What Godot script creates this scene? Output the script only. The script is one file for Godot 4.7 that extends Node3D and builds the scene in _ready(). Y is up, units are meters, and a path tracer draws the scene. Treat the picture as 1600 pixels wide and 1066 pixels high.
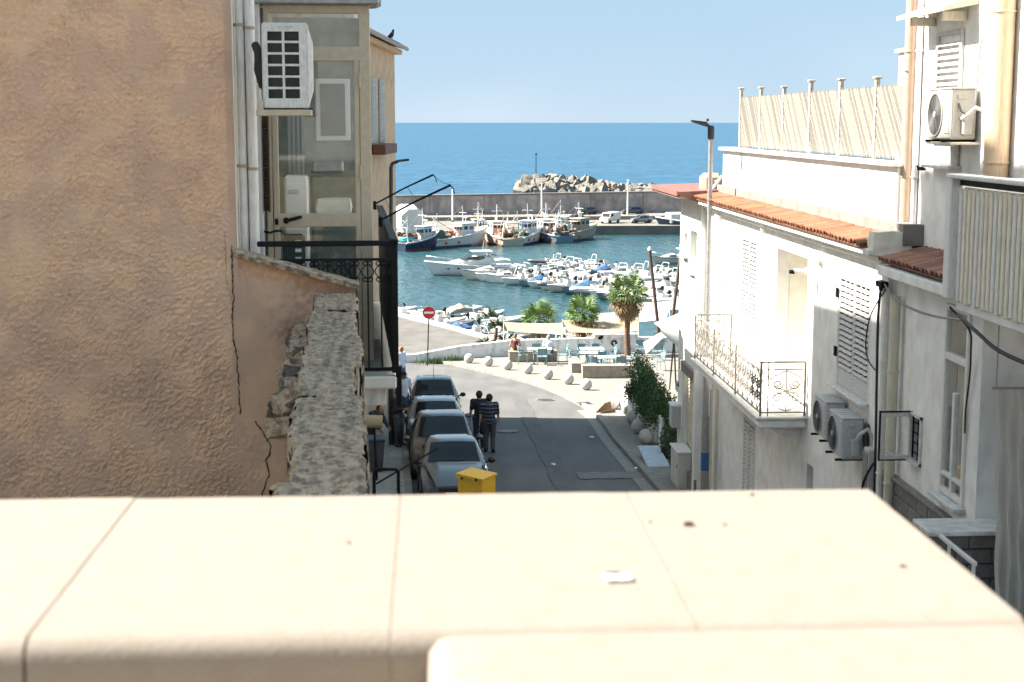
extends Node3D
# A harbour seen down a street from a stone parapet.  y up, metres; the eye stands 10 m above the datum.

const LT := 0.0541        # turn of the houses on the far side of the low wall
var M := {}               # materials
var T := {}               # shared noise textures
var taken := {}
var rng := RandomNumberGenerator.new()


class MB:
	var v := PackedVector3Array()
	var n := PackedVector3Array()
	var c := PackedColorArray()
	var use_c := false
	var col := Color.WHITE

	func tri(a: Vector3, b: Vector3, d: Vector3) -> void:
		var g := (d - a).cross(b - a).normalized()
		v.append(a); v.append(b); v.append(d)
		n.append(g); n.append(g); n.append(g)
		if use_c:
			c.append(col); c.append(col); c.append(col)

	func trin(a: Vector3, b: Vector3, d: Vector3, na: Vector3, nb: Vector3, nd: Vector3) -> void:
		if (d - a).cross(b - a).dot(na + nb + nd) < 0.0:
			var t := b; b = d; d = t
			t = nb; nb = nd; nd = t
		v.append(a); v.append(b); v.append(d)
		n.append(na); n.append(nb); n.append(nd)
		if use_c:
			c.append(col); c.append(col); c.append(col)

	func quad(a: Vector3, b: Vector3, d: Vector3, e: Vector3) -> void:
		tri(a, b, d)
		tri(a, d, e)

	func quado(a: Vector3, b: Vector3, d: Vector3, e: Vector3, out: Vector3) -> void:
		if (d - a).cross(b - a).dot(out) < 0.0 or ((d - a).cross(b - a).length() < 1e-9 and (e - a).cross(d - a).dot(out) < 0.0):
			quad(a, e, d, b)
		else:
			quad(a, b, d, e)

	func trio(a: Vector3, b: Vector3, d: Vector3, out: Vector3) -> void:
		if (d - a).cross(b - a).dot(out) < 0.0:
			tri(a, d, b)
		else:
			tri(a, b, d)

	# box, chamfered by b when b > 0
	func box(o: Vector3, s: Vector3, b := 0.0, r := Basis()) -> MB:
		var h := s * 0.5
		if b <= 0.0:
			for ax in 3:
				for sg in [-1.0, 1.0]:
					var e := Vector3.ZERO; e[ax] = h[ax] * sg
					var p := Vector3.ZERO; p[(ax + 1) % 3] = h[(ax + 1) % 3]
					var q := Vector3.ZERO; q[(ax + 2) % 3] = h[(ax + 2) % 3]
					quado(o + r * (e - p - q), o + r * (e + p - q), o + r * (e + p + q), o + r * (e - p + q), r * e)
			return self
		b = minf(b, minf(h.x, minf(h.y, h.z)) * 0.95)
		var pt := func(sx, sy, sz, ax):
			var q := Vector3((h.x - b) * sx, (h.y - b) * sy, (h.z - b) * sz)
			q[ax] = h[ax] * [sx, sy, sz][ax]
			return o + r * q
		for ax in 3:
			for sg in [-1.0, 1.0]:
				var l := []
				for k in [[-1.0, -1.0], [1.0, -1.0], [1.0, 1.0], [-1.0, 1.0]]:
					var s3 := [0.0, 0.0, 0.0]
					s3[ax] = sg; s3[(ax + 1) % 3] = k[0]; s3[(ax + 2) % 3] = k[1]
					l.append(pt.call(s3[0], s3[1], s3[2], ax))
				var e := Vector3.ZERO; e[ax] = sg
				quado(l[0], l[1], l[2], l[3], r * e)
		for ax in 3:
			var a1 := (ax + 1) % 3
			var a2 := (ax + 2) % 3
			for s1 in [-1.0, 1.0]:
				for s2 in [-1.0, 1.0]:
					var lo := [0.0, 0.0, 0.0]; lo[ax] = -1.0; lo[a1] = s1; lo[a2] = s2
					var hi := [0.0, 0.0, 0.0]; hi[ax] = 1.0; hi[a1] = s1; hi[a2] = s2
					var e := Vector3.ZERO; e[a1] = s1; e[a2] = s2
					quado(pt.call(lo[0], lo[1], lo[2], a1), pt.call(hi[0], hi[1], hi[2], a1), pt.call(hi[0], hi[1], hi[2], a2), pt.call(lo[0], lo[1], lo[2], a2), r * e)
		for sx in [-1.0, 1.0]:
			for sy in [-1.0, 1.0]:
				for sz in [-1.0, 1.0]:
					trio(pt.call(sx, sy, sz, 0), pt.call(sx, sy, sz, 1), pt.call(sx, sy, sz, 2), r * Vector3(sx, sy, sz))
		return self

	# skin over rings of equal length
	func loft(rings: Array, closed := true, cap0 := true, cap1 := true, smooth := true) -> MB:
		var nr := rings.size()
		var k: int = rings[0].size()
		var cen := []
		for q in rings:
			var m := Vector3.ZERO
			for p in q: m += p
			cen.append(m / k)
		var kk := k if closed else k - 1
		var acc := []
		if smooth:
			for i in nr:
				var z := PackedVector3Array(); z.resize(k); acc.append(z)
			for i in nr - 1:
				for j in kk:
					var a: Vector3 = rings[i][j]; var b: Vector3 = rings[i][(j + 1) % k]; var d: Vector3 = rings[i + 1][(j + 1) % k]; var e: Vector3 = rings[i + 1][j]
					var g := (d - a).cross(e - b)
					if g.dot((a + b + d + e) * 0.25 - (cen[i] + cen[i + 1]) * 0.5) < 0.0: g = -g
					g = g.normalized()
					acc[i][j] += g; acc[i][(j + 1) % k] += g; acc[i + 1][(j + 1) % k] += g; acc[i + 1][j] += g
		for i in nr - 1:
			for j in kk:
				var j2 := (j + 1) % k
				var a: Vector3 = rings[i][j]; var b: Vector3 = rings[i][j2]; var d: Vector3 = rings[i + 1][j2]; var e: Vector3 = rings[i + 1][j]
				if smooth:
					var na: Vector3 = acc[i][j].normalized(); var nb: Vector3 = acc[i][j2].normalized(); var nd: Vector3 = acc[i + 1][j2].normalized(); var ne: Vector3 = acc[i + 1][j].normalized()
					if a.distance_squared_to(b) > 1e-12: trin(a, b, d, na, nb, nd)
					if e.distance_squared_to(d) > 1e-12: trin(a, d, e, na, nd, ne)
				else:
					quado(a, b, d, e, (a + b + d + e) * 0.25 - (cen[i] + cen[i + 1]) * 0.5)
		if cap0: fan(rings[0], cen[0] - cen[1])
		if cap1: fan(rings[nr - 1], cen[nr - 1] - cen[nr - 2])
		return self

	func fan(q: PackedVector3Array, out: Vector3) -> void:
		var m := Vector3.ZERO
		for p in q: m += p
		m /= q.size()
		for j in q.size():
			var a: Vector3 = q[j]; var b: Vector3 = q[(j + 1) % q.size()]
			if a.distance_squared_to(b) > 1e-12: trio(a, b, m, out)

	func tube(pts: Array, rad, sides := 8, caps := true) -> MB:
		var rings := []
		var last := Vector3.ZERO
		var up := Vector3.ZERO
		for i in pts.size():
			var t: Vector3
			if i == 0: t = pts[1] - pts[0]
			elif i == pts.size() - 1: t = pts[i] - pts[i - 1]
			else: t = (pts[i + 1] - pts[i]).normalized() + (pts[i] - pts[i - 1]).normalized()
			t = t.normalized()
			if i == 0:
				up = Vector3.UP if absf(t.y) < 0.9 else Vector3.RIGHT
			up = (up - t * up.dot(t)).normalized()
			var side := t.cross(up).normalized()
			var r: float = rad[i] if rad is Array else rad
			var q := PackedVector3Array()
			for j in sides:
				var a := TAU * j / sides
				q.append(pts[i] + (side * cos(a) + up * sin(a)) * r)
			rings.append(q)
		return loft(rings, true, caps, caps, true)

	func lathe(prof: Array, o: Vector3, segs := 16, r := Basis(), smooth := false, caps := true) -> MB:
		if smooth:
			var rings := []
			for p in prof:
				var q := PackedVector3Array()
				for j in segs:
					var a := TAU * j / segs
					q.append(o + r * Vector3(cos(a) * p.x, p.y, sin(a) * p.x))
				rings.append(q)
			return loft(rings, true, caps, caps, true)
		for i in prof.size() - 1:
			var p: Vector2 = prof[i]; var p2: Vector2 = prof[i + 1]
			var d := p2 - p
			var nr := Vector2(d.y, -d.x).normalized()
			for j in segs:
				var a := TAU * j / segs; var b := TAU * (j + 1) / segs
				var A := o + r * Vector3(cos(a) * p.x, p.y, sin(a) * p.x); var B := o + r * Vector3(cos(b) * p.x, p.y, sin(b) * p.x)
				var D := o + r * Vector3(cos(b) * p2.x, p2.y, sin(b) * p2.x); var E := o + r * Vector3(cos(a) * p2.x, p2.y, sin(a) * p2.x)
				var na := r * Vector3(cos(a) * nr.x, nr.y, sin(a) * nr.x); var nb := r * Vector3(cos(b) * nr.x, nr.y, sin(b) * nr.x)
				if p.x > 1e-6: trin(A, B, D, na, nb, nb)
				if p2.x > 1e-6: trin(A, D, E, na, nb, na)
		if caps:
			for e in [0, prof.size() - 1]:
				var p: Vector2 = prof[e]
				if p.x > 1e-4:
					var q := PackedVector3Array()
					for j in segs:
						var a := TAU * j / segs
						q.append(o + r * Vector3(cos(a) * p.x, p.y, sin(a) * p.x))
					fan(q, r * Vector3(0, -1 if e == 0 else 1, 0) * (1.0 if prof[0].y < prof[prof.size() - 1].y else -1.0))
		return self

	func ball(o: Vector3, s: Vector3, segs := 12, rings := 8, r := Basis()) -> MB:
		for i in rings:
			var a := PI * i / rings - PI / 2; var b := PI * (i + 1) / rings - PI / 2
			for j in segs:
				var p := TAU * j / segs; var q := TAU * (j + 1) / segs
				var l := []
				var m := []
				for k in [[a, p], [a, q], [b, q], [b, p]]:
					var u := Vector3(cos(k[0]) * cos(k[1]), sin(k[0]), cos(k[0]) * sin(k[1]))
					l.append(o + r * (u * s)); m.append((r * (u / s)).normalized())
				if i > 0: trin(l[0], l[1], l[2], m[0], m[1], m[2])
				if i < rings - 1: trin(l[0], l[2], l[3], m[0], m[2], m[3])
		return self

	# outline in the xy plane of r, pushed along its z by d on both sides
	func prism(poly: PackedVector2Array, d: float, o := Vector3.ZERO, r := Basis()) -> MB:
		var ix := Geometry2D.triangulate_polygon(poly)
		var h := d * 0.5
		for sg in [-1.0, 1.0]:
			for i in range(0, ix.size(), 3):
				var a := poly[ix[i]]; var b := poly[ix[i + 1]]; var e := poly[ix[i + 2]]
				trio(o + r * Vector3(a.x, a.y, h * sg), o + r * Vector3(b.x, b.y, h * sg), o + r * Vector3(e.x, e.y, h * sg), r * Vector3(0, 0, sg))
		var cw := Geometry2D.is_polygon_clockwise(poly)
		for i in poly.size():
			var a := poly[i]; var b := poly[(i + 1) % poly.size()]
			var out := Vector2(b.y - a.y, a.x - b.x) * (-1.0 if cw else 1.0)
			quado(o + r * Vector3(a.x, a.y, -h), o + r * Vector3(b.x, b.y, -h), o + r * Vector3(b.x, b.y, h), o + r * Vector3(a.x, a.y, h), r * Vector3(out.x, out.y, 0))
		return self

	# smooth sheet of points f(i, j), facing roughly out; cf colours vertices
	func sheet(nu: int, nv: int, f: Callable, out: Vector3, cf = null) -> MB:
		var p := PackedVector3Array(); p.resize((nu + 1) * (nv + 1))
		var q := PackedColorArray()
		if cf != null: q.resize((nu + 1) * (nv + 1))
		for j in nv + 1:
			for i in nu + 1:
				p[j * (nu + 1) + i] = f.call(i, j)
				if cf != null: q[j * (nu + 1) + i] = cf.call(i, j)
		var m := PackedVector3Array(); m.resize(p.size())
		for j in nv + 1:
			for i in nu + 1:
				var a := p[j * (nu + 1) + mini(i + 1, nu)] - p[j * (nu + 1) + maxi(i - 1, 0)]
				var b := p[mini(j + 1, nv) * (nu + 1) + i] - p[maxi(j - 1, 0) * (nu + 1) + i]
				var g := a.cross(b).normalized()
				m[j * (nu + 1) + i] = g if g.dot(out) > 0.0 else -g
		for j in nv:
			for i in nu:
				var k := j * (nu + 1) + i
				var ids := [k, k + 1, k + nu + 2, k, k + nu + 2, k + nu + 1]
				if (p[k + nu + 2] - p[k]).cross(p[k + 1] - p[k]).dot(out) < 0.0: ids = [k, k + nu + 2, k + 1, k, k + nu + 1, k + nu + 2]
				for t in ids:
					v.append(p[t]); n.append(m[t])
					if cf != null: c.append(q[t])
		if cf != null: use_c = true
		return self

	# boulder: a cube blown out by noise
	func rock(o: Vector3, s: Vector3, sd: int, amp := 0.2, m := 4, r := Basis(), soft := 0.5) -> MB:
		var fn := FastNoiseLite.new(); fn.seed = sd; fn.frequency = 1.1; fn.fractal_octaves = 3
		for ax in 3:
			for sg in [-1.0, 1.0]:
				var f := func(i: int, j: int):
					var q := Vector3.ZERO
					q[ax] = sg; q[(ax + 1) % 3] = -1.0 + 2.0 * i / m; q[(ax + 2) % 3] = -1.0 + 2.0 * j / m
					var u := q.lerp(q.normalized() * 1.25, soft)
					u *= 1.0 + amp * fn.get_noise_3dv(q * 1.3 + Vector3(sd % 97, 0, 0))
					return o + r * (u * s * 0.5)
				var e := Vector3.ZERO; e[ax] = sg
				sheet(m, m, f, r * e)
		return self

	func mesh() -> ArrayMesh:
		var a := []; a.resize(Mesh.ARRAY_MAX)
		a[Mesh.ARRAY_VERTEX] = v; a[Mesh.ARRAY_NORMAL] = n
		if use_c: a[Mesh.ARRAY_COLOR] = c
		var am := ArrayMesh.new()
		am.add_surface_from_arrays(Mesh.PRIMITIVE_TRIANGLES, a)
		return am


# ---------------------------------------------------------------- nodes
func numbered(s: String) -> String:
	taken[s] = taken.get(s, -1) + 1
	return s if taken[s] == 0 else "%s_%03d" % [s, taken[s]]


func tag(o: Node3D, label: String, category: String, group := "") -> Node3D:
	o.set_meta("label", label)
	o.set_meta("category", category)
	if group: o.set_meta("group", group)
	return o


func thing(called: String, label: String, category: String, at := Vector3.ZERO, turn := 0.0, group := "") -> Node3D:
	var o := Node3D.new()
	o.name = numbered(called)
	add_child(o)
	o.position = at
	o.rotation.y = turn
	return tag(o, label, category, group)


func part(parent: Node, called: String, mb, mat: Material, xf := Transform3D()) -> MeshInstance3D:
	var o := MeshInstance3D.new()
	o.mesh = mb.mesh() if mb is MB else mb
	o.material_override = mat
	o.name = called
	parent.add_child(o, true)
	o.transform = xf
	return o


func struct(called: String, mb: MB, mat: Material) -> MeshInstance3D:
	var o := part(self, numbered(called), mb, mat)
	o.set_meta("kind", "structure")
	return o


func stuff(o: Node3D) -> Node3D:
	o.set_meta("kind", "stuff")
	return o


func copy_of(root: Node3D, at: Vector3, turn: float, label: String) -> Node3D:
	var r: Node3D = root.duplicate()
	r.name = numbered(String(root.name).rstrip("0123456789").rstrip("_"))
	add_child(r)
	r.position = at
	r.rotation.y = turn
	r.set_meta("label", label)
	return r


func L(x: float, y: float, z: float) -> Vector3:
	return Vector3(x, y, z).rotated(Vector3.UP, LT)


func xf(o: Vector3, r := Basis()) -> Transform3D:
	return Transform3D(r, o)


func gy(z: float) -> float:      # height of the street
	return maxf(3.4 + 0.07 * z, -1.95)


# ---------------------------------------------------------------- materials
func noise_tex(sd: int, freq: float, oct: int, lo: float, hi: float, size := 512, kind := FastNoiseLite.TYPE_SIMPLEX_SMOOTH, at := [0.25, 0.75]) -> NoiseTexture2D:
	var f := FastNoiseLite.new()
	f.seed = sd; f.noise_type = kind; f.frequency = freq; f.fractal_octaves = oct
	var t := NoiseTexture2D.new()
	t.width = size; t.height = size; t.seamless = true; t.noise = f
	var g := Gradient.new()
	g.offsets = PackedFloat32Array(at)
	g.colors = PackedColorArray([Color(lo, lo, lo), Color(hi, hi, hi)])
	t.color_ramp = g
	return t


func tint_tex(sd: int, freq: float, oct: int, a: Color, b: Color, at := [0.3, 0.7]) -> NoiseTexture2D:
	var t := noise_tex(sd, freq, oct, 0, 1, 512, FastNoiseLite.TYPE_SIMPLEX_SMOOTH, at)
	t.color_ramp.colors = PackedColorArray([a, b])
	return t


func mat(key: String, r: float, g: float, b: float, rough := 0.8, o := {}) -> StandardMaterial3D:
	var m := StandardMaterial3D.new()
	m.resource_name = key
	m.albedo_color = Color(r, g, b).linear_to_srgb()
	m.roughness = rough
	m.metallic = o.get("metal", 0.0)
	m.metallic_specular = o.get("spec", 0.5)
	var s = o.get("s", 1.0)
	m.uv1_scale = s if s is Vector3 else Vector3.ONE * s
	if o.has("tex") or o.has("bump") or o.has("rt"):
		m.uv1_triplanar = true
		m.uv1_world_triplanar = o.get("world", true)
	if o.has("tex"): m.albedo_texture = T[o.tex]
	if o.has("bump"):
		m.heightmap_enabled = true
		m.heightmap_texture = T[o.bump]
		m.heightmap_scale = o.get("cm", 0.3)
	if o.has("rt"):
		m.roughness_texture = T[o.rt]
	if o.has("det"):
		m.detail_enabled = true
		m.detail_albedo = T[o.det]
		m.detail_blend_mode = BaseMaterial3D.BLEND_MODE_MUL
		m.detail_uv_layer = BaseMaterial3D.DETAIL_UV_2
		m.uv2_triplanar = true
		m.uv2_world_triplanar = o.get("world", true)
		var d = o.get("ds", 1.0)
		m.uv2_scale = d if d is Vector3 else Vector3.ONE * d
	if o.has("coat"):
		m.clearcoat_enabled = true
		m.clearcoat = o.coat
		m.clearcoat_roughness = 0.03
	if o.has("vc"): m.vertex_color_use_as_albedo = true
	if o.has("back"):
		m.backlight_enabled = true
		m.backlight = Color(o.back, o.back, o.back)
	M[key] = m
	return m


func glass(key: String, r: float, g: float, b: float, a: float) -> void:
	var m := StandardMaterial3D.new()
	m.resource_name = key
	var k := Color(r, g, b).linear_to_srgb()
	k.a = a
	m.albedo_color = k
	m.roughness = 0.02
	m.transparency = BaseMaterial3D.TRANSPARENCY_ALPHA
	M[key] = m


func make_materials() -> void:
	T.mottle = noise_tex(3, 0.012, 5, 0.88, 1.0)
	T.grain = noise_tex(5, 0.11, 3, 0.88, 1.0)
	T.fine = noise_tex(7, 0.2, 2, 0.0, 1.0)
	T.lump = noise_tex(9, 0.035, 4, 0.0, 1.0)
	T.stain = noise_tex(11, 0.016, 5, 0.84, 1.0, 512, FastNoiseLite.TYPE_SIMPLEX_SMOOTH, [0.22, 0.5])
	T.soft = noise_tex(13, 0.008, 3, 0.955, 1.0)
	T.speck = noise_tex(15, 0.25, 2, 0.66, 1.0, 512, FastNoiseLite.TYPE_SIMPLEX_SMOOTH, [0.28, 0.36])
	T.wave = noise_tex(17, 0.018, 4, 0.0, 1.0)
	T.streak = noise_tex(19, 0.02, 4, 0.93, 1.0, 512, FastNoiseLite.TYPE_SIMPLEX_SMOOTH, [0.25, 0.6])
	T.patch = tint_tex(21, 0.007, 4, Color(0.93, 0.92, 0.92), Color(1.0, 0.985, 0.95), [0.35, 0.62])
	T.rust = tint_tex(23, 0.02, 5, Color(0.86, 0.79, 0.70), Color(1, 1, 1), [0.2, 0.42])
	T.sand = tint_tex(25, 0.03, 4, Color(0.985, 0.975, 0.962), Color(1, 1, 1), [0.3, 0.6])
	T.damp = tint_tex(29, 0.014, 5, Color(0.962, 0.956, 0.946), Color(1, 1, 1), [0.25, 0.5])
	T.lichen = noise_tex(27, 0.035, 5, 0.6, 1.0, 512, FastNoiseLite.TYPE_SIMPLEX_SMOOTH, [0.3, 0.62])
	# masonry
	mat("stucco", 0.97, 0.665, 0.48, 0.95, {"tex": "grain", "s": 2.2, "det": "patch", "ds": 0.5, "vc": 1, "bump": "fine", "cm": 0.3})
	mat("plaster", 0.72, 0.58, 0.46, 0.95, {"tex": "grain", "s": 1.6, "det": "mottle", "ds": 0.35, "vc": 1, "bump": "fine", "cm": 0.2})
	mat("rubble", 0.5, 0.39, 0.285, 0.95, {"tex": "speck", "s": 2.2, "det": "lichen", "ds": Vector3(0.7, 0.7, 1.1), "bump": "lump", "cm": 0.8})
	mat("rubble_dark", 0.15, 0.125, 0.105, 0.95, {"tex": "speck", "s": 2.2, "det": "lichen", "ds": Vector3(0.7, 0.7, 1.1), "bump": "lump", "cm": 0.8})
	mat("limestone", 0.235, 0.204, 0.176, 0.85, {"tex": "sand", "s": 1.1, "det": "grain", "ds": 4.0, "bump": "fine", "cm": 0.03})
	mat("limestone_shaded", 0.62, 0.48, 0.28, 0.85, {"tex": "sand", "s": 1.7, "det": "speck", "ds": 2.6})  # same stone as the slabs, bounced light painted in: brighter and yellower
	mat("white_wall", 0.8, 0.797, 0.785, 0.9, {"tex": "soft", "s": 0.4, "det": "damp", "ds": Vector3(0.3, 0.2, 0.3), "bump": "lump", "cm": 0.15})
	mat("cream_wall", 0.76, 0.73, 0.66, 0.9, {"tex": "soft", "s": 0.5})
	mat("beige_house", 0.76, 0.71, 0.64, 0.9, {"tex": "soft", "s": 0.4, "det": "stain", "ds": Vector3(0.6, 0.14, 0.6)})
	mat("ochre_wall", 0.62, 0.46, 0.31, 0.9, {"tex": "soft", "s": 0.4, "det": "stain", "ds": Vector3(0.6, 0.14, 0.6)})
	mat("white_trim", 0.7, 0.69, 0.67, 0.7, {"tex": "soft", "s": 1.3})
	mat("terracotta", 0.26, 0.108, 0.055, 0.85, {"tex": "mottle", "s": 1.7, "det": "grain", "ds": 2.0})
	mat("terracotta_b", 0.3, 0.132, 0.07, 0.85, {"tex": "mottle", "s": 1.7, "det": "grain", "ds": 2.0})
	mat("terracotta_c", 0.21, 0.082, 0.042, 0.85, {"tex": "mottle", "s": 1.7, "det": "grain", "ds": 2.0})
	mat("old_tile", 0.35, 0.18, 0.125, 0.9, {"tex": "mottle", "s": 1.9, "det": "speck", "ds": 1.2})
	mat("roof_red", 0.2, 0.09, 0.075, 0.7, {"tex": "mottle", "s": 0.6})
	mat("stone_grey", 0.20, 0.195, 0.19, 0.8, {"tex": "mottle", "s": 0.9, "det": "grain", "ds": 3.0, "bump": "lump", "cm": 0.4})
	mat("stone_grey_b", 0.25, 0.24, 0.23, 0.8, {"tex": "mottle", "s": 0.9, "det": "grain", "ds": 3.0, "bump": "lump", "cm": 0.4})
	mat("marble", 0.7, 0.7, 0.69, 0.4, {"tex": "mottle", "s": 0.7})
	mat("concrete", 0.24, 0.225, 0.205, 0.9, {"tex": "mottle", "s": 0.35, "det": "grain", "ds": 2.0})
	mat("pier_wall", 0.4, 0.345, 0.335, 0.95, {"tex": "stain", "s": Vector3(0.03, 0.012, 0.03), "det": "mottle", "ds": 0.08})
	mat("pier_deck", 0.2, 0.185, 0.165, 0.95, {"tex": "mottle", "s": 0.05, "det": "grain", "ds": 0.4})
	mat("quay", 0.135, 0.128, 0.122, 0.95, {"tex": "mottle", "s": 0.06, "det": "grain", "ds": 0.5})
	mat("rock", 0.27, 0.25, 0.22, 0.95, {"tex": "mottle", "s": 0.12, "det": "grain", "ds": 0.3, "bump": "lump", "cm": 20.0})
	mat("rock_b", 0.21, 0.193, 0.17, 0.95, {"tex": "mottle", "s": 0.12, "det": "grain", "ds": 0.3, "bump": "lump", "cm": 20.0})
	mat("asphalt", 0.125, 0.125, 0.125, 0.85, {"tex": "grain", "s": 1.8, "det": "mottle", "ds": Vector3(0.12, 0.12, 0.035)})
	mat("asphalt_b", 0.19, 0.188, 0.185, 0.9, {"tex": "grain", "s": 1.8, "det": "mottle", "ds": 0.4})
	mat("asphalt_c", 0.108, 0.108, 0.11, 0.85, {"tex": "grain", "s": 1.8, "det": "mottle", "ds": 0.3})
	mat("paving", 0.25, 0.233, 0.206, 0.9, {"tex": "grain", "s": 0.9, "det": "mottle", "ds": 0.3})
	mat("footway", 0.34, 0.325, 0.3, 0.9, {"tex": "grain", "s": 1.2, "det": "stain", "ds": 0.4})
	mat("kerb", 0.27, 0.255, 0.235, 0.85, {"tex": "grain", "s": 1.4, "det": "mottle", "ds": 0.8})
	mat("earth", 0.22, 0.19, 0.15, 1.0, {"tex": "mottle", "s": 0.2})
	mat("bollard", 0.6, 0.58, 0.54, 0.8, {"tex": "mottle", "s": 1.2, "det": "grain", "ds": 3.0})
	mat("bench", 0.36, 0.315, 0.25, 0.85, {"tex": "mottle", "s": 0.5, "det": "grain", "ds": 2.5})
	mat("low_white", 0.8, 0.8, 0.79, 0.9, {"tex": "soft", "s": 0.2, "det": "stain", "ds": Vector3(0.3, 0.2, 0.3)})
	# water
	# metal, plastic, paint
	mat("aluminium", 0.50, 0.415, 0.30, 0.5, {"tex": "soft", "s": 2.0})
	mat("iron", 0.012, 0.012, 0.014, 0.55, {"spec": 0.25, "tex": "mottle", "s": 4.0})
	mat("iron_sheet", 0.010, 0.010, 0.012, 0.6)
	mat("rail_paint", 0.19, 0.18, 0.165, 0.6, {"tex": "rust", "s": 3.0})
	mat("galv", 0.34, 0.345, 0.345, 0.5, {"metal": 0.5, "tex": "mottle", "s": 1.5})
	mat("lamp_dark", 0.03, 0.032, 0.035, 0.45)
	mat("pvc", 0.72, 0.70, 0.67, 0.5, {"tex": "streak", "s": Vector3(3, 0.5, 3)})
	mat("pipe_brown", 0.42, 0.31, 0.235, 0.6, {"tex": "streak", "s": Vector3(3, 0.4, 3)})
	mat("pipe_tan", 0.62, 0.45, 0.3, 0.7, {"tex": "streak", "s": Vector3(2, 0.3, 2)})
	mat("pipe_cream", 0.60, 0.55, 0.44, 0.7, {"tex": "streak", "s": Vector3(2, 0.3, 2)})
	mat("ac_shell", 0.66, 0.645, 0.61, 0.5, {"tex": "soft", "s": 3.0, "det": "streak", "ds": Vector3(4, 0.8, 4)})
	mat("ac_grey", 0.5, 0.51, 0.515, 0.5, {"tex": "soft", "s": 3.0, "det": "streak", "ds": Vector3(4, 0.8, 4)})
	mat("ac_up", 0.40, 0.39, 0.36, 0.5, {"tex": "soft", "s": 3.0})
	mat("ac_fan", 0.13, 0.135, 0.14, 0.5)
	mat("ac_dark", 0.05, 0.05, 0.05, 0.7)
	mat("fin", 0.10, 0.10, 0.10, 0.5, {"metal": 0.6})
	mat("foam", 0.035, 0.032, 0.03, 0.95, {"tex": "grain", "s": 6.0})
	mat("cable", 0.02, 0.02, 0.02, 0.6)
	mat("cable_grey", 0.22, 0.21, 0.20, 0.7)
	mat("shutter", 0.55, 0.55, 0.54, 0.6, {"tex": "mottle", "s": 2.5})
	mat("shutter_grey", 0.6, 0.6, 0.595, 0.6, {"tex": "mottle", "s": 2.5})
	mat("shutter_brown", 0.05, 0.03, 0.02, 0.7)
	mat("dark_room", 0.42, 0.4, 0.37, 0.9)
	mat("room", 0.3, 0.32, 0.28, 0.9, {"tex": "mottle", "s": 0.8})
	mat("room_white", 0.8, 0.8, 0.78, 0.5)
	mat("brown_door", 0.14, 0.05, 0.025, 0.6, {"tex": "streak", "s": Vector3(3, 0.4, 3)})
	mat("reed", 0.27, 0.252, 0.225, 0.9, {"tex": "mottle", "s": 1.6, "det": "grain", "ds": 4.0})
	mat("reed_b", 0.17, 0.158, 0.14, 0.9, {"tex": "mottle", "s": 1.6, "det": "grain", "ds": 4.0})
	mat("post_wood", 0.50, 0.46, 0.40, 0.8, {"tex": "rust", "s": 2.0})
	mat("corrugated", 0.74, 0.67, 0.56, 0.5, {"tex": "streak", "s": Vector3(1.5, 0.3, 1.5)})
	mat("lace", 0.62, 0.60, 0.56, 0.95, {"tex": "grain", "s": 5.0, "back": 0.5})
	glass("pane", 0.40, 0.55, 0.47, 0.05)
	glass("tint", 0.02, 0.03, 0.035, 0.72)
	mat("paper", 0.85, 0.85, 0.85, 0.8)
	mat("grit", 0.10, 0.075, 0.05, 0.9)
	mat("yellow", 0.7, 0.42, 0.03, 0.55, {"tex": "rust", "s": 1.6})
	mat("navy", 0.02, 0.035, 0.07, 0.5)
	mat("red", 0.50, 0.02, 0.025, 0.45)
	mat("sign_white", 0.78, 0.78, 0.78, 0.5)
	mat("sky_plate", 0.42, 0.48, 0.53, 0.6, {"tex": "mottle", "s": 1.2})
	mat("plastic_blue", 0.02, 0.11, 0.28, 0.5)
	mat("teal", 0.16, 0.26, 0.30, 0.6, {"tex": "mottle", "s": 3.0})
	mat("table_white", 0.74, 0.76, 0.77, 0.5)
	mat("wood_pole", 0.075, 0.05, 0.038, 0.7, {"tex": "streak", "s": Vector3(4, 0.4, 4)})
	mat("canvas_tan", 0.36, 0.285, 0.19, 0.9, {"tex": "soft", "s": 0.8, "back": 0.4})
	mat("canvas_white", 0.5, 0.48, 0.44, 0.9, {"tex": "soft", "s": 0.6, "back": 0.4})
	# cars
	mat("car_grey", 0.085, 0.105, 0.125, 0.35, {"metal": 0.35, "coat": 1.0})
	mat("car_silver", 0.16, 0.19, 0.21, 0.35, {"metal": 0.5, "coat": 1.0})
	mat("car_blue", 0.03, 0.05, 0.075, 0.35, {"metal": 0.3, "coat": 1.0})
	mat("car_dark", 0.03, 0.034, 0.04, 0.35, {"metal": 0.3, "coat": 1.0})
	mat("black_trim", 0.012, 0.012, 0.013, 0.6)
	mat("tyre", 0.018, 0.018, 0.018, 0.9)
	mat("chrome", 0.55, 0.56, 0.57, 0.2, {"metal": 1.0})
	mat("lens", 0.55, 0.58, 0.60, 0.08)
	mat("car_glass", 0.008, 0.013, 0.018, 0.03, {"spec": 0.36})
	# boats
	mat("gel", 0.62, 0.62, 0.61, 0.35, {"tex": "soft", "s": 0.5})
	mat("gel_cream", 0.5, 0.47, 0.4, 0.4, {"tex": "soft", "s": 0.5})
	mat("gel_blue", 0.015, 0.032, 0.075, 0.35)
	mat("gel_sky", 0.1, 0.16, 0.22, 0.4)
	mat("rib_grey", 0.40, 0.42, 0.44, 0.6)
	mat("rib_dark", 0.10, 0.11, 0.125, 0.6)
	mat("tarp_white", 0.55, 0.54, 0.52, 0.8, {"tex": "soft", "s": 0.6})
	mat("tarp_beige", 0.34, 0.29, 0.225, 0.85, {"tex": "soft", "s": 0.6})
	mat("tarp_blue", 0.03, 0.09, 0.2, 0.8)
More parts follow.
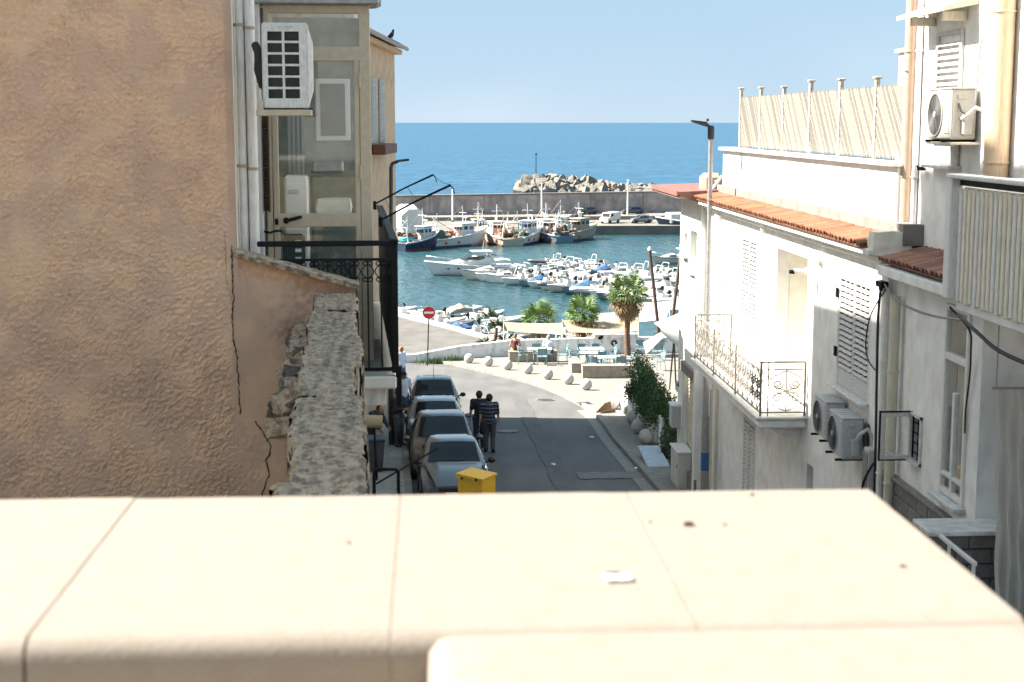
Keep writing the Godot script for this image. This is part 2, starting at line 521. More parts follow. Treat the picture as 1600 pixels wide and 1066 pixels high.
	mat("outboard", 0.018, 0.019, 0.022, 0.35)
	mat("boat_glass", 0.03, 0.045, 0.055, 0.08)
	mat("turquoise", 0.06, 0.42, 0.50, 0.8)
	mat("deck", 0.45, 0.36, 0.26, 0.8, {"tex": "mottle", "s": 0.6})
	mat("net", 0.17, 0.1, 0.06, 0.95, {"tex": "grain", "s": 0.8})
	mat("net_green", 0.07, 0.15, 0.11, 0.95, {"tex": "grain", "s": 0.8})
	mat("orange", 0.62, 0.13, 0.04, 0.6)
	mat("hull_worn", 0.36, 0.33, 0.28, 0.6, {"tex": "rust", "s": 0.4})
	mat("antifoul", 0.10, 0.035, 0.03, 0.7)
	# plants
	mat("leaf", 0.045, 0.10, 0.022, 0.55, {"back": 0.5, "vc": 1})
	mat("palm_leaf", 0.10, 0.165, 0.035, 0.55, {"back": 0.5, "vc": 1})
	mat("palm_trunk", 0.20, 0.125, 0.085, 0.95, {"tex": "mottle", "s": 3.0, "bump": "lump", "cm": 2.0})
	mat("branch", 0.12, 0.085, 0.055, 0.95)
	mat("pot_black", 0.015, 0.015, 0.016, 0.6)
	# people
	mat("skin", 0.42, 0.24, 0.16, 0.6)
	mat("skin_tan", 0.32, 0.17, 0.10, 0.6)
	mat("hair_dark", 0.015, 0.012, 0.010, 0.7)
	mat("hair_brown", 0.24, 0.12, 0.06, 0.7)
	mat("hair_grey", 0.30, 0.27, 0.24, 0.8)
	mat("cloth_black", 0.02, 0.02, 0.023, 0.9)
	mat("cloth_navy", 0.03, 0.035, 0.055, 0.9)
	mat("cloth_stripe", 1, 1, 1, 0.9, {"vc": 1})
	mat("cloth_white", 0.62, 0.66, 0.72, 0.9)
	mat("cloth_pale", 0.46, 0.56, 0.70, 0.9)
	mat("denim", 0.05, 0.09, 0.18, 0.9)
	mat("cloth_grey", 0.05, 0.055, 0.065, 0.9)
	mat("cloth_maroon", 0.10, 0.02, 0.018, 0.9)
	mat("shoe", 0.03, 0.028, 0.026, 0.7)
	mat("palm_dry", 0.20, 0.13, 0.065, 0.8, {"vc": 1, "back": 0.2})
	mat("crack_shade", 0.05, 0.035, 0.025, 1.0)  # dark colour painted for the shade inside the cracks
	M.sea = sea_material("sea", 0.004, 0.082, 0.17, 0.03)
	M.harbour = sea_material("harbour", 0.022, 0.072, 0.09, 0.12)


func sea_material(key: String, r: float, g: float, b: float, scale: float) -> StandardMaterial3D:
	var m := mat(key, r, g, b, 0.22, {"bump": "wave", "cm": 60.0 if key == "sea" else 14.0, "tex": "mottle", "s": Vector3(0.012, 0.012, 0.0065) if key == "sea" else Vector3(0.06, 0.06, 0.04), "spec": 0.28 if key == "sea" else 0.42, "det": "mottle", "ds": Vector3(0.0016, 0.0016, 0.007)})
	return m


func _ready() -> void:
	rng.seed = 77
	# camera
	var cam := Camera3D.new()
	cam.name = "camera"
	add_child(cam)
	cam.position = Vector3(0, 10, 0)
	cam.rotation_degrees = Vector3(-8.21, -3.1075, 0)
	var lens := CameraAttributesPhysical.new()
	lens.frustum_focal_length = 53.36
	lens.frustum_focus_distance = 30.0
	lens.frustum_near = 0.05
	lens.frustum_far = 90000.0
	lens.exposure_aperture = 6.3
	cam.attributes = lens
	cam.near = 0.05
	cam.far = 90000.0
	cam.fov = 25.35
	cam.current = true
	# sky and air
	var env := Environment.new()
	env.background_mode = Environment.BG_SKY
	env.tonemap_mode = Environment.TONE_MAPPER_LINEAR
	env.tonemap_exposure = 4.3
	env.sdfgi_enabled = true
	env.ssao_enabled = true
	env.ssil_enabled = true
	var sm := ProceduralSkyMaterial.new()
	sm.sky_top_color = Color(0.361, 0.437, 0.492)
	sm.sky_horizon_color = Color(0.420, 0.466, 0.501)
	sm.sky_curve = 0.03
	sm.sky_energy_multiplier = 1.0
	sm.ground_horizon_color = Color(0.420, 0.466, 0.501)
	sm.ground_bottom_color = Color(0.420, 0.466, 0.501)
	sm.sun_angle_max = 35.0  # wide sun glow out of view, added to fill the shade
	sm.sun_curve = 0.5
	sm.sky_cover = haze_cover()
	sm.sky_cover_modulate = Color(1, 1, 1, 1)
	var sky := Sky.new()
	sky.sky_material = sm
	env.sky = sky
	var we := WorldEnvironment.new()
	we.name = "world_environment"
	we.environment = env
	add_child(we)
	# sun: high on the far left, ahead of the camera
	var sun := DirectionalLight3D.new()
	sun.name = "sun"
	sun.light_color = Color(1.0, 0.965, 0.905)
	sun.light_energy = 1.6
	sun.light_angular_distance = 0.5
	sun.shadow_enabled = true
	add_child(sun)
	sun.look_at_from_position(Vector3.ZERO, Vector3(1.0, -0.95, 0.2), Vector3.UP)

	make_materials()
	ground_and_water()
	left_houses()
	right_houses()
	parapet()
	harbour_works()
	street_things()
	terrace()
	plants()
	boats()
	people()
	small_things()


func haze_cover() -> ImageTexture:
	# thin high haze, all round the sky
	var f := FastNoiseLite.new(); f.seed = 6; f.frequency = 1.7; f.fractal_octaves = 4
	var im := Image.create(1024, 512, false, Image.FORMAT_RGBAF)
	for y in 512:
		for x in 1024:
			var a := TAU * x / 1024.0; var e := PI * (0.5 - y / 512.0)
			var d := Vector3(cos(a) * cos(e), sin(e) * 3.2, sin(a) * cos(e))
			var k := smoothstep(-0.15, 0.5, f.get_noise_3dv(d)) * 0.02
			im.set_pixel(x, y, Color(k, k * 0.85, k * 0.7, 1.0))
	return ImageTexture.create_from_image(im)


# ---------------------------------------------------------------- setting
func holed(mb: MB, o: Vector3, u: Vector3, w: Vector3, nrm: Vector3, lu: float, lw: float, holes: Array, th := 0.25) -> MB:
	var us := [0.0, lu]
	var ws := [0.0, lw]
	for h in holes:
		for k in [h[0], h[1]]:
			if k > 0.0 and k < lu and not us.has(k): us.append(k)
		for k in [h[2], h[3]]:
			if k > 0.0 and k < lw and not ws.has(k): ws.append(k)
	us.sort(); ws.sort()
	var at := func(a, b, d): return o + u * a + w * b - nrm * d
	for i in us.size() - 1:
		for j in ws.size() - 1:
			var cu: float = (us[i] + us[i + 1]) * 0.5
			var cw: float = (ws[j] + ws[j + 1]) * 0.5
			var open := false
			for h in holes:
				if cu > h[0] and cu < h[1] and cw > h[2] and cw < h[3]: open = true
			if open: continue
			for d in [0.0, th]:
				mb.quado(at.call(us[i], ws[j], d), at.call(us[i + 1], ws[j], d), at.call(us[i + 1], ws[j + 1], d), at.call(us[i], ws[j + 1], d), nrm * (1.0 if d == 0.0 else -1.0))
	for h in holes + [[0.0, lu, 0.0, lw]]:
		var sg := -1.0 if h == [0.0, lu, 0.0, lw] else 1.0
		mb.quado(at.call(h[0], h[2], 0), at.call(h[0], h[3], 0), at.call(h[0], h[3], th), at.call(h[0], h[2], th), u * sg)
		mb.quado(at.call(h[1], h[2], 0), at.call(h[1], h[3], 0), at.call(h[1], h[3], th), at.call(h[1], h[2], th), -u * sg)
		mb.quado(at.call(h[0], h[2], 0), at.call(h[1], h[2], 0), at.call(h[1], h[2], th), at.call(h[0], h[2], th), w * sg)
		mb.quado(at.call(h[0], h[3], 0), at.call(h[1], h[3], 0), at.call(h[1], h[3], th), at.call(h[0], h[3], th), -w * sg)
	return mb


func along(tab: Array, z: float) -> float:      # x of a line given as [z, x] rows, z falling
	for i in tab.size() - 1:
		if z <= tab[i][0] and z >= tab[i + 1][0]:
			var t: float = (z - tab[i][0]) / (tab[i + 1][0] - tab[i][0])
			return lerpf(tab[i][1], tab[i + 1][1], t)
	return tab[0][1] if z > tab[0][0] else tab[tab.size() - 1][1]


const KERB := [[4.0, 5.2], [-20.0, 5.62], [-37.5, 5.71], [-46.0, 5.70], [-50.0, 5.80], [-52.4, 5.79], [-55.5, 5.60], [-58.6, 5.2], [-61.2, 4.78], [-63.7, 4.2], [-66.3, 3.45], [-68.8, 2.55], [-71.0, 1.72], [-73.2, 0.84], [-74.6, 0.1]]
const KERB_W := [[4.0, 0.1], [-20.0, 0.0], [-33.0, -0.42], [-40.0, -0.62], [-50.0, -0.9], [-57.0, -1.15], [-57.6, -1.6], [-58.2, -3.0], [-58.6, -12.0], [-75.0, -12.0]]


func ground_and_water() -> void:
	# land under everything, falling to the quay
	var zs := [40.0, 4.0, -10.0, -20.0, -30.0, -40.0, -50.0, -60.0, -70.0, -76.4, -79.0, -80.5, -96.0, -101.0]
	var hy := func(z: float) -> float:
		if z > -79.5: return gy(minf(z, 6.0)) - 0.14
		if z > -82.0: return -4.6
		if z > -97.0: return -4.8
		return -7.7
	var g := MB.new()
	for i in zs.size() - 1:
		g.quado(Vector3(-90, hy.call(zs[i]), zs[i]), Vector3(120, hy.call(zs[i]), zs[i]), Vector3(120, hy.call(zs[i + 1]), zs[i + 1]), Vector3(-90, hy.call(zs[i + 1]), zs[i + 1]), Vector3.UP)
	struct("ground", g, M.earth)
	# carriageway
	var fn := FastNoiseLite.new(); fn.seed = 4; fn.frequency = 0.25
	var rd := MB.new()
	rd.sheet(14, 150, func(i: int, j: int):
		var z := 4.0 - 78.4 * j / 150.0
		var x := lerpf(along(KERB_W, z), along(KERB, z), i / 14.0)
		return Vector3(x, gy(z) + fn.get_noise_2d(x, z) * 0.012, z), Vector3.UP)
	struct("road", rd, M.asphalt)
	# footway of the houses opposite, and the terrace it widens into
	var pv := MB.new()
	pv.sheet(10, 120, func(i: int, j: int):
		var z := 4.0 - 82.6 * j / 120.0
		var far := 7.2 if z > -41.0 else 17.0
		return Vector3(lerpf(along(KERB, z) + 0.12, far, i / 10.0), gy(z) + 0.115, z), Vector3.UP)
	struct("terrace_paving", pv, M.paving)
	var lf := MB.new()
	lf.sheet(6, 60, func(i: int, j: int):
		var z := 4.0 - 61.5 * j / 60.0
		return Vector3(lerpf(along(KERB_W, z) - 0.12, -6.0, i / 6.0), gy(z) + 0.115, z), Vector3.UP)
	struct("footpath", lf, M.footway)
	var dp := MB.new()                        # dip of the gutter beside the kerb
	dp.sheet(2, 40, func(i: int, j: int):
		var z := -30.0 - 24.0 * j / 40.0
		return Vector3(along(KERB, z) - 0.42 + 0.17 * i, gy(z) + 0.016, z), Vector3.UP)
	struct("gutter_path", dp, M.kerb)
	# kerb stones, each its own piece
	for side in 2:
		var kb := Node3D.new()
		kb.name = numbered("kerb")
		kb.set_meta("kind", "structure")
		add_child(kb)
		var tab: Array = KERB if side == 0 else KERB_W
		var z := -28.0
		var stop := -74.2 if side == 0 else -57.0
		while z > stop:
			var step := 0.98 if side == 0 else 0.98
			if z < -55.0 and side == 0: step = 0.7
			var a := Vector3(along(tab, z), gy(z), z)
			var b := Vector3(along(tab, z - step), gy(z - step), z - step)
			var d := b - a
			var q := MB.new().box(Vector3(0, 0.045, 0), Vector3(0.2, 0.17, d.length() - 0.02), 0.018)
			part(kb, "kerb_stone", q, M.kerb if int(z * 3.0) % 3 else M.paving, Transform3D(Basis.looking_at(d, Vector3.UP), (a + b) * 0.5 + Vector3(0.04 if side == 0 else -0.04, 0.01 + 0.006 * sin(z * 5.0), 0)))
			z -= step
	# unseen court added to bounce sun onto the stucco, and the roof terrace the camera stands on
	struct("bounce_pavement", MB.new().box(Vector3(-2.35, 6.2, -7.7), Vector3(4.4, 0.2, 10.2), 0.0, Basis(Vector3.UP, LT)), M.bench)
	struct("terrace_floor", MB.new().box(Vector3(-2.0, 8.25, 1.6), Vector3(5.6, 0.2, 6.4)), M.bench)
	# quay lot below the terrace
	var qp := PackedVector2Array([Vector2(-90, 97), Vector2(60, 97), Vector2(60, 104), Vector2(22, 110), Vector2(9.3, 115.8), Vector2(6.44, 118.6), Vector2(1.5, 129.5), Vector2(-3.1, 138.5), Vector2(-20, 172), Vector2(-90, 172)])
	struct("quay_pavement", MB.new().prism(qp, 4.0, Vector3(0, -9.5, 0), Basis(Vector3.RIGHT, Vector3(0, 0, -1), Vector3.UP)), M.quay)
	var rim := MB.new()
	for e in [[Vector2(22, 110), Vector2(9.3, 115.8)], [Vector2(9.3, 115.8), Vector2(6.44, 118.6)], [Vector2(6.44, 118.6), Vector2(1.5, 129.5)], [Vector2(1.5, 129.5), Vector2(-3.1, 138.5)], [Vector2(-3.1, 138.5), Vector2(-20, 172)]]:
		var a := Vector3(e[0].x, -7.42, -e[0].y); var b := Vector3(e[1].x, -7.42, -e[1].y)
		rim.box((a + b) * 0.5, Vector3(0.7, 0.24, (b - a).length()), 0.03, Basis.looking_at(b - a, Vector3.UP))
	struct("quay_kerb", rim, M.bollard)
	# open sea and sheltered harbour
	var s := MB.new()
	s.quado(Vector3(-40000, -9.02, -60), Vector3(40000, -9.02, -60), Vector3(40000, -9.02, -60000), Vector3(-40000, -9.02, -60000), Vector3.UP)
	struct("sea", s, M.sea)
	var h := MB.new()
	h.quado(Vector3(-120, -9.0, -90), Vector3(160, -9.0, -90), Vector3(160, -9.0, -283), Vector3(-120, -9.0, -270), Vector3.UP)
	struct("harbour_water", h, M.harbour)


func harbour_works() -> void:
	# breakwater pier with its tall wall
	var pd := MB.new()
	var edge := PackedVector2Array([Vector2(-60, 236), Vector2(-8, 240), Vector2(20, 258), Vector2(60, 257), Vector2(130, 255), Vector2(130, 300), Vector2(-60, 285)])
	pd.prism(edge, 3.0, Vector3(0, -9.0, 0), Basis(Vector3.RIGHT, Vector3(0, 0, -1), Vector3.UP))
	struct("pier_pavement", pd, M.pier_deck)
	var st := MB.new()
	st.prism(PackedVector2Array([Vector2(-60, 271), Vector2(-5, 272), Vector2(130, 279), Vector2(130, 290), Vector2(-60, 285)]), 0.7, Vector3(0, -7.2, 0), Basis(Vector3.RIGHT, Vector3(0, 0, -1), Vector3.UP))
	struct("pier_path", st, M.concrete)
	var w := thing("sea_wall", "long tall grey concrete wall along the far pier", "wall", Vector3(0, -7.5, -280))
	var a := Vector3(-60, 0, 7.0); var b := Vector3(130, 0, -14.5)
	var nseg := 19
	for i in nseg:
		var p := a.lerp(b, float(i) / nseg); var q := a.lerp(b, float(i + 1) / nseg)
		var top0 := lerpf(3.55, 5.3, float(i) / nseg)
		var r := Basis.looking_at(q - p, Vector3.UP)
		part(w, "panel", MB.new().box((p + q) * 0.5 + Vector3(0, top0 * 0.5 - 0.5, 0), Vector3(1.2, top0 + 1.0, (q - p).length() - 0.06), 0.04, r), M.pier_wall)
	part(w, "coping", MB.new().loft([PackedVector3Array([a + Vector3(0, 3.55, 0.75), a + Vector3(0, 3.8, 0.75), a + Vector3(0, 3.8, -0.8), a + Vector3(0, 3.55, -0.8)]), PackedVector3Array([b + Vector3(0, 5.2, 0.75), b + Vector3(0, 5.45, 0.75), b + Vector3(0, 5.45, -0.8), b + Vector3(0, 5.2, -0.8)])], true, true, true, false), M.concrete)
	# rock mole beyond the wall
	var bw := thing("breakwater", "mole of pale tumbled boulders rising from the open sea", "breakwater", Vector3(24, -9, -412))
	var k := 0
	var crest := [[0.0, 2.6, 3.0], [3.0, 5.0, 8.0], [8.0, 5.4, 9.0], [13.0, 4.6, 9.0], [18.0, 4.4, 9.0], [25.0, 3.0, 8.0], [34.0, 2.3, 7.0], [46.0, 1.9, 7.0], [60.0, 2.1, 7.0], [76.0, 2.2, 7.0]]
	var xx := 0.0
	while xx < 74.0:
		var hh := 0.0
		for i in crest.size() - 1:
			if xx >= crest[i][0] and xx <= crest[i + 1][0]: hh = lerpf(crest[i][1], crest[i + 1][1], (xx - crest[i][0]) / (crest[i + 1][0] - crest[i][0]))
		var layers := 4 if hh > 3.2 else 3
		for l in layers:
			var t := float(l) / (layers - 1)
			hh *= 0.96
			var sz := rng.randf_range(1.7, 3.0) * (1.0 if hh > 3.0 else 0.72)
			var o := Vector3(xx + rng.randf_range(-0.9, 0.9), lerpf(0.2, hh - sz * 0.4, t), lerpf(6.0, 0.0, t) + rng.randf_range(-0.7, 0.7))
			var r := Basis.from_euler(Vector3(rng.randf_range(-0.6, 0.6), rng.randf_range(0, 6), rng.randf_range(-0.6, 0.6)))
			part(bw, "boulder", MB.new().rock(Vector3.ZERO, Vector3(sz * rng.randf_range(1.0, 1.5), sz, sz * rng.randf_range(0.8, 1.2)), k * 7 + 3, 0.22, 3, Basis(), 0.25), M.rock if k % 3 else M.rock_b, xf(o, r))
			k += 1
		xx += rng.randf_range(1.2, 1.9) * (1.0 if hh > 3.0 else 0.85)
	part(bw, "core", MB.new().box(Vector3(40, 0.2, 0), Vector3(70, 2.0, 6), 0.6), M.rock_b)
	var bc := thing("beacon_pole", "thin dark beacon pole standing on the breakwater boulders", "pole", Vector3(28.8, -3.6, -411))
	part(bc, "pole", MB.new().tube([Vector3.ZERO, Vector3(0, 4.9, 0)], [0.16, 0.1], 6), M.lamp_dark)
	part(bc, "lantern", MB.new().lathe([Vector2(0.1, 4.8), Vector2(0.26, 4.9), Vector2(0.26, 5.3), Vector2(0.05, 5.5)], Vector3.ZERO, 8), M.lamp_dark)
	# lamp posts on the pier
	var names := ["white pier lamp post beside the first trawlers, by the dark stains", "white pier lamp post behind the middle trawlers", "white pier lamp post next to the dark estate car"]
	var spots := [Vector3(4.1, -7.5, -270), Vector3(20.4, -7.5, -276), Vector3(36.4, -7.5, -278)]
	for i in 3:
		var p := thing("pier_lamp", names[i], "lamp post", spots[i], 0.0, "lamp posts on the far pier")
		var hgt: float = [5.6, 6.4, 6.9][i]
		part(p, "post", MB.new().tube([Vector3.ZERO, Vector3(0, hgt, 0)], [0.16, 0.11], 8), M.sign_white)
		part(p, "lantern", MB.new().box(Vector3(0, hgt + 0.06, 0.3), Vector3(0.26, 0.12, 0.9), 0.03), M.sign_white)
		part(p, "footing", MB.new().box(Vector3(0, 0.15, 0), Vector3(0.5, 0.3, 0.5), 0.04), M.concrete)


# ---------------------------------------------------------------- houses on the side of the low wall
func left_houses() -> void:
	# rough-cast house: the wall that faces the camera is built as real relief
	var h := thing("stucco_house", "house with rough beige roughcast wall and a long crack", "house", L(-0.965, 2.6, -12.9), LT)
	var fa := FastNoiseLite.new(); fa.seed = 31; fa.frequency = 15.0; fa.fractal_octaves = 3
	var fb := FastNoiseLite.new(); fb.seed = 32; fb.frequency = 36.0; fb.fractal_octaves = 2
	var fc := FastNoiseLite.new(); fc.seed = 33; fc.frequency = 1.6; fc.fractal_octaves = 3
	var fd := FastNoiseLite.new(); fd.seed = 34; fd.frequency = 0.7; fd.fractal_octaves = 4
	var crack := [Vector2(0.0, 6.38), Vector2(0.0, 5.95), Vector2(-0.012, 5.6), Vector2(0.02, 5.42), Vector2(0.028, 5.1), Vector2(0.034, 4.93)]
	var crack_low := [Vector2(0.15, 4.88), Vector2(0.22, 4.78), Vector2(0.285, 4.65), Vector2(0.275, 4.58), Vector2(0.24, 4.52), Vector2(0.27, 4.40), Vector2(0.24, 4.33), Vector2(0.2, 4.23), Vector2(0.2, 3.9)]
	var branch := [Vector2(-0.05, 6.5), Vector2(-0.055, 6.1), Vector2(-0.012, 5.9)]
	var twig := [Vector2(0.03, 5.25), Vector2(0.1, 5.19), Vector2(0.19, 5.2)]
	var depth := func(x: float, y: float) -> float:
		var rough := 1.0 if x < -0.05 else clampf(1.0 - (x + 0.05) / 0.06, 0.1, 1.0)
		rough = maxf(rough, 0.45 * smoothstep(5.1, 4.6, y) * smoothstep(0.4, 0.1, x))
		var lump := fa.get_noise_2d(x * 1.0, y * 1.25)
		var trowel := smoothstep(-0.5, 0.1, fc.get_noise_2d(x * 1.2 + 3.0, y * 1.2))
		var z := rough * ((0.35 + 0.65 * trowel) * (0.008 * clampf(lump * 1.8, -1.0, 1.0) + 0.015 * fb.get_noise_2d(x * (1.0 + 0.3 * lump), y)) + 0.008 * fc.get_noise_2d(x, y))
		return z
	var shade := func(x: float, y: float) -> Color:
		# ochre render, greyer and darker low down, grey plaster past the crack, rain-washed patches
		var grey := smoothstep(-0.35, 0.45, fd.get_noise_2d(x, y * 1.3) + clampf((5.3 - y) * 0.35, -0.5, 0.75))
		if x > -0.02 + 0.02 * fb.get_noise_2d(y, 1.0): grey = maxf(grey, 1.15 * smoothstep(4.55, 5.05, y))
		var k := Color(1.0, 0.99, 0.97).lerp(Color(0.70, 0.69, 0.72), grey * 0.55)
		var pale := smoothstep(0.25, 0.5, fc.get_noise_2d(x * 0.9 + 7.0, y * 0.9))
		if Vector2((x + 0.1) / 0.2, (y - 6.45) / 0.28).length() < 1.0 + 0.4 * fa.get_noise_2d(x, y): pale = maxf(pale, 0.6)
		k = k.lerp(Color(1.1, 1.1, 1.08), pale * 0.45)
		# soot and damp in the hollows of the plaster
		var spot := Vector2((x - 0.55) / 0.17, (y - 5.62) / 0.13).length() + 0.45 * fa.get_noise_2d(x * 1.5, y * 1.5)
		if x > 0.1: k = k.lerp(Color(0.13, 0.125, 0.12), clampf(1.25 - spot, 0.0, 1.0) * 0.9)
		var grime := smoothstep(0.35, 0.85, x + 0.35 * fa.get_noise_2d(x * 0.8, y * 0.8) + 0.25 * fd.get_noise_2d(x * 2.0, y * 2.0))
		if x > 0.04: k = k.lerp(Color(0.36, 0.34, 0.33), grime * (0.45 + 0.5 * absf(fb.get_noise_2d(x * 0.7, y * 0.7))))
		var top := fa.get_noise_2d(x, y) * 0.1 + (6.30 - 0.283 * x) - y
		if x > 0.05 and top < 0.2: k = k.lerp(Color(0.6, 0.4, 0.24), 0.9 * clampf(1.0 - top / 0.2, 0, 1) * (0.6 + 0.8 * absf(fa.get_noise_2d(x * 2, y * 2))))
		return k
	var cell := 0.0095
	var nu := int(2.12 / cell); var nv := int(4.85 / cell)
	part(h, "rough_wall", MB.new().sheet(nu, nv, func(i: int, j: int): return Vector3(-2.08 + i * cell, 3.75 + j * cell, depth.call(-2.08 + i * cell, 3.75 + j * cell)), Vector3.BACK, func(i: int, j: int): return shade.call(-2.08 + i * cell, 3.75 + j * cell)), M.stucco)
	var cw := 0.028
	part(h, "rough_wall", MB.new().sheet(140, 174, func(i: int, j: int): return Vector3(-2.08 - i * cw, 3.75 + j * cw, depth.call(-2.08 - i * cw, 3.75 + j * cw)), Vector3.BACK, func(i: int, j: int): return shade.call(-2.08 - i * cw, 3.75 + j * cw)), M.stucco)
	# plaster stub wall past the crack, its top sloping to the street
	nu = int(1.0 / cell); nv = 200
	var slope := func(x: float) -> float: return 6.32 - 0.283 * x
	part(h, "plaster_wall", MB.new().sheet(nu, nv, func(i: int, j: int):
		var x := 0.0325 + i * cell
		var y: float = lerpf(3.75, slope.call(x), j / 200.0)
		return Vector3(x, y, depth.call(x, y)), Vector3.BACK, func(i: int, j: int):
		var x := 0.0325 + i * cell
		return shade.call(x, lerpf(3.75, slope.call(x), j / 200.0))), M.stucco)
	# the cracks: dark ribbons painted for the shade inside open seams, ragged, uneven width
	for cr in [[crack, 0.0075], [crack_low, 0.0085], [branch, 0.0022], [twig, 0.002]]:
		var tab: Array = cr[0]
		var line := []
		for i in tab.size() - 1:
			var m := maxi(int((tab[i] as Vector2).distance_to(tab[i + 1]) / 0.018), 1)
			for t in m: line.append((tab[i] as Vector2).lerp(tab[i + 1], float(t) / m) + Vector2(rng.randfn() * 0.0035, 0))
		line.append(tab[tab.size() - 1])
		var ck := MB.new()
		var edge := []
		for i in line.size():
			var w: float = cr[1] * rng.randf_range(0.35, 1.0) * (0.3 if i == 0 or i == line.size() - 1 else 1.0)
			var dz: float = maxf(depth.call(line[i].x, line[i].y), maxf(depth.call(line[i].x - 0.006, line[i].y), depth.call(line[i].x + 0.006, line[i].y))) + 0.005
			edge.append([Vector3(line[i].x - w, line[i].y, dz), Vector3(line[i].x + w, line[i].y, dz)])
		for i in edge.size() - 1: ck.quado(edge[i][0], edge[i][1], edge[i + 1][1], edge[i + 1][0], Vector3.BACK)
		part(h, "crack", ck, M.crack_shade)
	var cp := MB.new()
	var rings := []
	for i in 15:
		var x := 0.02 + 1.04 * i / 14.0
		var y: float = slope.call(x) + 0.004 * sin(i * 2.3)
		rings.append(PackedVector3Array([Vector3(x, y - 0.03, 0.035), Vector3(x, y + 0.012, 0.04 + 0.004 * sin(i * 1.7)), Vector3(x, y + 0.035, 0.0), Vector3(x, y + 0.03, -0.16), Vector3(x, y - 0.03, -0.16)]))
	part(h, "sloping_coping", cp.loft(rings, true, true, true, false), M.rubble)
	part(h, "wall_core", MB.new().box(Vector3(-3.0, 3.6, -3.06), Vector3(5.95, 11.0, 6.0)).box(Vector3(-0.01, 6.85, -0.7), Vector3(0.1, 5.2, 1.24)).box(Vector3(0.55, 2.9, -0.12), Vector3(1.0, 6.0, 0.12)).box(Vector3(-0.75, 1.85, -0.05), Vector3(3.6, 3.8, 0.07)), M.beige_house)
	part(h, "side_wing", MB.new().box(Vector3(-10.9, 7.8, 0.6), Vector3(5.4, 15.8, 8.2)), M.beige_house)
	# tall blocks added out of sight: their height sets the shade on the houses opposite
	var blocker := thing("shade_block", "tall unseen block added to shade the houses opposite", "house", L(-10.0, 4.0, -18.0), LT)
	part(blocker, "house_wall", MB.new().box(Vector3(0, 10.3, -0.75), Vector3(4.0, 20.8, 13.1)), M.cream_wall)
	part(blocker, "lower_block", MB.new().box(Vector3(0, 9.1, -9.25), Vector3(4.0, 18.4, 3.9)), M.cream_wall)
	part(blocker, "roof", MB.new().box(Vector3(0, 20.76, -0.75), Vector3(4.3, 0.12, 13.2)), M.old_tile)

	# house whose roof terrace the camera stands on: its white front shows in the veranda glass
	var own := thing("own_house", "white house front behind the roof terrace, mirrored in veranda glass", "house", Vector3(-2.0, 8.35, 4.6))
	var of := MB.new()
	holed(of, Vector3(5.0, 0, 0), Vector3.LEFT, Vector3.UP, Vector3.FORWARD, 12.0, 6.5, [[3.6, 4.8, 0.9, 2.4], [6.4, 7.4, 0.05, 2.2]], 0.3)
	part(own, "front", of, M.white_wall)
	part(own, "lower_front", MB.new().box(Vector3(-1.0, -3.2, 0.2), Vector3(12.0, 6.3, 0.3)), M.white_wall)
	part(own, "window_pane", MB.new().box(Vector3(0.8, 1.65, 0.2), Vector3(1.2, 1.5, 0.02)), M.tint)
	part(own, "window_frame", MB.new().box(Vector3(0.8, 1.65, 0.14), Vector3(0.07, 1.5, 0.06)).box(Vector3(0.8, 0.93, 0.14), Vector3(1.2, 0.07, 0.055)), M.pvc)
	part(own, "door_leaf", MB.new().box(Vector3(-1.9, 1.12, 0.2), Vector3(1.0, 2.15, 0.05)), M.brown_door)
	# low wall of rough stone that runs back to the house
	var lw := thing("stone_wall", "crumbling low wall of rough grey stones in front of the plaster", "wall", L(-0.11, 2.6, -9.0), LT)
	var z := -3.9
	var i2 := 0
	for len in [0.42, 0.62, 0.95, 0.72, 1.1, 0.85, 1.25, 1.0, 1.2, 1.3]:
		var c := Vector3(0.016 * sin(i2 * 2.1), 5.835 + 0.035 * sin(i2 * 1.9), z + len * 0.5)
		part(lw, "stone", rough_slab(0.335 + 0.03 * sin(i2 * 3.3), len - 0.025, 41 + i2), M.rubble, xf(c))
		z += len
		i2 += 1
	part(lw, "wall_core", MB.new().box(Vector3(0, 2.8, 0.8), Vector3(0.27, 5.8, 9.3)), M.rubble)
	for q in 46:                              # broken stones and mortar along the open side
		var zz := -3.75 + 3.9 * pow(q / 46.0, 1.25) + rng.randf_range(-0.05, 0.05)
		var off := rng.randf_range(0.0, 0.2) * (1.0 - 0.4 * q / 46.0)
		var yy := 5.8 - off * 1.5 - rng.randf_range(0.0, 0.12)
		var s := rng.randf_range(0.09, 0.24)
		part(lw, "broken_stone", MB.new().rock(Vector3.ZERO, Vector3(s * 0.9, s * 0.55, s * 1.3), 91 + q, 0.35, 5, Basis(), 0.2), M.rubble_dark if q % 4 == 0 else M.rubble, xf(Vector3(-0.15 - off, yy, zz), Basis.from_euler(Vector3(rng.randf() - 0.5, rng.randf() * 3.0, rng.randf() - 0.5))))

	# corner house with the glazed veranda and the iron balcony
	var v := thing("corner_house", "tall house with aluminium glazed veranda behind black balcony", "house", L(-0.7, 2.4, -13.75), LT)
	# local: x 0 is 0.7 left of the low wall's axis; front of the veranda at z 0
	var y0 := -2.4
	part(v, "house_wall", MB.new().box(Vector3(-2.34, 5.0, -5.275), Vector3(6.28, 10.4, 7.75)).box(Vector3(-0.3, 9.6, -0.75), Vector3(2.44, 1.2, 1.5)), M.beige_house)
	part(v, "roof_block", MB.new().box(Vector3(-2.6, 4.8, -11.75), Vector3(6.8, 10.6, 5.1)), M.beige_house)
	part(v, "white_jamb", MB.new().box(Vector3(-0.055, 7.6, 0.03), Vector3(0.045, 4.4, 0.16), 0.01), M.white_trim)
	part(v, "lintel", MB.new().box(Vector3(0.46, 11.065 + y0, 0.02), Vector3(1.1, 0.09, 0.3), 0.01), M.galv)
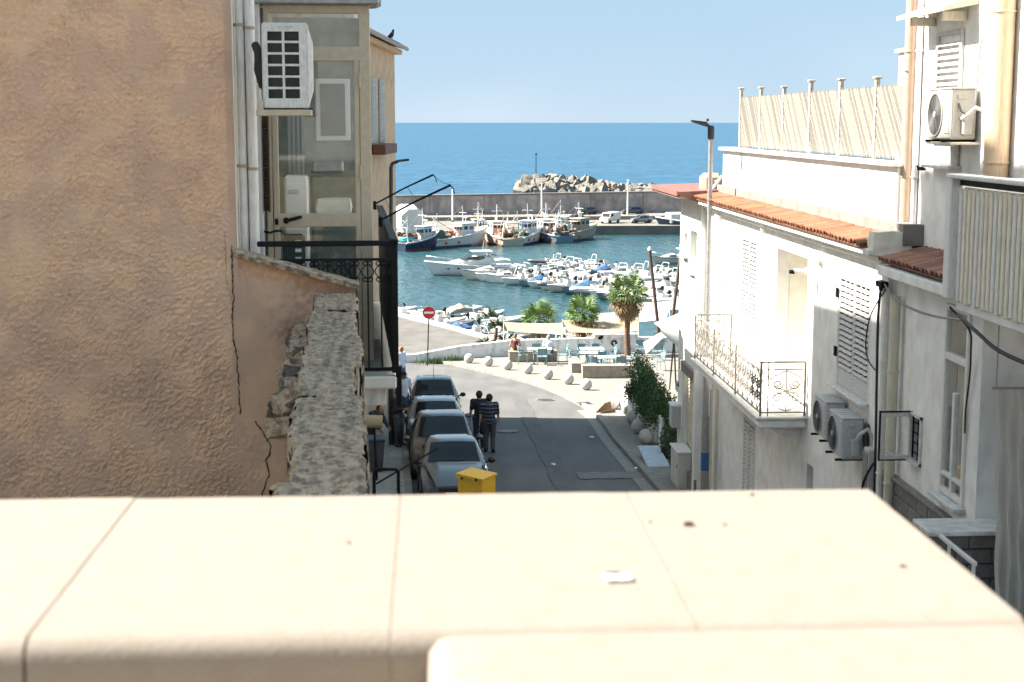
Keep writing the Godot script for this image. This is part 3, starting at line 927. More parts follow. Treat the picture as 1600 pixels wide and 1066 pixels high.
	# veranda room
	part(v, "back_wall", MB.new().box(Vector3(0.4, 9.2 + y0, -1.36), Vector3(1.06, 3.6, 0.06)), M.room)
	part(v, "side_wall", MB.new().box(Vector3(-0.01, 9.2 + y0, -0.7), Vector3(0.05, 3.6, 1.25)), M.room)
	part(v, "veranda_floor", MB.new().box(Vector3(0.36, 7.82 + y0, -0.6), Vector3(1.3, 0.06, 1.5)), M.room)
	part(v, "reflected_window", MB.new().box(Vector3(0.58, 10.12 + y0, -1.31), Vector3(0.34, 0.6, 0.03), 0.01), M.room_white)  # framed panel added to stand for a window mirrored in the glass
	part(v, "reflected_pane", MB.new().box(Vector3(0.58, 10.12 + y0, -1.29), Vector3(0.24, 0.5, 0.02)), M.tint)
	part(v, "inner_curtain", MB.new().sheet(16, 4, func(i: int, j: int): return Vector3(0.14 + i * 0.011, 9.2 + y0 + j * 0.36, -1.2 + 0.02 * sin(i * 1.6)), Vector3.BACK), M.lace)
	# aluminium frame: posts, rails
	var fr := Node3D.new(); fr.name = "veranda_frame"; v.add_child(fr)
	for b in [[0.02, 9.36, 0.05, 3.2], [0.078, 9.2, 0.052, 2.8], [0.878, 9.36, 0.10, 3.2], [0.802, 9.2, 0.045, 2.8]]:
		part(fr, "post", MB.new().box(Vector3(b[0], b[1] + y0, 0.0), Vector3(b[2], b[3], 0.07), 0.006), M.aluminium)
	for b in [[0.46, 10.985, 0.93, 0.07], [0.46, 10.6, 0.93, 0.13], [0.44, 9.13, 0.72, 0.12], [0.44, 7.9, 0.72, 0.1]]:
		part(fr, "rail", MB.new().box(Vector3(b[0], b[1] + y0, 0.004), Vector3(b[2], b[3], 0.066), 0.006), M.aluminium)
	for b in [[0.44, 10.81, 0.8, 0.32], [0.44, 9.86, 0.7, 1.38], [0.44, 8.5, 0.7, 1.2]]:
		part(fr, "pane", MB.new().box(Vector3(b[0], b[1] + y0, -0.005), Vector3(b[2], b[3], 0.008)), M.pane)
	part(fr, "side_pane", MB.new().box(Vector3(0.9, 9.86 + y0, -0.68), Vector3(0.008, 2.2, 1.2)), M.pane)
	part(fr, "side_panel", MB.new().box(Vector3(0.9, 8.3 + y0, -0.68), Vector3(0.03, 0.9, 1.25), 0.005), M.aluminium)
	part(fr, "side_rail", MB.new().box(Vector3(0.9, 10.93 + y0, -0.68), Vector3(0.05, 0.1, 1.25), 0.005).box(Vector3(0.9, 8.76 + y0, -0.68), Vector3(0.05, 0.08, 1.25), 0.005).box(Vector3(0.9, 9.4 + y0, -1.3), Vector3(0.05, 3.1, 0.06), 0.005), M.aluminium)
	for yy in [10.37, 9.55, 8.9]:
		part(fr, "hinge", MB.new().box(Vector3(0.83, yy + y0, 0.045), Vector3(0.02, 0.13, 0.03), 0.006), M.aluminium)
	var dh := part(fr, "door_handle", MB.new().lathe([Vector2(0.028, 0), Vector2(0.028, 0.03), Vector2(0.016, 0.05)], Vector3(0.16, 9.13 + y0, 0.035), 10, Basis(Vector3.RIGHT, Vector3.BACK, Vector3.UP)), M.iron)
	dh.mesh = MB.new().ball(Vector3(0.16, 9.13 + y0, 0.05), Vector3(0.026, 0.03, 0.03), 10, 6).tube([Vector3(0.16, 9.13 + y0, 0.075), Vector3(0.24, 9.15 + y0, 0.078), Vector3(0.3, 9.165 + y0, 0.07)], [0.014, 0.016, 0.012], 8).mesh()
	part(fr, "lock", MB.new().box(Vector3(0.075, 9.12 + y0, 0.04), Vector3(0.03, 0.055, 0.02), 0.004), M.iron)
	# folded brown shutter edge beside the frame
	var fs := Node3D.new(); fs.name = "folded_shutter"; v.add_child(fs)
	for k in 27:
		part(fs, "slat", MB.new().box(Vector3(-0.005, 9.24 + k * 0.031 + y0, 0.1), Vector3(0.05, 0.017, 0.05), 0.0, Basis(Vector3.RIGHT, 0.5)), M.shutter_brown)
	part(fs, "stile", MB.new().box(Vector3(0.02, 9.68 + y0, 0.115), Vector3(0.018, 0.94, 0.03), 0.004), M.shutter_brown)
	var hk := part(v, "shutter_hook", MB.new().tube([Vector3(-0.03, 9.04 + y0, 0.12), Vector3(0.02, 9.03 + y0, 0.14), Vector3(0.07, 9.045 + y0, 0.14), Vector3(0.11, 9.04 + y0, 0.06)], 0.011, 6), M.iron)
	hk.set_meta("label", "black iron shutter hook")
	# balcony slab and iron railing
	part(v, "balcony_slab", MB.new().box(Vector3(0.55, 7.755 + y0, -2.1), Vector3(1.12, 0.11, 5.6), 0.015), M.cream_wall)
	part(v, "slab_fascia", MB.new().box(Vector3(0.62, 7.62 + y0, -2.1), Vector3(0.8, 0.165, 5.4), 0.01), M.beige_house)
	var rl := Node3D.new(); rl.name = "railing"; v.add_child(rl)
	var yr := y0
	part(rl, "top_rail", MB.new().box(Vector3(0.535, 8.97 + yr, 0.66), Vector3(1.2, 0.045, 0.06), 0.008), M.iron)
	part(rl, "side_top_rail", MB.new().box(Vector3(1.1, 8.98 + yr, -2.05), Vector3(0.075, 0.05, 5.4), 0.008), M.iron)
	part(rl, "middle_rail", MB.new().box(Vector3(0.535, 8.83 + yr, 0.66), Vector3(1.16, 0.022, 0.03)), M.iron)
	part(rl, "bottom_rail", MB.new().box(Vector3(0.535, 7.87 + yr, 0.66), Vector3(1.16, 0.03, 0.035)), M.iron)
	part(rl, "side_bottom_rail", MB.new().box(Vector3(1.1, 7.87 + yr, -2.05), Vector3(0.04, 0.03, 5.4)), M.iron)
	for k in 11:
		var x := -0.04 + k * 0.114
		part(rl, "bar", MB.new().box(Vector3(x, 8.36 + yr, 0.66), Vector3(0.014, 0.96, 0.014)), M.iron)
		if k < 10:
			for sg in [-1.0, 1.0]:
				for up in [0.0, 1.0]:
					var pts := []
					for t in 13:
						var a := TAU * 0.95 * t / 12.0
						var r := 0.026 * (1.0 - 0.055 * t)
						pts.append(Vector3(x + 0.057 + sg * (0.029 + cos(a) * r - 0.026 + 0.03), 8.79 + yr - up * 0.13 + sin(a) * r * (1.0 if up == 0.0 else -1.0), 0.66))
					part(rl, "scroll", MB.new().tube(pts, 0.0055, 5), M.iron)
				var link := []
				for t in 7:
					var q := t / 6.0
					link.append(Vector3(x + 0.057 + sg * (0.055 - 0.05 * sin(PI * q)), 8.79 + yr - 0.13 * q, 0.66))
				part(rl, "scroll_link", MB.new().tube(link, 0.005, 5), M.iron)
	part(rl, "corner_post", MB.new().box(Vector3(1.1, 8.42 + yr, 0.66), Vector3(0.06, 1.16, 0.06), 0.006), M.iron)
	for k in 44:
		part(rl, "side_bar", MB.new().box(Vector3(1.1, 8.42 + yr, 0.52 - k * 0.12), Vector3(0.02, 1.1, 0.06)), M.iron)
	part(rl, "wind_screen", MB.new().box(Vector3(1.08, 8.4 + yr, -2.05), Vector3(0.008, 1.0, 5.3)), M.iron_sheet)
	part(rl, "corner_hanger", MB.new().box(Vector3(1.13, 7.72 + yr, 0.64), Vector3(0.05, 0.34, 0.07), 0.006).box(Vector3(1.06, 7.74 + yr, 0.6), Vector3(0.14, 0.045, 0.05)), M.iron)
	# what stands inside the veranda
	var fz := thing("white_refrigerator", "white appliance standing inside the glazed veranda", "refrigerator", L(-0.68, 7.85, -14.35), LT)
	part(fz, "cabinet", MB.new().box(Vector3(0.22, 0.83, 0), Vector3(0.22, 1.66, 0.4), 0.02), M.room_white)
	part(fz, "door", MB.new().box(Vector3(0.22, 1.1, 0.21), Vector3(0.21, 1.0, 0.03), 0.012), M.room_white)
	part(fz, "grip", MB.new().box(Vector3(0.2, 1.52, 0.235), Vector3(0.1, 0.04, 0.02), 0.005), M.ac_grey)
	var sh := thing("veranda_shelf", "low shelf with folded linen inside the glazed veranda", "shelf", L(-0.22, 7.85, -14.5), LT)
	for k in 4:
		part(sh, "board", MB.new().box(Vector3(0.12, 0.4 + k * 0.42, 0), Vector3(0.46, 0.03, 0.3), 0.004), M.reed_b)
	for sx in [-0.1, 0.34]:
		part(sh, "upright", MB.new().box(Vector3(sx, 0.85, -0.1), Vector3(0.03, 1.7, 0.05), 0.004), M.reed_b)
	part(sh, "linen", MB.new().rock(Vector3(0.1, 1.36, 0), Vector3(0.32, 0.16, 0.24), 3, 0.15, 6, Basis(), 0.3), M.cream_wall)
	part(sh, "basket", MB.new().box(Vector3(0.2, 0.94, 0.02), Vector3(0.26, 0.2, 0.22), 0.03), M.reed)
	part(sh, "tray", MB.new().box(Vector3(0.05, 1.74, 0.02), Vector3(0.3, 0.12, 0.22), 0.02), M.galv)
	var mb := thing("black_meter_box", "black box with small white labels behind the lower pane", "box", L(-0.5, 8.72, -13.85), LT)
	part(mb, "case", MB.new().box(Vector3(0.02, 0.14, 0), Vector3(0.2, 0.28, 0.1), 0.03), M.iron)
	for k in 3:
		part(mb, "sticker", MB.new().box(Vector3(0.06, 0.06 + k * 0.075, 0.052), Vector3(0.055, 0.03, 0.004)), M.room_white)
	# the two drain pipes at the corner
	var lab := ["white drainpipe close against the edge of the stucco", "wider white drainpipe beside the veranda shutter"]
	for k in 2:
		var dp := thing("drainpipe", lab[k], "drainpipe", L([-0.875, -0.79][k], 8.9 - 0.025 * k, -13.2), LT, "white drainpipes by the veranda")
		part(dp, "pipe", MB.new().tube([Vector3.ZERO, Vector3(0, 3.2, 0)], [0.036, 0.044][k], 14), M.pvc)
		for yy in [0.72, 1.9]:
			part(dp, "clamp", MB.new().lathe([Vector2(0.05, 0), Vector2(0.052, 0.012), Vector2(0.05, 0.025)], Vector3(0, yy, 0), 14), M.pipe_brown)
	# clothes-line arms that stick out over the street
	var cl := thing("clothes_line", "pair of dark clothes-line arms with wires over the street", "clothes line", L(0.36, 9.05, -15.0), LT)
	var tips := []
	for k in 2:
		var zz: float = [0.0, -3.0][k]
		part(cl, "arm", MB.new().tube([Vector3(-0.02, 0.0, zz), Vector3(0.32, 0.18, zz), Vector3(0.66, 0.335, zz)], [0.011, 0.011, 0.013], 6), M.iron)
		part(cl, "bracket", MB.new().box(Vector3(-0.03, -0.02, zz), Vector3(0.04, 0.1, 0.05), 0.006), M.iron)
		part(cl, "end_hook", MB.new().tube([Vector3(0.66, 0.335, zz), Vector3(0.69, 0.3, zz), Vector3(0.7, 0.25, zz)], 0.006, 5), M.iron)
	for t in [0.66, 0.36, 0.1]:
		var sag := []
		for q in 7:
			sag.append(Vector3(t, t * 0.52 - 0.03 * sin(PI * q / 6.0), -3.0 * q / 6.0))
		part(cl, "wire", MB.new().tube(sag, 0.0035, 4), M.cable)
	# boxy air conditioner on its shelf, seen from behind
	var ac := thing("air_conditioner", "off-white air conditioner with two columns of grille slots above veranda door", "air conditioner", L(-0.46, 10.12, -12.62), LT)
	var shell := MB.new()
	var holes := []
	for c in 2:
		for r in 6:
			holes.append([0.035 + c * 0.135, 0.15 + c * 0.135, 0.07 + r * 0.091, 0.143 + r * 0.091])
	holed(shell, Vector3(-0.185, 0.0, 0.16), Vector3.RIGHT, Vector3.UP, Vector3.BACK, 0.345, 0.655, holes, 0.02)
	part(ac, "grille_face", shell, M.ac_shell)
	part(ac, "casing", MB.new().box(Vector3(-0.186, 0.33, -0.02), Vector3(0.02, 0.655, 0.34), 0.004).box(Vector3(0.158, 0.33, -0.02), Vector3(0.02, 0.655, 0.34), 0.004).box(Vector3(-0.014, 0.657, -0.02), Vector3(0.345, 0.02, 0.34), 0.004).box(Vector3(-0.014, 0.0, -0.02), Vector3(0.345, 0.02, 0.34), 0.004).box(Vector3(-0.014, 0.33, -0.19), Vector3(0.345, 0.65, 0.02)), M.ac_shell)
	part(ac, "front_bulge", MB.new().loft([PackedVector3Array([Vector3(0.168, 0.02, 0.15), Vector3(0.168, 0.02, -0.19), Vector3(0.168, 0.64, -0.19), Vector3(0.168, 0.64, 0.15)]), PackedVector3Array([Vector3(0.205, 0.14, 0.12), Vector3(0.205, 0.14, -0.16), Vector3(0.205, 0.52, -0.16), Vector3(0.205, 0.52, 0.12)])], true, true, true, false), M.ac_shell)
	part(ac, "coil", MB.new().box(Vector3(-0.014, 0.33, 0.09), Vector3(0.31, 0.6, 0.01)), M.ac_dark)
	for k in 40:
		part(ac, "fin", MB.new().box(Vector3(0.06, 0.06 + k * 0.0137, 0.105), Vector3(0.13, 0.003, 0.015)), M.fin)
	part(ac, "top_handle", MB.new().box(Vector3(-0.01, 0.635, 0.166), Vector3(0.13, 0.012, 0.006)), M.ac_grey)
	part(ac, "support_shelf", MB.new().box(Vector3(-0.03, -0.045, -0.02), Vector3(0.44, 0.05, 0.42), 0.006).box(Vector3(-0.21, 0.0, -0.02), Vector3(0.04, 0.12, 0.4)), M.aluminium)
	part(ac, "base_rail", MB.new().box(Vector3(0.0, -0.014, 0.14), Vector3(0.4, 0.012, 0.02)), M.iron)
	part(ac, "insulated_hose", MB.new().tube([Vector3(-0.26, 0.5, -0.12), Vector3(-0.235, 0.44, 0.0), Vector3(-0.225, 0.36, 0.06), Vector3(-0.21, 0.26, 0.06), Vector3(-0.2, 0.18, 0.02), Vector3(-0.19, 0.16, -0.05)], [0.035, 0.032, 0.036, 0.033, 0.04, 0.03], 9), M.foam)
	part(ac, "drain_hose", MB.new().tube([Vector3(-0.25, 0.44, -0.1), Vector3(-0.25, 0.3, 0.03), Vector3(-0.225, 0.2, 0.06)], 0.018, 7), M.foam)

	# ochre house at the end of the row, its eave running back to the corner
	var b := thing("ochre_house", "ochre rendered house with tiled eave and grey shutters down the street", "house", Vector3(-1.16, gy(-53.0), -53.0), -0.082)
	# local: x 0 the street front, z 0 the far corner, z grows towards the parapet
	var e0 := 12.5 - b.position.y
	part(b, "house_wall", MB.new().box(Vector3(-3.0, e0 * 0.5 - 0.6, 6.5), Vector3(6.0, e0 + 0.9, 13.0)), M.ochre_wall)
	var rf := Node3D.new(); rf.name = "roof"; b.add_child(rf)
	part(rf, "roof_slope", MB.new().prism(PackedVector2Array([Vector2(0.3, e0 - 0.02), Vector2(0.3, e0 + 0.06), Vector2(-3.0, e0 + 1.1), Vector2(-6.3, e0 + 0.06), Vector2(-6.3, e0 - 0.02), Vector2(-3.0, e0 + 0.98)]), 13.9, Vector3(0, 0, 6.5)), M.old_tile)
	var tm := tile_mesh(0.55, 0.085, 0.1)
	for k in 46:
		part(rf, "roof_tile", tm, M.old_tile if k % 3 else M.roof_red, Transform3D(Basis(Vector3.UP, PI / 2) * Basis(Vector3.RIGHT, 0.3), Vector3(-0.12, e0 + 0.16, -0.3 + k * 0.29)))
	part(rf, "gutter", MB.new().tube([Vector3(0.4, e0 - 0.01, -0.45), Vector3(0.4, e0 - 0.01, 13.2)], 0.06, 8), M.galv)
	part(rf, "cornice", MB.new().box(Vector3(0.12, e0 - 0.13, 6.5), Vector3(0.28, 0.16, 13.3), 0.03), M.ochre_wall)
	part(rf, "loft_wall", MB.new().box(Vector3(-2.4, e0 + 0.9, 3.4), Vector3(3.0, 1.9, 3.0), 0.02), M.cream_wall)
	part(rf, "loft_roof", MB.new().prism(PackedVector2Array([Vector2(-0.7, e0 + 1.62), Vector2(-0.7, e0 + 1.7), Vector2(-2.4, e0 + 2.5), Vector2(-4.1, e0 + 1.7), Vector2(-4.1, e0 + 1.62)]), 3.4, Vector3(0, 0, 3.4)), M.ochre_wall)
	part(rf, "flue", MB.new().lathe([Vector2(0.2, 0.0), Vector2(0.24, 0.1), Vector2(0.24, 1.3), Vector2(0.19, 1.45)], Vector3(-1.3, e0 + 1.1, 5.4), 14, Basis(Vector3(0, 0, 1), -1.5)), M.galv)
	for k in 3:
		var w := Node3D.new(); w.name = "window_shutter"; b.add_child(w, true)
		var zz: float = [4.1, 6.2, 8.4][k]
		for leaf in 2:
			part(w, "leaf", MB.new().box(Vector3(0.04, 10.35 - b.position.y, zz + leaf * 0.62), Vector3(0.05, 1.95, 0.58), 0.008), M.ac_grey)
			for q in 26:
				part(w, "slat", MB.new().box(Vector3(0.08, 9.45 - b.position.y + q * 0.072, zz + leaf * 0.62), Vector3(0.05, 0.016, 0.48), 0.0, Basis(Vector3.BACK, 0.7)), M.shutter_grey)
	part(b, "window_hood", MB.new().box(Vector3(0.22, 9.18 - b.position.y, 5.2), Vector3(0.4, 0.3, 3.4), 0.02), M.brown_door)
	part(b, "aerial", MB.new().tube([Vector3(-0.9, e0 + 0.6, 4.6), Vector3(-0.9, e0 + 4.2, 4.6)], 0.05, 6), M.iron)
	part(b, "aerial_arm", MB.new().box(Vector3(-0.5, e0 + 2.35, 4.6), Vector3(0.8, 0.08, 0.08)), M.iron)
	var pg := thing("pigeon", "dark pigeon perched on the ochre house's eave", "pigeon", Vector3(-1.2, 12.72, -50.6), 0.6)
	part(pg, "body", MB.new().ball(Vector3(0, 0.1, 0), Vector3(0.07, 0.075, 0.14), 10, 8, Basis(Vector3.RIGHT, -0.6)).ball(Vector3(0, 0.24, 0.11), Vector3(0.04, 0.042, 0.042), 8, 6).tube([Vector3(0, 0.16, 0.07), Vector3(0, 0.24, 0.105)], [0.05, 0.035], 8).tube([Vector3(0, 0.24, 0.14), Vector3(0, 0.235, 0.18)], [0.014, 0.005], 5).tube([Vector3(0, 0.08, -0.1), Vector3(0, 0.02, -0.26)], [0.05, 0.025], 6).tube([Vector3(0.03, 0.06, 0.02), Vector3(0.03, -0.02, 0.03)], 0.009, 4).tube([Vector3(-0.03, 0.06, 0.02), Vector3(-0.03, -0.02, 0.03)], 0.009, 4), M.cloth_grey)
	# plain house set back between the corner house and the ochre one
	var t := thing("terrace_house", "pale house set back between the corner house and ochre one", "house", Vector3(-2.8, 0.0, -33.0))
	part(t, "house_wall", MB.new().box(Vector3(-3.2, 6.0, 0.3), Vector3(6.0, 14.2, 13.6)), M.cream_wall)
	part(t, "roof", MB.new().box(Vector3(-3.2, 13.15, 0.3), Vector3(6.3, 0.12, 13.8)), M.old_tile)


func rough_slab(w: float, len: float, sd: int) -> MB:
	# weathered mortar and stone: lumpy top, ragged edges that fall away to the sides
	var n1 := FastNoiseLite.new(); n1.seed = sd; n1.frequency = 3.2; n1.fractal_octaves = 3
	var n2 := FastNoiseLite.new(); n2.seed = sd + 9; n2.frequency = 13.0; n2.fractal_octaves = 3
	var n3 := FastNoiseLite.new(); n3.seed = sd + 5; n3.frequency = 32.0; n3.fractal_octaves = 2
	var nu := 30; var nv := maxi(int(len / 0.0125), 8)
	return MB.new().sheet(nu, nv, func(i: int, j: int):
		var u := -1.0 + 2.0 * i / nu
		var z := (float(j) / nv - 0.5) * len
		var zq := z + sd * 3.7
		var e := clampf((absf(u) - 0.8) / 0.2, 0.0, 1.0)
		var ez := clampf((absf(z) - len * 0.5 + 0.03) / 0.03, 0.0, 1.0)
		var x := signf(u) * minf(absf(u), 0.86) / 0.86 * w * 0.5 * (1.0 + 0.13 * n1.get_noise_2d(zq * 1.6, signf(u) * 9.0) + 0.1 * n2.get_noise_2d(zq, signf(u) * 5.0))
		var y := 0.12 + 0.03 * n1.get_noise_2d(x * 0.5, zq) + 0.02 * n2.get_noise_2d(x * 0.35, zq * 1.5) + 0.01 * n3.get_noise_2d(x, zq)
		y -= 0.03 * pow(e, 0.7) + maxf(0.0, absf(u) - 0.88) / 0.12 * 0.26 + 0.05 * ez
		return Vector3(x + 0.02 * n2.get_noise_2d(zq, y * 4.0) * e, y, z + 0.02 * ez * n2.get_noise_2d(x * 2.0, sd)), Vector3.UP)


# ---------------------------------------------------------------- houses on the balcony side
func louvre(parent: Node, called: String, o: Vector3, w: float, h: float, cols: int, m: Material, bottom := 0.12, rows := 0) -> Node3D:
	# one leaf in the xy plane facing +z, o its lower left corner
	var n := Node3D.new(); n.name = called; parent.add_child(n, true)
	var fw := 0.055
	var sl := h - bottom - fw * 2.0
	part(n, "stile", MB.new().box(o + Vector3(fw / 2, h / 2, 0), Vector3(fw, h, 0.045), 0.006), m)
	part(n, "stile", MB.new().box(o + Vector3(w - fw / 2, h / 2, 0), Vector3(fw, h, 0.045), 0.006), m)
	part(n, "rail", MB.new().box(o + Vector3(w / 2, h - fw / 2, 0.002), Vector3(w - fw * 2 + 0.004, fw, 0.04), 0.004), m)
	part(n, "rail", MB.new().box(o + Vector3(w / 2, (bottom + fw) / 2, 0.002), Vector3(w - fw * 2 + 0.004, bottom + fw, 0.04), 0.004), m)
	if sl > 1.5: part(n, "rail", MB.new().box(o + Vector3(w / 2, bottom + fw + sl * 0.52, 0.002), Vector3(w - fw * 2 + 0.004, 0.07, 0.04), 0.004), m)
	var iw := (w - fw * 2.0) / cols
	for c in cols - 1:
		part(n, "mullion", MB.new().box(o + Vector3(fw + iw * (c + 1), bottom + fw + sl / 2, 0.001), Vector3(0.04, sl, 0.02), 0.004), m)
	var pitch := 0.088
	var count := int(sl / pitch)
	var mesh := MB.new().box(Vector3.ZERO, Vector3(iw - 0.006, 0.056, 0.008), 0.0, Basis(Vector3.RIGHT, -0.7)).mesh()
	for c in cols:
		for k in count:
			part(n, "slat", mesh, m, xf(o + Vector3(fw + iw * (c + 0.5), bottom + fw + pitch * (k + 0.5), 0.016)))
	return n


func spiral(o: Vector3, r0: float, turns: float, a0: float, sg: float, ax: Vector3, ay: Vector3) -> Array:
	var pts := []
	var n := int(turns * 11)
	for t in n + 1:
		var q := float(t) / n
		var a := a0 + sg * TAU * turns * q
		var r := r0 * (1.0 - 0.82 * q)
		pts.append(o + (ax * cos(a) + ay * sin(a)) * r)
	return pts


func iron_panel(parent: Node, o: Vector3, ax: Vector3, w: float, h: float, m: Material, n: int) -> void:
	# n scroll motifs side by side, each with four volutes and two bows
	var cw := w / n
	for k in n:
		var c := o + ax * cw * (k + 0.5)
		part(parent, "bar", MB.new().tube([c, c + Vector3.UP * h], 0.009, 5), m)
		for sg in [-1.0, 1.0]:
			var u: Vector3 = ax * sg
			var r := minf(cw * 0.23, h * 0.13)
			part(parent, "volute", MB.new().tube(spiral(c + u * cw * 0.24 + Vector3.UP * h * 0.66, r, 1.5, PI, 1.0, u, Vector3.UP), 0.009, 5), m)
			part(parent, "volute", MB.new().tube(spiral(c + u * cw * 0.24 + Vector3.UP * h * 0.34, r, 1.5, PI, -1.0, u, Vector3.UP), 0.009, 5), m)
			var bow := []
			for t in 9:
				var q := t / 8.0
				bow.append(c + u * (cw * 0.02 + cw * 0.44 * sin(PI * q)) + Vector3.UP * h * (0.5 + 0.48 * q))
			part(parent, "bow", MB.new().tube(bow, 0.008, 5), m)
			bow = []
			for t in 9:
				var q := t / 8.0
				bow.append(c + u * (cw * 0.02 + cw * 0.44 * sin(PI * q)) + Vector3.UP * h * (0.5 - 0.48 * q))
			part(parent, "bow", MB.new().tube(bow, 0.008, 5), m)


func ac_unit(label: String, at: Vector3, w: float, h: float, d: float, m: Material, group := "") -> Node3D:
	# back to the wall; local +z looks over the street, local +x towards the parapet
	var n := thing("air_conditioner", label, "air conditioner", at, -PI / 2, group)
	part(n, "casing", MB.new().box(Vector3(0, h / 2, -d / 2), Vector3(w, h, d), 0.018), m)
	part(n, "top_cover", MB.new().box(Vector3(0, h + 0.008, -d / 2), Vector3(w + 0.012, 0.02, d + 0.012), 0.006), m)
	for k in 4:
		part(n, "top_rib", MB.new().box(Vector3(-w * 0.36 + k * w * 0.24, h + 0.02, -d / 2), Vector3(w * 0.1, 0.012, d * 0.86), 0.004), m)
	var r := h * 0.41
	var c := Vector3(-w * 0.16, h * 0.5, 0.0)
	var turn := Basis(Vector3.RIGHT, PI / 2)
	part(n, "fan_well", MB.new().lathe([Vector2(r * 1.04, 0.001), Vector2(r * 1.04, 0.006)], c, 28, turn), M.ac_dark)
	var g := Node3D.new(); g.name = "fan_grille"; n.add_child(g)
	for k in 9:
		var rr := r * (0.14 + 0.108 * k)
		var pts := []
		for t in 29: pts.append(c + Vector3(cos(TAU * t / 28.0) * rr, sin(TAU * t / 28.0) * rr, 0.018))
		part(g, "ring", MB.new().tube(pts, 0.0045, 4, false), M.ac_fan)
	for k in 6:
		var a := TAU * k / 6.0
		part(g, "spoke", MB.new().tube([c + Vector3(0, 0, 0.016), c + Vector3(cos(a) * r * 1.02, sin(a) * r * 1.02, 0.014)], 0.004, 4), M.ac_fan)
	part(g, "hub", MB.new().lathe([Vector2(r * 0.16, 0.01), Vector2(r * 0.16, 0.024), Vector2(r * 0.1, 0.03)], c, 14, turn), m)
	var rimp := []
	for t in 29: rimp.append(c + Vector3(cos(TAU * t / 28.0) * r * 1.06, sin(TAU * t / 28.0) * r * 1.06, 0.008))
	part(g, "rim", MB.new().tube(rimp, 0.012, 5, false), m)
	part(n, "front_panel", MB.new().box(Vector3(w * 0.36, h * 0.52, 0.004), Vector3(w * 0.2, h * 0.8, 0.012), 0.004), m)
	for k in 3:
		part(n, "louvre_line", MB.new().box(Vector3(w * 0.36, h * (0.5 + 0.04 * k), 0.013), Vector3(w * 0.17, 0.006, 0.006)), M.ac_grey)
	part(n, "side_plate", MB.new().box(Vector3(w / 2 + 0.004, h * 0.5, -d * 0.3), Vector3(0.01, h * 0.9, d * 0.4), 0.003), m)
	part(n, "side_grip", MB.new().box(Vector3(w / 2 + 0.008, h * 0.84, -d * 0.42), Vector3(0.02, 0.055, d * 0.36), 0.006), m)
	part(n, "valve_cover", MB.new().box(Vector3(w / 2 + 0.03, h * 0.3, -d * 0.62), Vector3(0.07, h * 0.44, d * 0.38), 0.02), m)
	for s in [-1.0, 1.0]:
		part(n, "bracket", MB.new().box(Vector3(s * w * 0.36, -0.02, -d / 2 - 0.03), Vector3(0.035, 0.035, d + 0.2), 0.004), M.iron)
	return n


func tile_mesh(len: float, r0: float, r1: float) -> ArrayMesh:
	# barrel tile: an arch along +z, wider at its lower end
	var rings := []
	for e in [[0.0, r0], [len, r1]]:
		var q := PackedVector3Array()
		for t in 8: q.append(Vector3(cos(PI * t / 7.0) * e[1], sin(PI * t / 7.0) * e[1] * 0.8, e[0]))
		for t in 8: q.append(Vector3(cos(PI * (7 - t) / 7.0) * (e[1] - 0.016), sin(PI * (7 - t) / 7.0) * (e[1] - 0.016) * 0.8, e[0]))
		rings.append(q)
	var mb := MB.new()
	for j in 16:
		var k := (j + 1) % 16
		var c := Vector3.ZERO
		var out: Vector3 = rings[0][j] + rings[0][k]
		mb.quado(rings[0][j], rings[0][k], rings[1][k], rings[1][j], out if j < 7 else -out)
	for e in 2:
		for j in 7:
			mb.quado(rings[e][j], rings[e][j + 1], rings[e][14 - j], rings[e][15 - j], Vector3(0, 0, -1 if e == 0 else 1))
	return mb.mesh()


func tile_strip(parent: Node, outer: Vector3, inner: Vector3, length: float, pitch: float, rows: int, mats: Array) -> void:
	# tiles over an eave that runs towards -z; outer is the lower edge, inner the upper, both at the near end
	var run := outer - inner
	var tl := run.length() / rows * 1.18
	var zd := run.normalized()
	var xd := Vector3(0, 0, -1)
	var yd := zd.cross(xd).normalized()
	if yd.y < 0: yd = -yd
	var m := tile_mesh(tl, pitch * 0.40, pitch * 0.47)
	var n := int(length / pitch)
	part(parent, "tile_bed", MB.new().box((outer + inner) * 0.5 + Vector3(0, -0.012, -length * 0.5), Vector3(run.length() * 0.97, 0.03, length), 0.0, Basis(-zd, yd, -zd.cross(yd))), mats[mats.size() - 1])
	for k in n:
		for r in rows:
			var o: Vector3 = inner + zd * run.length() * (float(r) / rows - 0.03) + xd * (pitch * (k + 0.5)) + yd * (0.012 + 0.016 * (r % 2) + rng.randf_range(-0.006, 0.008))
			var tw := rng.randf_range(-0.035, 0.035)
			part(parent, "roof_tile", m, mats[rng.randi() % mats.size()], Transform3D(Basis(xd, yd, zd).rotated(yd, tw), o + zd * rng.randf_range(-0.015, 0.02)))


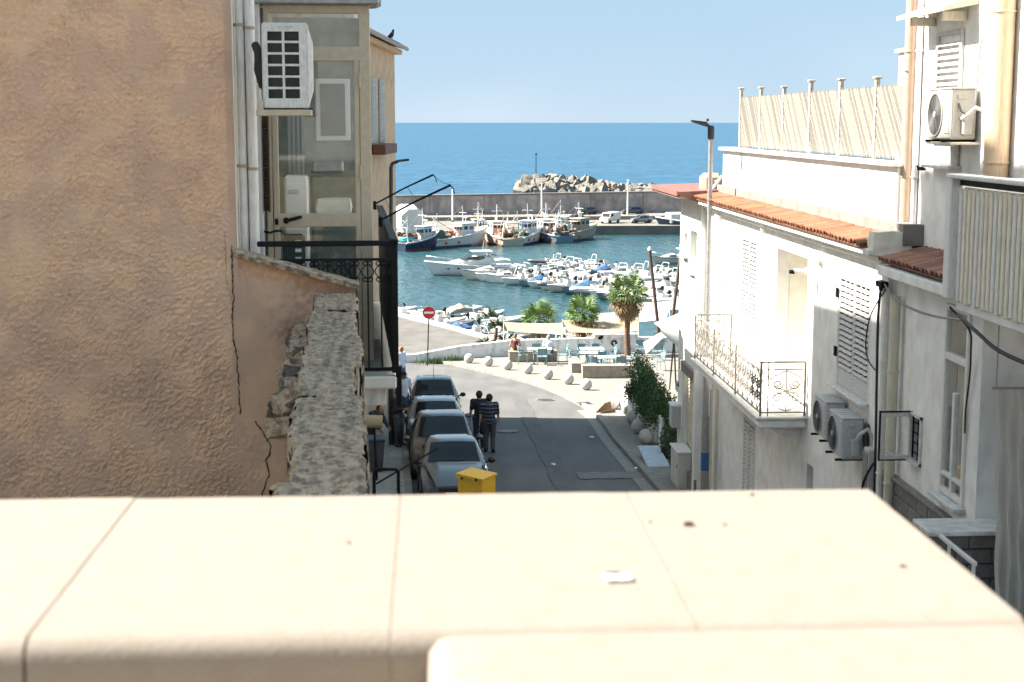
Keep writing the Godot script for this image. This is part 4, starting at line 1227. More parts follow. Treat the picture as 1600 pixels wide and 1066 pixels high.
func right_houses() -> void:
	# --- white house with the long wrought-iron balcony
	var B := Vector3(6.55, 0.3, -28.4)
	var h := thing("balcony_house", "white house with orange tile eave and wrought-iron balcony", "house", B)
	var F := MB.new()
	var zu := func(z): return -21.3 - z
	holed(F, Vector3(0, 0, 7.1), Vector3(0, 0, -1), Vector3.UP, Vector3.LEFT, 14.3, 7.85, [[8.7, 10.2, 4.58, 7.35], [4.6, 6.95, 4.58, 7.36], [0.8, 2.55, 5.52, 7.3], [8.5, 9.6, 1.0, 3.65], [12.7, 13.5, 0.6, 3.5], [3.85, 4.3, 3.3, 3.82]], 0.28)
	part(h, "facade", F, M.white_wall)
	part(h, "house_body", MB.new().box(Vector3(4.2, 3.9, 0.0), Vector3(5.4, 7.9, 14.1)), M.dark_room)
	part(h, "end_wall", MB.new().box(Vector3(1.9, 3.92, 7.0), Vector3(3.2, 7.85, 0.2)), M.white_wall)
	part(h, "far_wall", MB.new().box(Vector3(1.9, 3.92, -7.08), Vector3(3.2, 7.85, 0.2)), M.white_wall)
	part(h, "flat_roof", MB.new().box(Vector3(3.3, 8.1, 0), Vector3(6.2, 0.3, 14.2)), M.concrete)
	part(h, "parapet_wall", MB.new().box(Vector3(0.42, 8.5, -0.25), Vector3(0.24, 1.1, 13.3), 0.01), M.white_wall)
	part(h, "coping", MB.new().box(Vector3(0.4, 9.09, -0.25), Vector3(0.42, 0.075, 13.4), 0.015), M.white_trim)
	# loggia recess behind the balcony
	part(h, "recess", MB.new().box(Vector3(1.2, 5.97, 1.32), Vector3(0.08, 2.9, 2.5)).box(Vector3(0.72, 5.97, 0.12), Vector3(0.95, 2.9, 0.08)).box(Vector3(0.72, 5.97, 2.53), Vector3(0.95, 2.9, 0.08)).box(Vector3(0.72, 7.42, 1.32), Vector3(0.95, 0.08, 2.5)).box(Vector3(0.72, 4.54, 1.32), Vector3(0.95, 0.08, 2.5)), M.cream_wall)
	part(h, "cornice", MB.new().box(Vector3(-0.13, 7.85, 0.0), Vector3(0.3, 0.1, 14.0), 0.015).box(Vector3(-0.05, 7.74, 0.0), Vector3(0.12, 0.12, 14.0), 0.02), M.white_trim)
	var ev := Node3D.new(); ev.name = "eave"; h.add_child(ev)
	tile_strip(ev, Vector3(-0.34, 7.93, 6.8), Vector3(0.32, 8.04, 6.8), 13.7, 0.195, 2, [M.terracotta, M.terracotta_b, M.terracotta, M.terracotta_c])
	part(h, "eave_end", MB.new().rock(Vector3(0.06, 7.98, 6.92), Vector3(0.56, 0.34, 0.3), 12, 0.12, 8, Basis(), 0.08), M.cream_wall)
	part(h, "pilaster", MB.new().box(Vector3(-0.04, 3.7, -5.5), Vector3(0.1, 7.9, 0.4), 0.012), M.cream_wall)
	# leaves of the balcony door, of the bedroom window and of the ground floor
	for d in [[-30.75, 4.93, 0.735, 2.7, 1, "balcony_shutter", M.shutter, 2, 0.55], [-22.97, 5.83, 0.86, 1.76, 3, "window_shutter", M.shutter_grey, 2, 0.22], [-30.35, 1.35, 0.54, 2.55, 1, "street_shutter", M.shutter, 2, 0.3]]:
		var sh := Node3D.new(); sh.name = d[5]; h.add_child(sh, true)
		sh.position = Vector3(0.02, d[1] - 0.3, d[0] - B.z)
		sh.rotation.y = -PI / 2
		for k in 2:
			var lf := louvre(h, String(d[5]) + "_leaf", Vector3((k - 1) * d[2], 0, 0), d[2] - 0.006, d[3], d[4], d[6], d[8])
			lf.position = sh.position
			lf.rotation.y = -PI / 2
		part(sh, "surround", MB.new().box(Vector3(0, d[3] + 0.035, -0.02), Vector3(d[2] * 2 + 0.14, 0.06, 0.1), 0.008).box(Vector3(-d[2] - 0.035, d[3] / 2, -0.02), Vector3(0.06, d[3], 0.1), 0.008).box(Vector3(d[2] + 0.035, d[3] / 2, -0.02), Vector3(0.06, d[3], 0.1), 0.008), M.white_trim)
		part(sh, "sill", MB.new().box(Vector3(0, -0.03, 0.06), Vector3(d[2] * 2 + 0.2, 0.05, 0.2), 0.01), M.marble)
	for yy in [7.3, 6.35]:
		part(h, "shutter_hinge", MB.new().box(Vector3(-0.035, yy - 0.3, -23.87 - B.z), Vector3(0.03, 0.16, 0.1), 0.006), M.iron)
	part(h, "street_door", MB.new().box(Vector3(0.1, 2.05, -34.4 - B.z), Vector3(0.06, 2.9, 0.8), 0.01), M.brown_door)
	part(h, "vent_window", MB.new().box(Vector3(0.15, 3.56, -25.37 - B.z), Vector3(0.01, 0.52, 0.46)), M.tint)
	# balcony
	var bz := -29.05 - B.z
	part(h, "balcony_slab", MB.new().box(Vector3(-0.42, 4.49, bz), Vector3(0.84, 0.15, 6.7), 0.02), M.white_wall)
	part(h, "slab_nosing", MB.new().box(Vector3(-0.44, 4.59, bz), Vector3(0.92, 0.05, 6.8), 0.012), M.marble)
	for k in 4:
		part(h, "balcony_corbel", MB.new().prism(PackedVector2Array([Vector2(0, 0), Vector2(-0.66, 0), Vector2(-0.6, -0.08), Vector2(-0.1, -0.34), Vector2(0, -0.34)]), 0.14, Vector3(0, 4.42, bz - 2.9 + k * 1.93)), M.white_wall)
	var rl := Node3D.new(); rl.name = "railing"; h.add_child(rl)
	var x0 := -0.81
	for p in [[x0, -32.33], [x0, -30.15], [x0, -27.95], [x0, -25.76], [-0.03, -25.76], [-0.03, -32.33]]:
		part(rl, "post", MB.new().box(Vector3(p[0], 5.08, p[1] - B.z), Vector3(0.035, 0.98, 0.035), 0.005), M.rail_paint)
	part(rl, "handrail", MB.new().box(Vector3(x0, 5.57, bz), Vector3(0.05, 0.03, 6.62), 0.006), M.rail_paint)
	for zz in [-25.76, -32.33]:
		part(rl, "end_handrail", MB.new().box(Vector3(-0.42, 5.572, zz - B.z), Vector3(0.78, 0.028, 0.04), 0.005), M.rail_paint)
		part(rl, "end_rail", MB.new().box(Vector3(-0.42, 4.68, zz - B.z), Vector3(0.78, 0.02, 0.025)), M.rail_paint)
		part(rl, "end_rail", MB.new().box(Vector3(-0.42, 5.44, zz - B.z), Vector3(0.7, 0.016, 0.018)), M.rail_paint)
		part(rl, "end_bar", MB.new().box(Vector3(-0.68, 5.08, zz - B.z), Vector3(0.018, 0.96, 0.018)), M.rail_paint)
		iron_panel(rl, Vector3(-0.67, 4.69, zz - B.z), Vector3.RIGHT, 0.62, 0.74, M.rail_paint, 1)
	part(rl, "bottom_rail", MB.new().box(Vector3(x0, 4.68, bz), Vector3(0.025, 0.02, 6.6)), M.rail_paint)
	part(rl, "upper_rail", MB.new().box(Vector3(x0, 5.42, bz), Vector3(0.02, 0.016, 6.6)), M.rail_paint)
	for k in 3:
		iron_panel(rl, Vector3(x0, 4.69, [-27.9, -30.1, -32.28][k] - B.z), Vector3.BACK, 2.1, 0.74, M.rail_paint, 5)
	# cream and white downpipes on this facade
	for q in [["cream downpipe beside the balcony's far end", -34.0, 0.05, M.pipe_cream], ["white downpipe between balcony shutter and recess", -29.25, 0.045, M.pvc]]:
		var dp := thing("downpipe", q[0], "drainpipe", Vector3(6.48, 1.6 if q[1] < -33 else 4.9, q[1]), 0.0)
		var top: float = 7.95 - dp.position.y
		part(dp, "pipe", MB.new().tube([Vector3.ZERO, Vector3(0, top, 0)], q[2], 12), q[3])
		for yy in [0.3, 0.65, 0.9]:
			part(dp, "clamp", MB.new().lathe([Vector2(q[2] + 0.012, 0), Vector2(q[2] + 0.012, 0.03)], Vector3(0, top * yy, 0), 12), q[3])
	# reed fence on the parapet
	var fz := thing("lattice_fence", "weathered pale lattice fence on posts above the white parapet", "fence", Vector3(6.95, 9.43, -28.0))
	var pz := [-33.85, -31.8, -29.72, -27.62, -25.58, -23.5, -22.0]
	for i in pz.size():
		var ht := 1.3 - 0.03 * (i % 3)
		part(fz, "post", MB.new().box(Vector3(0, ht / 2, pz[i] + 28.0), Vector3(0.07, ht, 0.075), 0.008), M.post_wood)
		part(fz, "post_cap", MB.new().box(Vector3(0, ht + 0.015, pz[i] + 28.0), Vector3(0.12, 0.035, 0.13), 0.008), M.post_wood)
	for i in pz.size() - 1:
		var a: float = pz[i] + 28.04; var b: float = pz[i + 1] + 27.96
		part(fz, "rail", MB.new().box(Vector3(0.03, 1.06, (a + b) / 2), Vector3(0.03, 0.05, b - a)).box(Vector3(0.03, 0.12, (a + b) / 2), Vector3(0.03, 0.05, b - a)), M.post_wood)
		# crossed laths at 45 degrees, cut to the panel
		for lay in 2:
			var rd := MB.new(); var rd2 := MB.new()
			var q := a - 1.1
			while q < b + 1.1:
				var s0 := Vector2(q, 0.04); var s1 := Vector2(q - 1.07, 1.11) if lay == 0 else Vector2(q + 1.07, 1.11)
				if q > b and lay == 0: s0 = s0.lerp(s1, (q - b) / 1.07)
				if q < a and lay == 1: s0 = s0.lerp(s1, (a - q) / 1.07)
				if s1.x < a: s1 = s0.lerp(s1, (s0.x - a) / maxf(s0.x - s1.x, 0.001))
				if s1.x > b: s1 = s0.lerp(s1, (b - s0.x) / maxf(s1.x - s0.x, 0.001))
				if s0.x >= a - 0.001 and s0.x <= b + 0.001 and s0.distance_to(s1) > 0.05:
					var o := Vector3(-0.012 + 0.012 * lay, (s0.y + s1.y) / 2, (s0.x + s1.x) / 2)
					var d := Vector3(0, s1.y - s0.y, s1.x - s0.x)
					(rd if rng.randf() < 0.6 else rd2).box(o, Vector3(0.009, rng.randf_range(0.048, 0.062), d.length()), 0.0, Basis.looking_at(d.normalized(), Vector3.RIGHT).rotated(d.normalized(), PI / 2))
				q += 0.098
			stuff(part(fz, "lattice_panel", rd, M.reed))
			stuff(part(fz, "lattice_panel", rd2, M.reed_b))
	# things on the facade
	var cam := thing("security_camera", "small white security camera with black lens on wall bracket", "camera", Vector3(6.55, 7.48, -25.3), -PI / 2)
	part(cam, "bracket", MB.new().box(Vector3(0, 0, 0.01), Vector3(0.1, 0.1, 0.03), 0.01).tube([Vector3(0, 0, 0.02), Vector3(0, 0.0, 0.2)], 0.022, 8), M.pvc)
	part(cam, "housing", MB.new().lathe([Vector2(0.03, 0.0), Vector2(0.045, 0.02), Vector2(0.045, 0.2), Vector2(0.04, 0.22)], Vector3(0.02, 0.01, 0.18), 12, Basis(Vector3.RIGHT, 1.5)), M.pvc)
	part(cam, "lens", MB.new().lathe([Vector2(0.036, 0.0), Vector2(0.036, 0.07), Vector2(0.028, 0.085)], Vector3(0.02, 0.01, 0.39), 12, Basis(Vector3.RIGHT, 1.5)), M.iron)
	part(cam, "cable_box", MB.new().box(Vector3(-0.04, 0.05, 0.15), Vector3(0.05, 0.05, 0.08), 0.008), M.pvc)
	var dsh := thing("alarm_dome", "round cream alarm plate on the white facade above camera", "alarm", Vector3(6.54, 7.72, -25.0), -PI / 2)
	part(dsh, "dome", MB.new().lathe([Vector2(0.1, 0.0), Vector2(0.1, 0.03), Vector2(0.085, 0.06), Vector2(0.03, 0.075), Vector2(0.0, 0.077)], Vector3.ZERO, 18, Basis(Vector3.RIGHT, PI / 2)), M.pipe_cream)
	part(dsh, "base_plate", MB.new().lathe([Vector2(0.115, -0.01), Vector2(0.115, 0.012)], Vector3.ZERO, 18, Basis(Vector3.RIGHT, PI / 2)), M.white_trim)
	var a1 := ac_unit("farther of the two grey air conditioners under the shuttered window", Vector3(6.19, 5.04, -23.45), 0.74, 0.6, 0.3, M.ac_grey, "grey air conditioners under the window")
	var a2 := ac_unit("nearer of the two grey air conditioners under the shuttered window", Vector3(6.15, 4.98, -22.37), 0.76, 0.62, 0.32, M.ac_grey, "grey air conditioners under the window")
	part(a2, "coolant_hose", MB.new().tube([Vector3(0.44, 0.3, -0.2), Vector3(0.52, 0.42, -0.24), Vector3(0.56, 0.5, -0.33), Vector3(0.58, 0.4, -0.39), Vector3(0.56, 0.1, -0.4)], 0.035, 8), M.ac_grey)
	part(a2, "coil_guard", MB.new().box(Vector3(0.42, 0.36, -0.36), Vector3(0.1, 0.4, 0.06), 0.02), M.ac_dark)
	part(a1, "coolant_hose", MB.new().tube([Vector3(0.4, 0.45, -0.2), Vector3(0.46, 0.5, -0.28), Vector3(0.46, 0.46, -0.36)], 0.025, 7), M.ac_grey)
	# aerial and struts on the roof edge
	var an := thing("wall_antenna", "thin grey rod antenna fixed to the white parapet", "antenna", Vector3(6.8, 8.6, -33.6))
	part(an, "rod", MB.new().tube([Vector3(0, -0.1, 0), Vector3(0, 0.62, 0)], 0.012, 6), M.cable_grey)
	part(an, "strut", MB.new().tube([Vector3(0.0, 0.62, 0), Vector3(0.0, 0.3, 0.16)], 0.012, 6), M.cable_grey)
	var tk := thing("rooftop_box", "small white rooftop hut just above the reed fence", "roof hut", Vector3(10.6, 9.3, -31.0))
	part(tk, "hut", MB.new().box(Vector3(0.1, 0.9, 0), Vector3(1.6, 2.5, 2.0), 0.02), M.white_wall)
	part(tk, "aerial", MB.new().tube([Vector3(-0.7, 2.0, 1.1), Vector3(-0.15, 2.0, 1.1)], 0.02, 4).tube([Vector3(-0.3, 1.2, 1.1), Vector3(-0.3, 2.2, 1.1)], 0.02, 4), M.iron)
	part(tk, "slab", MB.new().box(Vector3(0.1, 2.18, 0), Vector3(1.75, 0.08, 2.15), 0.01), M.white_trim)

	# --- narrower white house beyond it, with red sheet roof
	var B2 := Vector3(6.42, 0.4, -37.4)
	var f := thing("red_roof_house", "narrow white house with dark red sheet roof beyond the balcony", "house", B2)
	var W := MB.new()
	holed(W, Vector3(0, 0, 1.75), Vector3(0, 0, -1), Vector3.UP, Vector3.LEFT, 2.95, 7.7, [[1.8, 2.35, 6.3, 6.85], [0.5, 1.4, 6.0, 6.98], [0.35, 2.1, 0.7, 3.35]], 0.24)
	part(f, "facade", W, M.white_wall)
	part(f, "end_wall", MB.new().box(Vector3(2.6, 3.85, -1.08), Vector3(4.7, 7.7, 0.22)), M.white_wall)
	part(f, "house_body", MB.new().box(Vector3(3.0, 3.8, 0.3), Vector3(5.0, 7.6, 2.5)), M.cream_wall)
	part(f, "near_wall", MB.new().box(Vector3(2.6, 3.85, 1.7), Vector3(4.7, 7.7, 0.08)), M.white_wall)
	for k in 2:
		var c: float = [-2.07 + 1.75, -0.95 + 1.75][k]
		part(f, "window_pane", MB.new().box(Vector3(0.16, [6.57, 6.5][k], c), Vector3(0.02, [0.55, 0.98][k], [0.55, 0.9][k])), M.room)
		part(f, "window_sill", MB.new().box(Vector3(-0.05, [6.27, 5.97][k], c), Vector3(0.2, 0.05, [0.68, 1.05][k]), 0.01), M.marble)
	var gd := Node3D.new(); gd.name = "roller_shutter"; f.add_child(gd)
	for k in 26:
		part(gd, "slat", MB.new().box(Vector3(0.14, 0.75 + k * 0.1, 0.53), Vector3(0.035, 0.088, 1.72), 0.012), M.pipe_cream)
	part(gd, "guide", MB.new().box(Vector3(0.06, 2.03, 1.42), Vector3(0.12, 2.66, 0.05)).box(Vector3(0.06, 2.03, -0.38), Vector3(0.12, 2.66, 0.05)), M.galv)
	part(f, "shop_lintel", MB.new().box(Vector3(-0.04, 3.5, 0.5), Vector3(0.1, 0.26, 2.1), 0.015), M.concrete)
	part(f, "plinth", MB.new().box(Vector3(-0.03, 0.5, 0.28), Vector3(0.07, 1.0, 2.95), 0.01), M.concrete)
	part(f, "pilaster", MB.new().box(Vector3(-0.035, 3.2, 1.62), Vector3(0.09, 6.4, 0.22), 0.01), M.white_wall)
	part(f, "roof", MB.new().prism(PackedVector2Array([Vector2(-0.62, 7.92), Vector2(-0.62, 7.99), Vector2(2.6, 8.12), Vector2(2.6, 7.7), Vector2(0, 7.7)]), 4.1, Vector3(0, 0, 0.1)), M.roof_red)
	part(f, "roof_fascia", MB.new().box(Vector3(-0.64, 7.95, 0.1), Vector3(0.03, 0.12, 4.12), 0.005).box(Vector3(-0.3, 7.93, -1.96), Vector3(0.66, 0.1, 0.03)), M.roof_red)
	part(f, "soffit", MB.new().box(Vector3(-0.3, 7.86, 0.1), Vector3(0.6, 0.05, 4.0)), M.pipe_brown)
	part(f, "gable_stub", MB.new().box(Vector3(0.3, 8.15, 1.3), Vector3(0.5, 0.5, 0.5), 0.1), M.pipe_brown)
	part(f, "roof_strut", MB.new().tube([Vector3(0.2, 8.0, 1.9), Vector3(0.45, 8.35, 1.9)], 0.04, 6).tube([Vector3(0.45, 7.95, 1.9), Vector3(0.3, 8.25, 1.9)], 0.03, 6), M.white_trim)

	# --- cream house nearest the parapet
	var B3 := Vector3(6.62, 2.0, -19.4)
	var c := thing("near_house", "tall off-white house with slatted balcony nearest the parapet", "house", B3)
	var G := MB.new()
	holed(G, Vector3(0, 0, -1.88), Vector3(0, 0, 1), Vector3.UP, Vector3.LEFT, 3.6, 6.0, [[2.36, 3.2, 3.25, 5.72], [1.08, 1.5, 3.42, 4.02]], 0.3)
	part(c, "street_wall", G, M.white_wall)
	part(c, "return_wall", MB.new().box(Vector3(2.1, 3.0, 1.59), Vector3(3.58, 6.0, 0.2)), M.white_wall)
	part(c, "wall_core", MB.new().box(Vector3(2.6, 3.0, -0.4), Vector3(4.4, 5.9, 3.7)), M.dark_room)
	part(c, "upper_wall", MB.new().box(Vector3(2.43, 8.9, 2.6), Vector3(4.0, 6.0, 11.3), 0.02), M.white_wall)
	part(c, "eave_fascia", MB.new().box(Vector3(0.0, 5.92, 0.5), Vector3(0.5, 0.14, 4.7), 0.015), M.white_wall)
	var ev2 := Node3D.new(); ev2.name = "eave"; c.add_child(ev2)
	tile_strip(ev2, Vector3(-0.2, 6.05, 2.8), Vector3(0.43, 6.2, 2.8), 4.6, 0.17, 2, [M.old_tile, M.old_tile, M.roof_red])
	# tall glazed door
	var wd := Node3D.new(); wd.name = "tall_window"; c.add_child(wd)
	for b in [[0.5, 4.48, 0.07, 2.47], [1.3, 4.48, 0.07, 2.47], [0.9, 3.95, 0.08, 1.34]]:
		part(wd, "frame", MB.new().box(Vector3(-0.005, b[1], b[0]), Vector3(0.07, b[3], b[2]), 0.008), M.pvc)
	for b in [[3.3, 0.08], [5.05, 0.09], [5.68, 0.07], [3.52, 0.05]]:
		part(wd, "transom", MB.new().box(Vector3(-0.003, b[0], 0.9), Vector3(0.066, b[1], 0.8), 0.006), M.pvc)
	for b in [[0.7, 4.3, 1.5], [1.1, 4.3, 1.5], [0.9, 5.37, 0.55]]:
		part(wd, "pane", MB.new().box(Vector3(0.0, b[1], b[0]), Vector3(0.008, b[2], 0.36 if b[2] > 1.0 else 0.74)), M.pane)
	part(wd, "net_curtain", MB.new().sheet(14, 4, func(i: int, j: int): return Vector3(0.13 + 0.018 * sin(i * 1.9), 3.3 + j * 0.44, 0.53 + i * 0.025), Vector3.LEFT), M.lace)
	part(wd, "sill", MB.new().box(Vector3(-0.04, 3.22, 0.9), Vector3(0.24, 0.06, 1.0), 0.01), M.marble)
	# little window with its sash standing open over the street
	var ow := Node3D.new(); ow.name = "open_window"; c.add_child(ow)
	var wz := -0.8
	part(ow, "sash", MB.new().box(Vector3(-0.02, 3.72, wz), Vector3(0.045, 0.66, 0.05), 0.006).box(Vector3(-0.42, 3.72, wz), Vector3(0.06, 0.66, 0.05), 0.006).box(Vector3(-0.22, 4.02, wz), Vector3(0.36, 0.06, 0.048), 0.006).box(Vector3(-0.22, 3.42, wz), Vector3(0.36, 0.06, 0.048), 0.006), M.ac_shell)
	part(ow, "sash_edge", MB.new().box(Vector3(-0.45, 3.72, wz), Vector3(0.016, 0.7, 0.055)).box(Vector3(0.015, 3.72, wz), Vector3(0.016, 0.7, 0.055)).box(Vector3(-0.22, 4.058, wz), Vector3(0.44, 0.016, 0.055)).box(Vector3(-0.22, 3.382, wz), Vector3(0.44, 0.016, 0.055)), M.iron)
	part(ow, "pane", MB.new().box(Vector3(-0.22, 3.72, wz), Vector3(0.36, 0.56, 0.008)), M.pane)
	part(ow, "sash_handle", MB.new().tube([Vector3(-0.36, 3.52, wz + 0.04), Vector3(-0.33, 3.5, wz + 0.07), Vector3(-0.27, 3.47, wz + 0.07)], 0.012, 6), M.pvc)
	part(ow, "casing", MB.new().box(Vector3(-0.01, 3.72, -0.82), Vector3(0.05, 0.7, 0.04)).box(Vector3(-0.01, 3.72, -0.36), Vector3(0.05, 0.7, 0.04)).box(Vector3(-0.01, 4.04, -0.59), Vector3(0.05, 0.04, 0.5)).box(Vector3(-0.03, 3.4, -0.59), Vector3(0.1, 0.04, 0.5)), M.marble)
	for k in 4:
		part(ow, "bar", MB.new().box(Vector3(0.02, 3.5 + k * 0.14, -0.59), Vector3(0.014, 0.014, 0.42)), M.iron)
	part(ow, "bar", MB.new().box(Vector3(0.02, 3.72, -0.59), Vector3(0.014, 0.6, 0.014)), M.iron)
	part(ow, "dark_pane", MB.new().box(Vector3(0.12, 3.72, -0.59), Vector3(0.01, 0.6, 0.42)), M.tint)
	# stone cladding: courses of separate slabs at the foot of the wall
	var cl := Node3D.new(); cl.name = "stone_cladding"; c.add_child(cl)
	var y := 2.98
	var k2 := 0
	for row in 9:
		var z := -1.86 - (0.25 if row % 2 else 0.0)
		while z < 1.7:
			var w := rng.randf_range(0.42, 0.62)
			var z1 := minf(z + w, 1.72); var z0 := maxf(z, -1.88)
			if z1 - z0 > 0.08:
				part(cl, "slab", MB.new().box(Vector3(-0.035 + rng.randf_range(-0.006, 0.006), y - 0.1, (z0 + z1) / 2), Vector3(0.06, 0.192, z1 - z0 - 0.012), 0.008), M.stone_grey if rng.randf() < 0.6 else M.stone_grey_b)
			z += w
			k2 += 1
		y -= 0.205
	part(cl, "cap", MB.new().box(Vector3(-0.05, 3.0, -0.1), Vector3(0.11, 0.05, 3.6), 0.01), M.stone_grey_b)
	# terrace wall below the balcony: slabs facing the parapet, marble top
	var tw := Node3D.new(); tw.name = "terrace_wall"; c.add_child(tw)
	part(tw, "wall_core", MB.new().box(Vector3(0.1, 1.55, 1.9), Vector3(1.5, 3.15, 0.3)), M.stone_grey)
	y = 3.12
	for row in 10:
		var x := -0.66 - (0.22 if row % 2 else 0.0)
		while x < 0.86:
			var w := rng.randf_range(0.4, 0.6)
			var xa := maxf(x, -0.66); var xb := minf(x + w, 0.86)
			if xb - xa > 0.08:
				part(tw, "slab", MB.new().box(Vector3((xa + xb) / 2, y - 0.09, 2.075 + rng.randf_range(-0.006, 0.006)), Vector3(xb - xa - 0.012, 0.17, 0.06), 0.008), M.stone_grey if rng.randf() < 0.6 else M.stone_grey_b)
			x += w
		y -= 0.185
	part(tw, "marble_top", MB.new().box(Vector3(0.05, 3.18, 1.98), Vector3(1.62, 0.06, 0.62), 0.01), M.marble)
	# balcony with corrugated sheeting
	var bc := Node3D.new(); bc.name = "balcony"; c.add_child(bc)
	part(bc, "slab", MB.new().box(Vector3(-0.16, 6.02, 7.2), Vector3(1.3, 0.16, 8.4), 0.015), M.white_wall)
	part(bc, "end_post", MB.new().box(Vector3(-0.87, 6.74, 3.0), Vector3(0.14, 1.34, 0.16), 0.012), M.pvc)
	part(bc, "end_panel", MB.new().box(Vector3(-0.18, 6.74, 3.02), Vector3(1.26, 1.3, 0.05), 0.01), M.white_wall)
	part(bc, "top_rail", MB.new().box(Vector3(-0.86, 7.42, 7.2), Vector3(0.2, 0.045, 8.5), 0.01), M.pvc)
	part(bc, "under_rail", MB.new().box(Vector3(-0.82, 7.35, 7.2), Vector3(0.04, 0.06, 8.3)), M.iron)
	var cs := MB.new()
	cs.sheet(720, 2, func(i: int, j: int):
		var o := clampf(sin(i * TAU / 14.0) * 0.8, -0.5, 0.5)
		return Vector3(-0.79 - 0.01 * o * 2.0, 6.1 + j * 0.6, 3.1 + i * 0.01), Vector3.LEFT)
	cs.sheet(720, 2, func(i: int, j: int):
		var o := clampf(sin(i * TAU / 14.0) * 0.8, -0.5, 0.5)
		return Vector3(-0.78 - 0.01 * o * 2.0, 6.1 + j * 0.6, 3.1 + i * 0.01), Vector3.RIGHT)
	part(bc, "backing_sheet", cs, M.corrugated)
	part(bc, "lower_rail", MB.new().box(Vector3(-0.78, 6.35, 7.2), Vector3(0.03, 0.05, 8.2)), M.pvc)
	for k in 58:
		part(bc, "board", MB.new().box(Vector3(-0.845, 6.67 + 0.012 * sin(k * 2.7), 3.16 + k * 0.128), Vector3(0.028, 1.24, 0.082), 0.01), M.corrugated if k % 4 else M.pvc)
	# upper window: louvred leaf, hood
	var uw := louvre(c, "upper_shutter", Vector3(-0.5, 0, 0), 1.0, 1.8, 1, M.shutter, 0.2)
	uw.position = Vector3(0.4, 7.42, -1.05)
	uw.rotation.y = -PI / 2
	part(c, "upper_sill", MB.new().box(Vector3(0.34, 7.4, -1.05), Vector3(0.18, 0.04, 1.15), 0.008), M.marble)
	part(c, "window_hood", MB.new().prism(PackedVector2Array([Vector2(0.43, 9.62), Vector2(-0.02, 9.47), Vector2(-0.02, 9.42), Vector2(0.43, 9.5)]), 2.0, Vector3(0, 0, -1.1)), M.pipe_cream)
	for zz in [-1.75, -0.5]:
		part(c, "hood_bracket", MB.new().box(Vector3(0.25, 9.38, zz), Vector3(0.34, 0.12, 0.08), 0.01), M.pipe_cream)
	part(c, "wall_hook", MB.new().tube([Vector3(0.43, 7.34, -1.95), Vector3(0.33, 7.35, -1.95), Vector3(0.31, 7.39, -1.95)], 0.018, 5).box(Vector3(0.33, 7.35, -1.86), Vector3(0.05, 0.05, 0.16)), M.iron)
	# corner trim, big pipes
	var defs := [["brown downpipe at the corner between the white houses", Vector3(6.98, 8.0, -22.0), 0.085, 6.0, M.pipe_brown], ["white downpipe hugging the brown one at the house corner", Vector3(7.0, 8.0, -21.66), 0.045, 6.0, M.pvc], ["wide tan downpipe behind the slatted balcony", Vector3(6.9, 8.3, -18.25), 0.15, 6.0, M.pipe_tan], ["cream pipe running down beside the open little window", Vector3(6.5, 2.2, -20.75), 0.075, 5.4, M.pipe_cream], ["slim white pipe beside the cream pipe and black cable", Vector3(6.5, 2.2, -21.18), 0.055, 5.5, M.pvc]]
	for d in defs:
		var p := thing("downpipe", d[0], "drainpipe", d[1], 0.0)
		part(p, "pipe", MB.new().tube([Vector3.ZERO, Vector3(0, d[3], 0)], d[2], 14), d[4])
		for yy in [0.2, 0.5, 0.8]:
			part(p, "clamp", MB.new().lathe([Vector2(d[2] + 0.01, 0), Vector2(d[2] + 0.012, 0.015), Vector2(d[2] + 0.01, 0.03)], Vector3(0, d[3] * yy, 0), 14), d[4])
	var up := ac_unit("large air conditioner with round fan beside the upper shutter", Vector3(6.67, 9.78, -19.73), 0.86, 0.64, 0.34, M.ac_up)
	part(up, "wall_shelf", MB.new().box(Vector3(0, -0.05, -0.2), Vector3(0.98, 0.035, 0.42), 0.006), M.pipe_cream)
	part(up, "coolant_hose", MB.new().tube([Vector3(0.46, 0.26, -0.14), Vector3(0.54, 0.32, -0.2), Vector3(0.62, 0.4, -0.26), Vector3(0.66, 0.36, -0.34), Vector3(0.66, 0.1, -0.36), Vector3(0.68, -0.42, -0.37)], 0.03, 8), M.ac_shell)
	part(up, "drain_hose", MB.new().tube([Vector3(0.44, 0.46, -0.1), Vector3(0.48, 0.36, -0.12), Vector3(0.54, 0.3, -0.18)], 0.012, 6), M.cable)
	part(up, "aerial_cable", MB.new().tube([Vector3(0.5, 0.5, -0.3), Vector3(0.45, 1.1, -0.34), Vector3(0.46, 1.3, -0.36)], 0.012, 5), M.cable_grey)
	# lace curtain in the porch
	var cu := thing("lace_curtain", "pale lace curtain hanging in the porch under the balcony", "curtain", Vector3(6.62, 4.2, -16.92))
	part(cu, "cloth", MB.new().sheet(60, 20, func(i: int, j: int):
		var t := i / 60.0
		var q := j / 20.0
		return Vector3(lerpf(-0.1, 0.9, t) + 0.1 * (1.0 - q), 2.75 * q, 0.06 * sin(i * 0.85 + q) * (0.4 + 0.6 * (1.0 - q)) + 0.03 * sin(j * 0.9 + i * 0.3)), Vector3.BACK), M.lace)
	part(cu, "heading", MB.new().tube([Vector3(-0.15, 2.76, 0), Vector3(0.95, 2.76, 0)], 0.015, 6), M.galv)
	for sx in [-0.1, 0.9]:
		part(cu, "hanger", MB.new().tube([Vector3(sx, 2.76, 0), Vector3(sx, 3.76, 0)], 0.01, 5), M.galv)
	var hr := thing("white_handrail", "white painted handrail sloping down from the marble terrace top", "handrail", Vector3(6.0, 4.3, -17.5))
	part(hr, "rail", MB.new().box(Vector3(0, 0.86, 0.7), Vector3(0.05, 0.05, 1.7), 0.008), M.pvc)
	part(hr, "lower_rail", MB.new().box(Vector3(0, 0.6, 0.8), Vector3(0.03, 0.03, 1.5), 0.005), M.pvc)
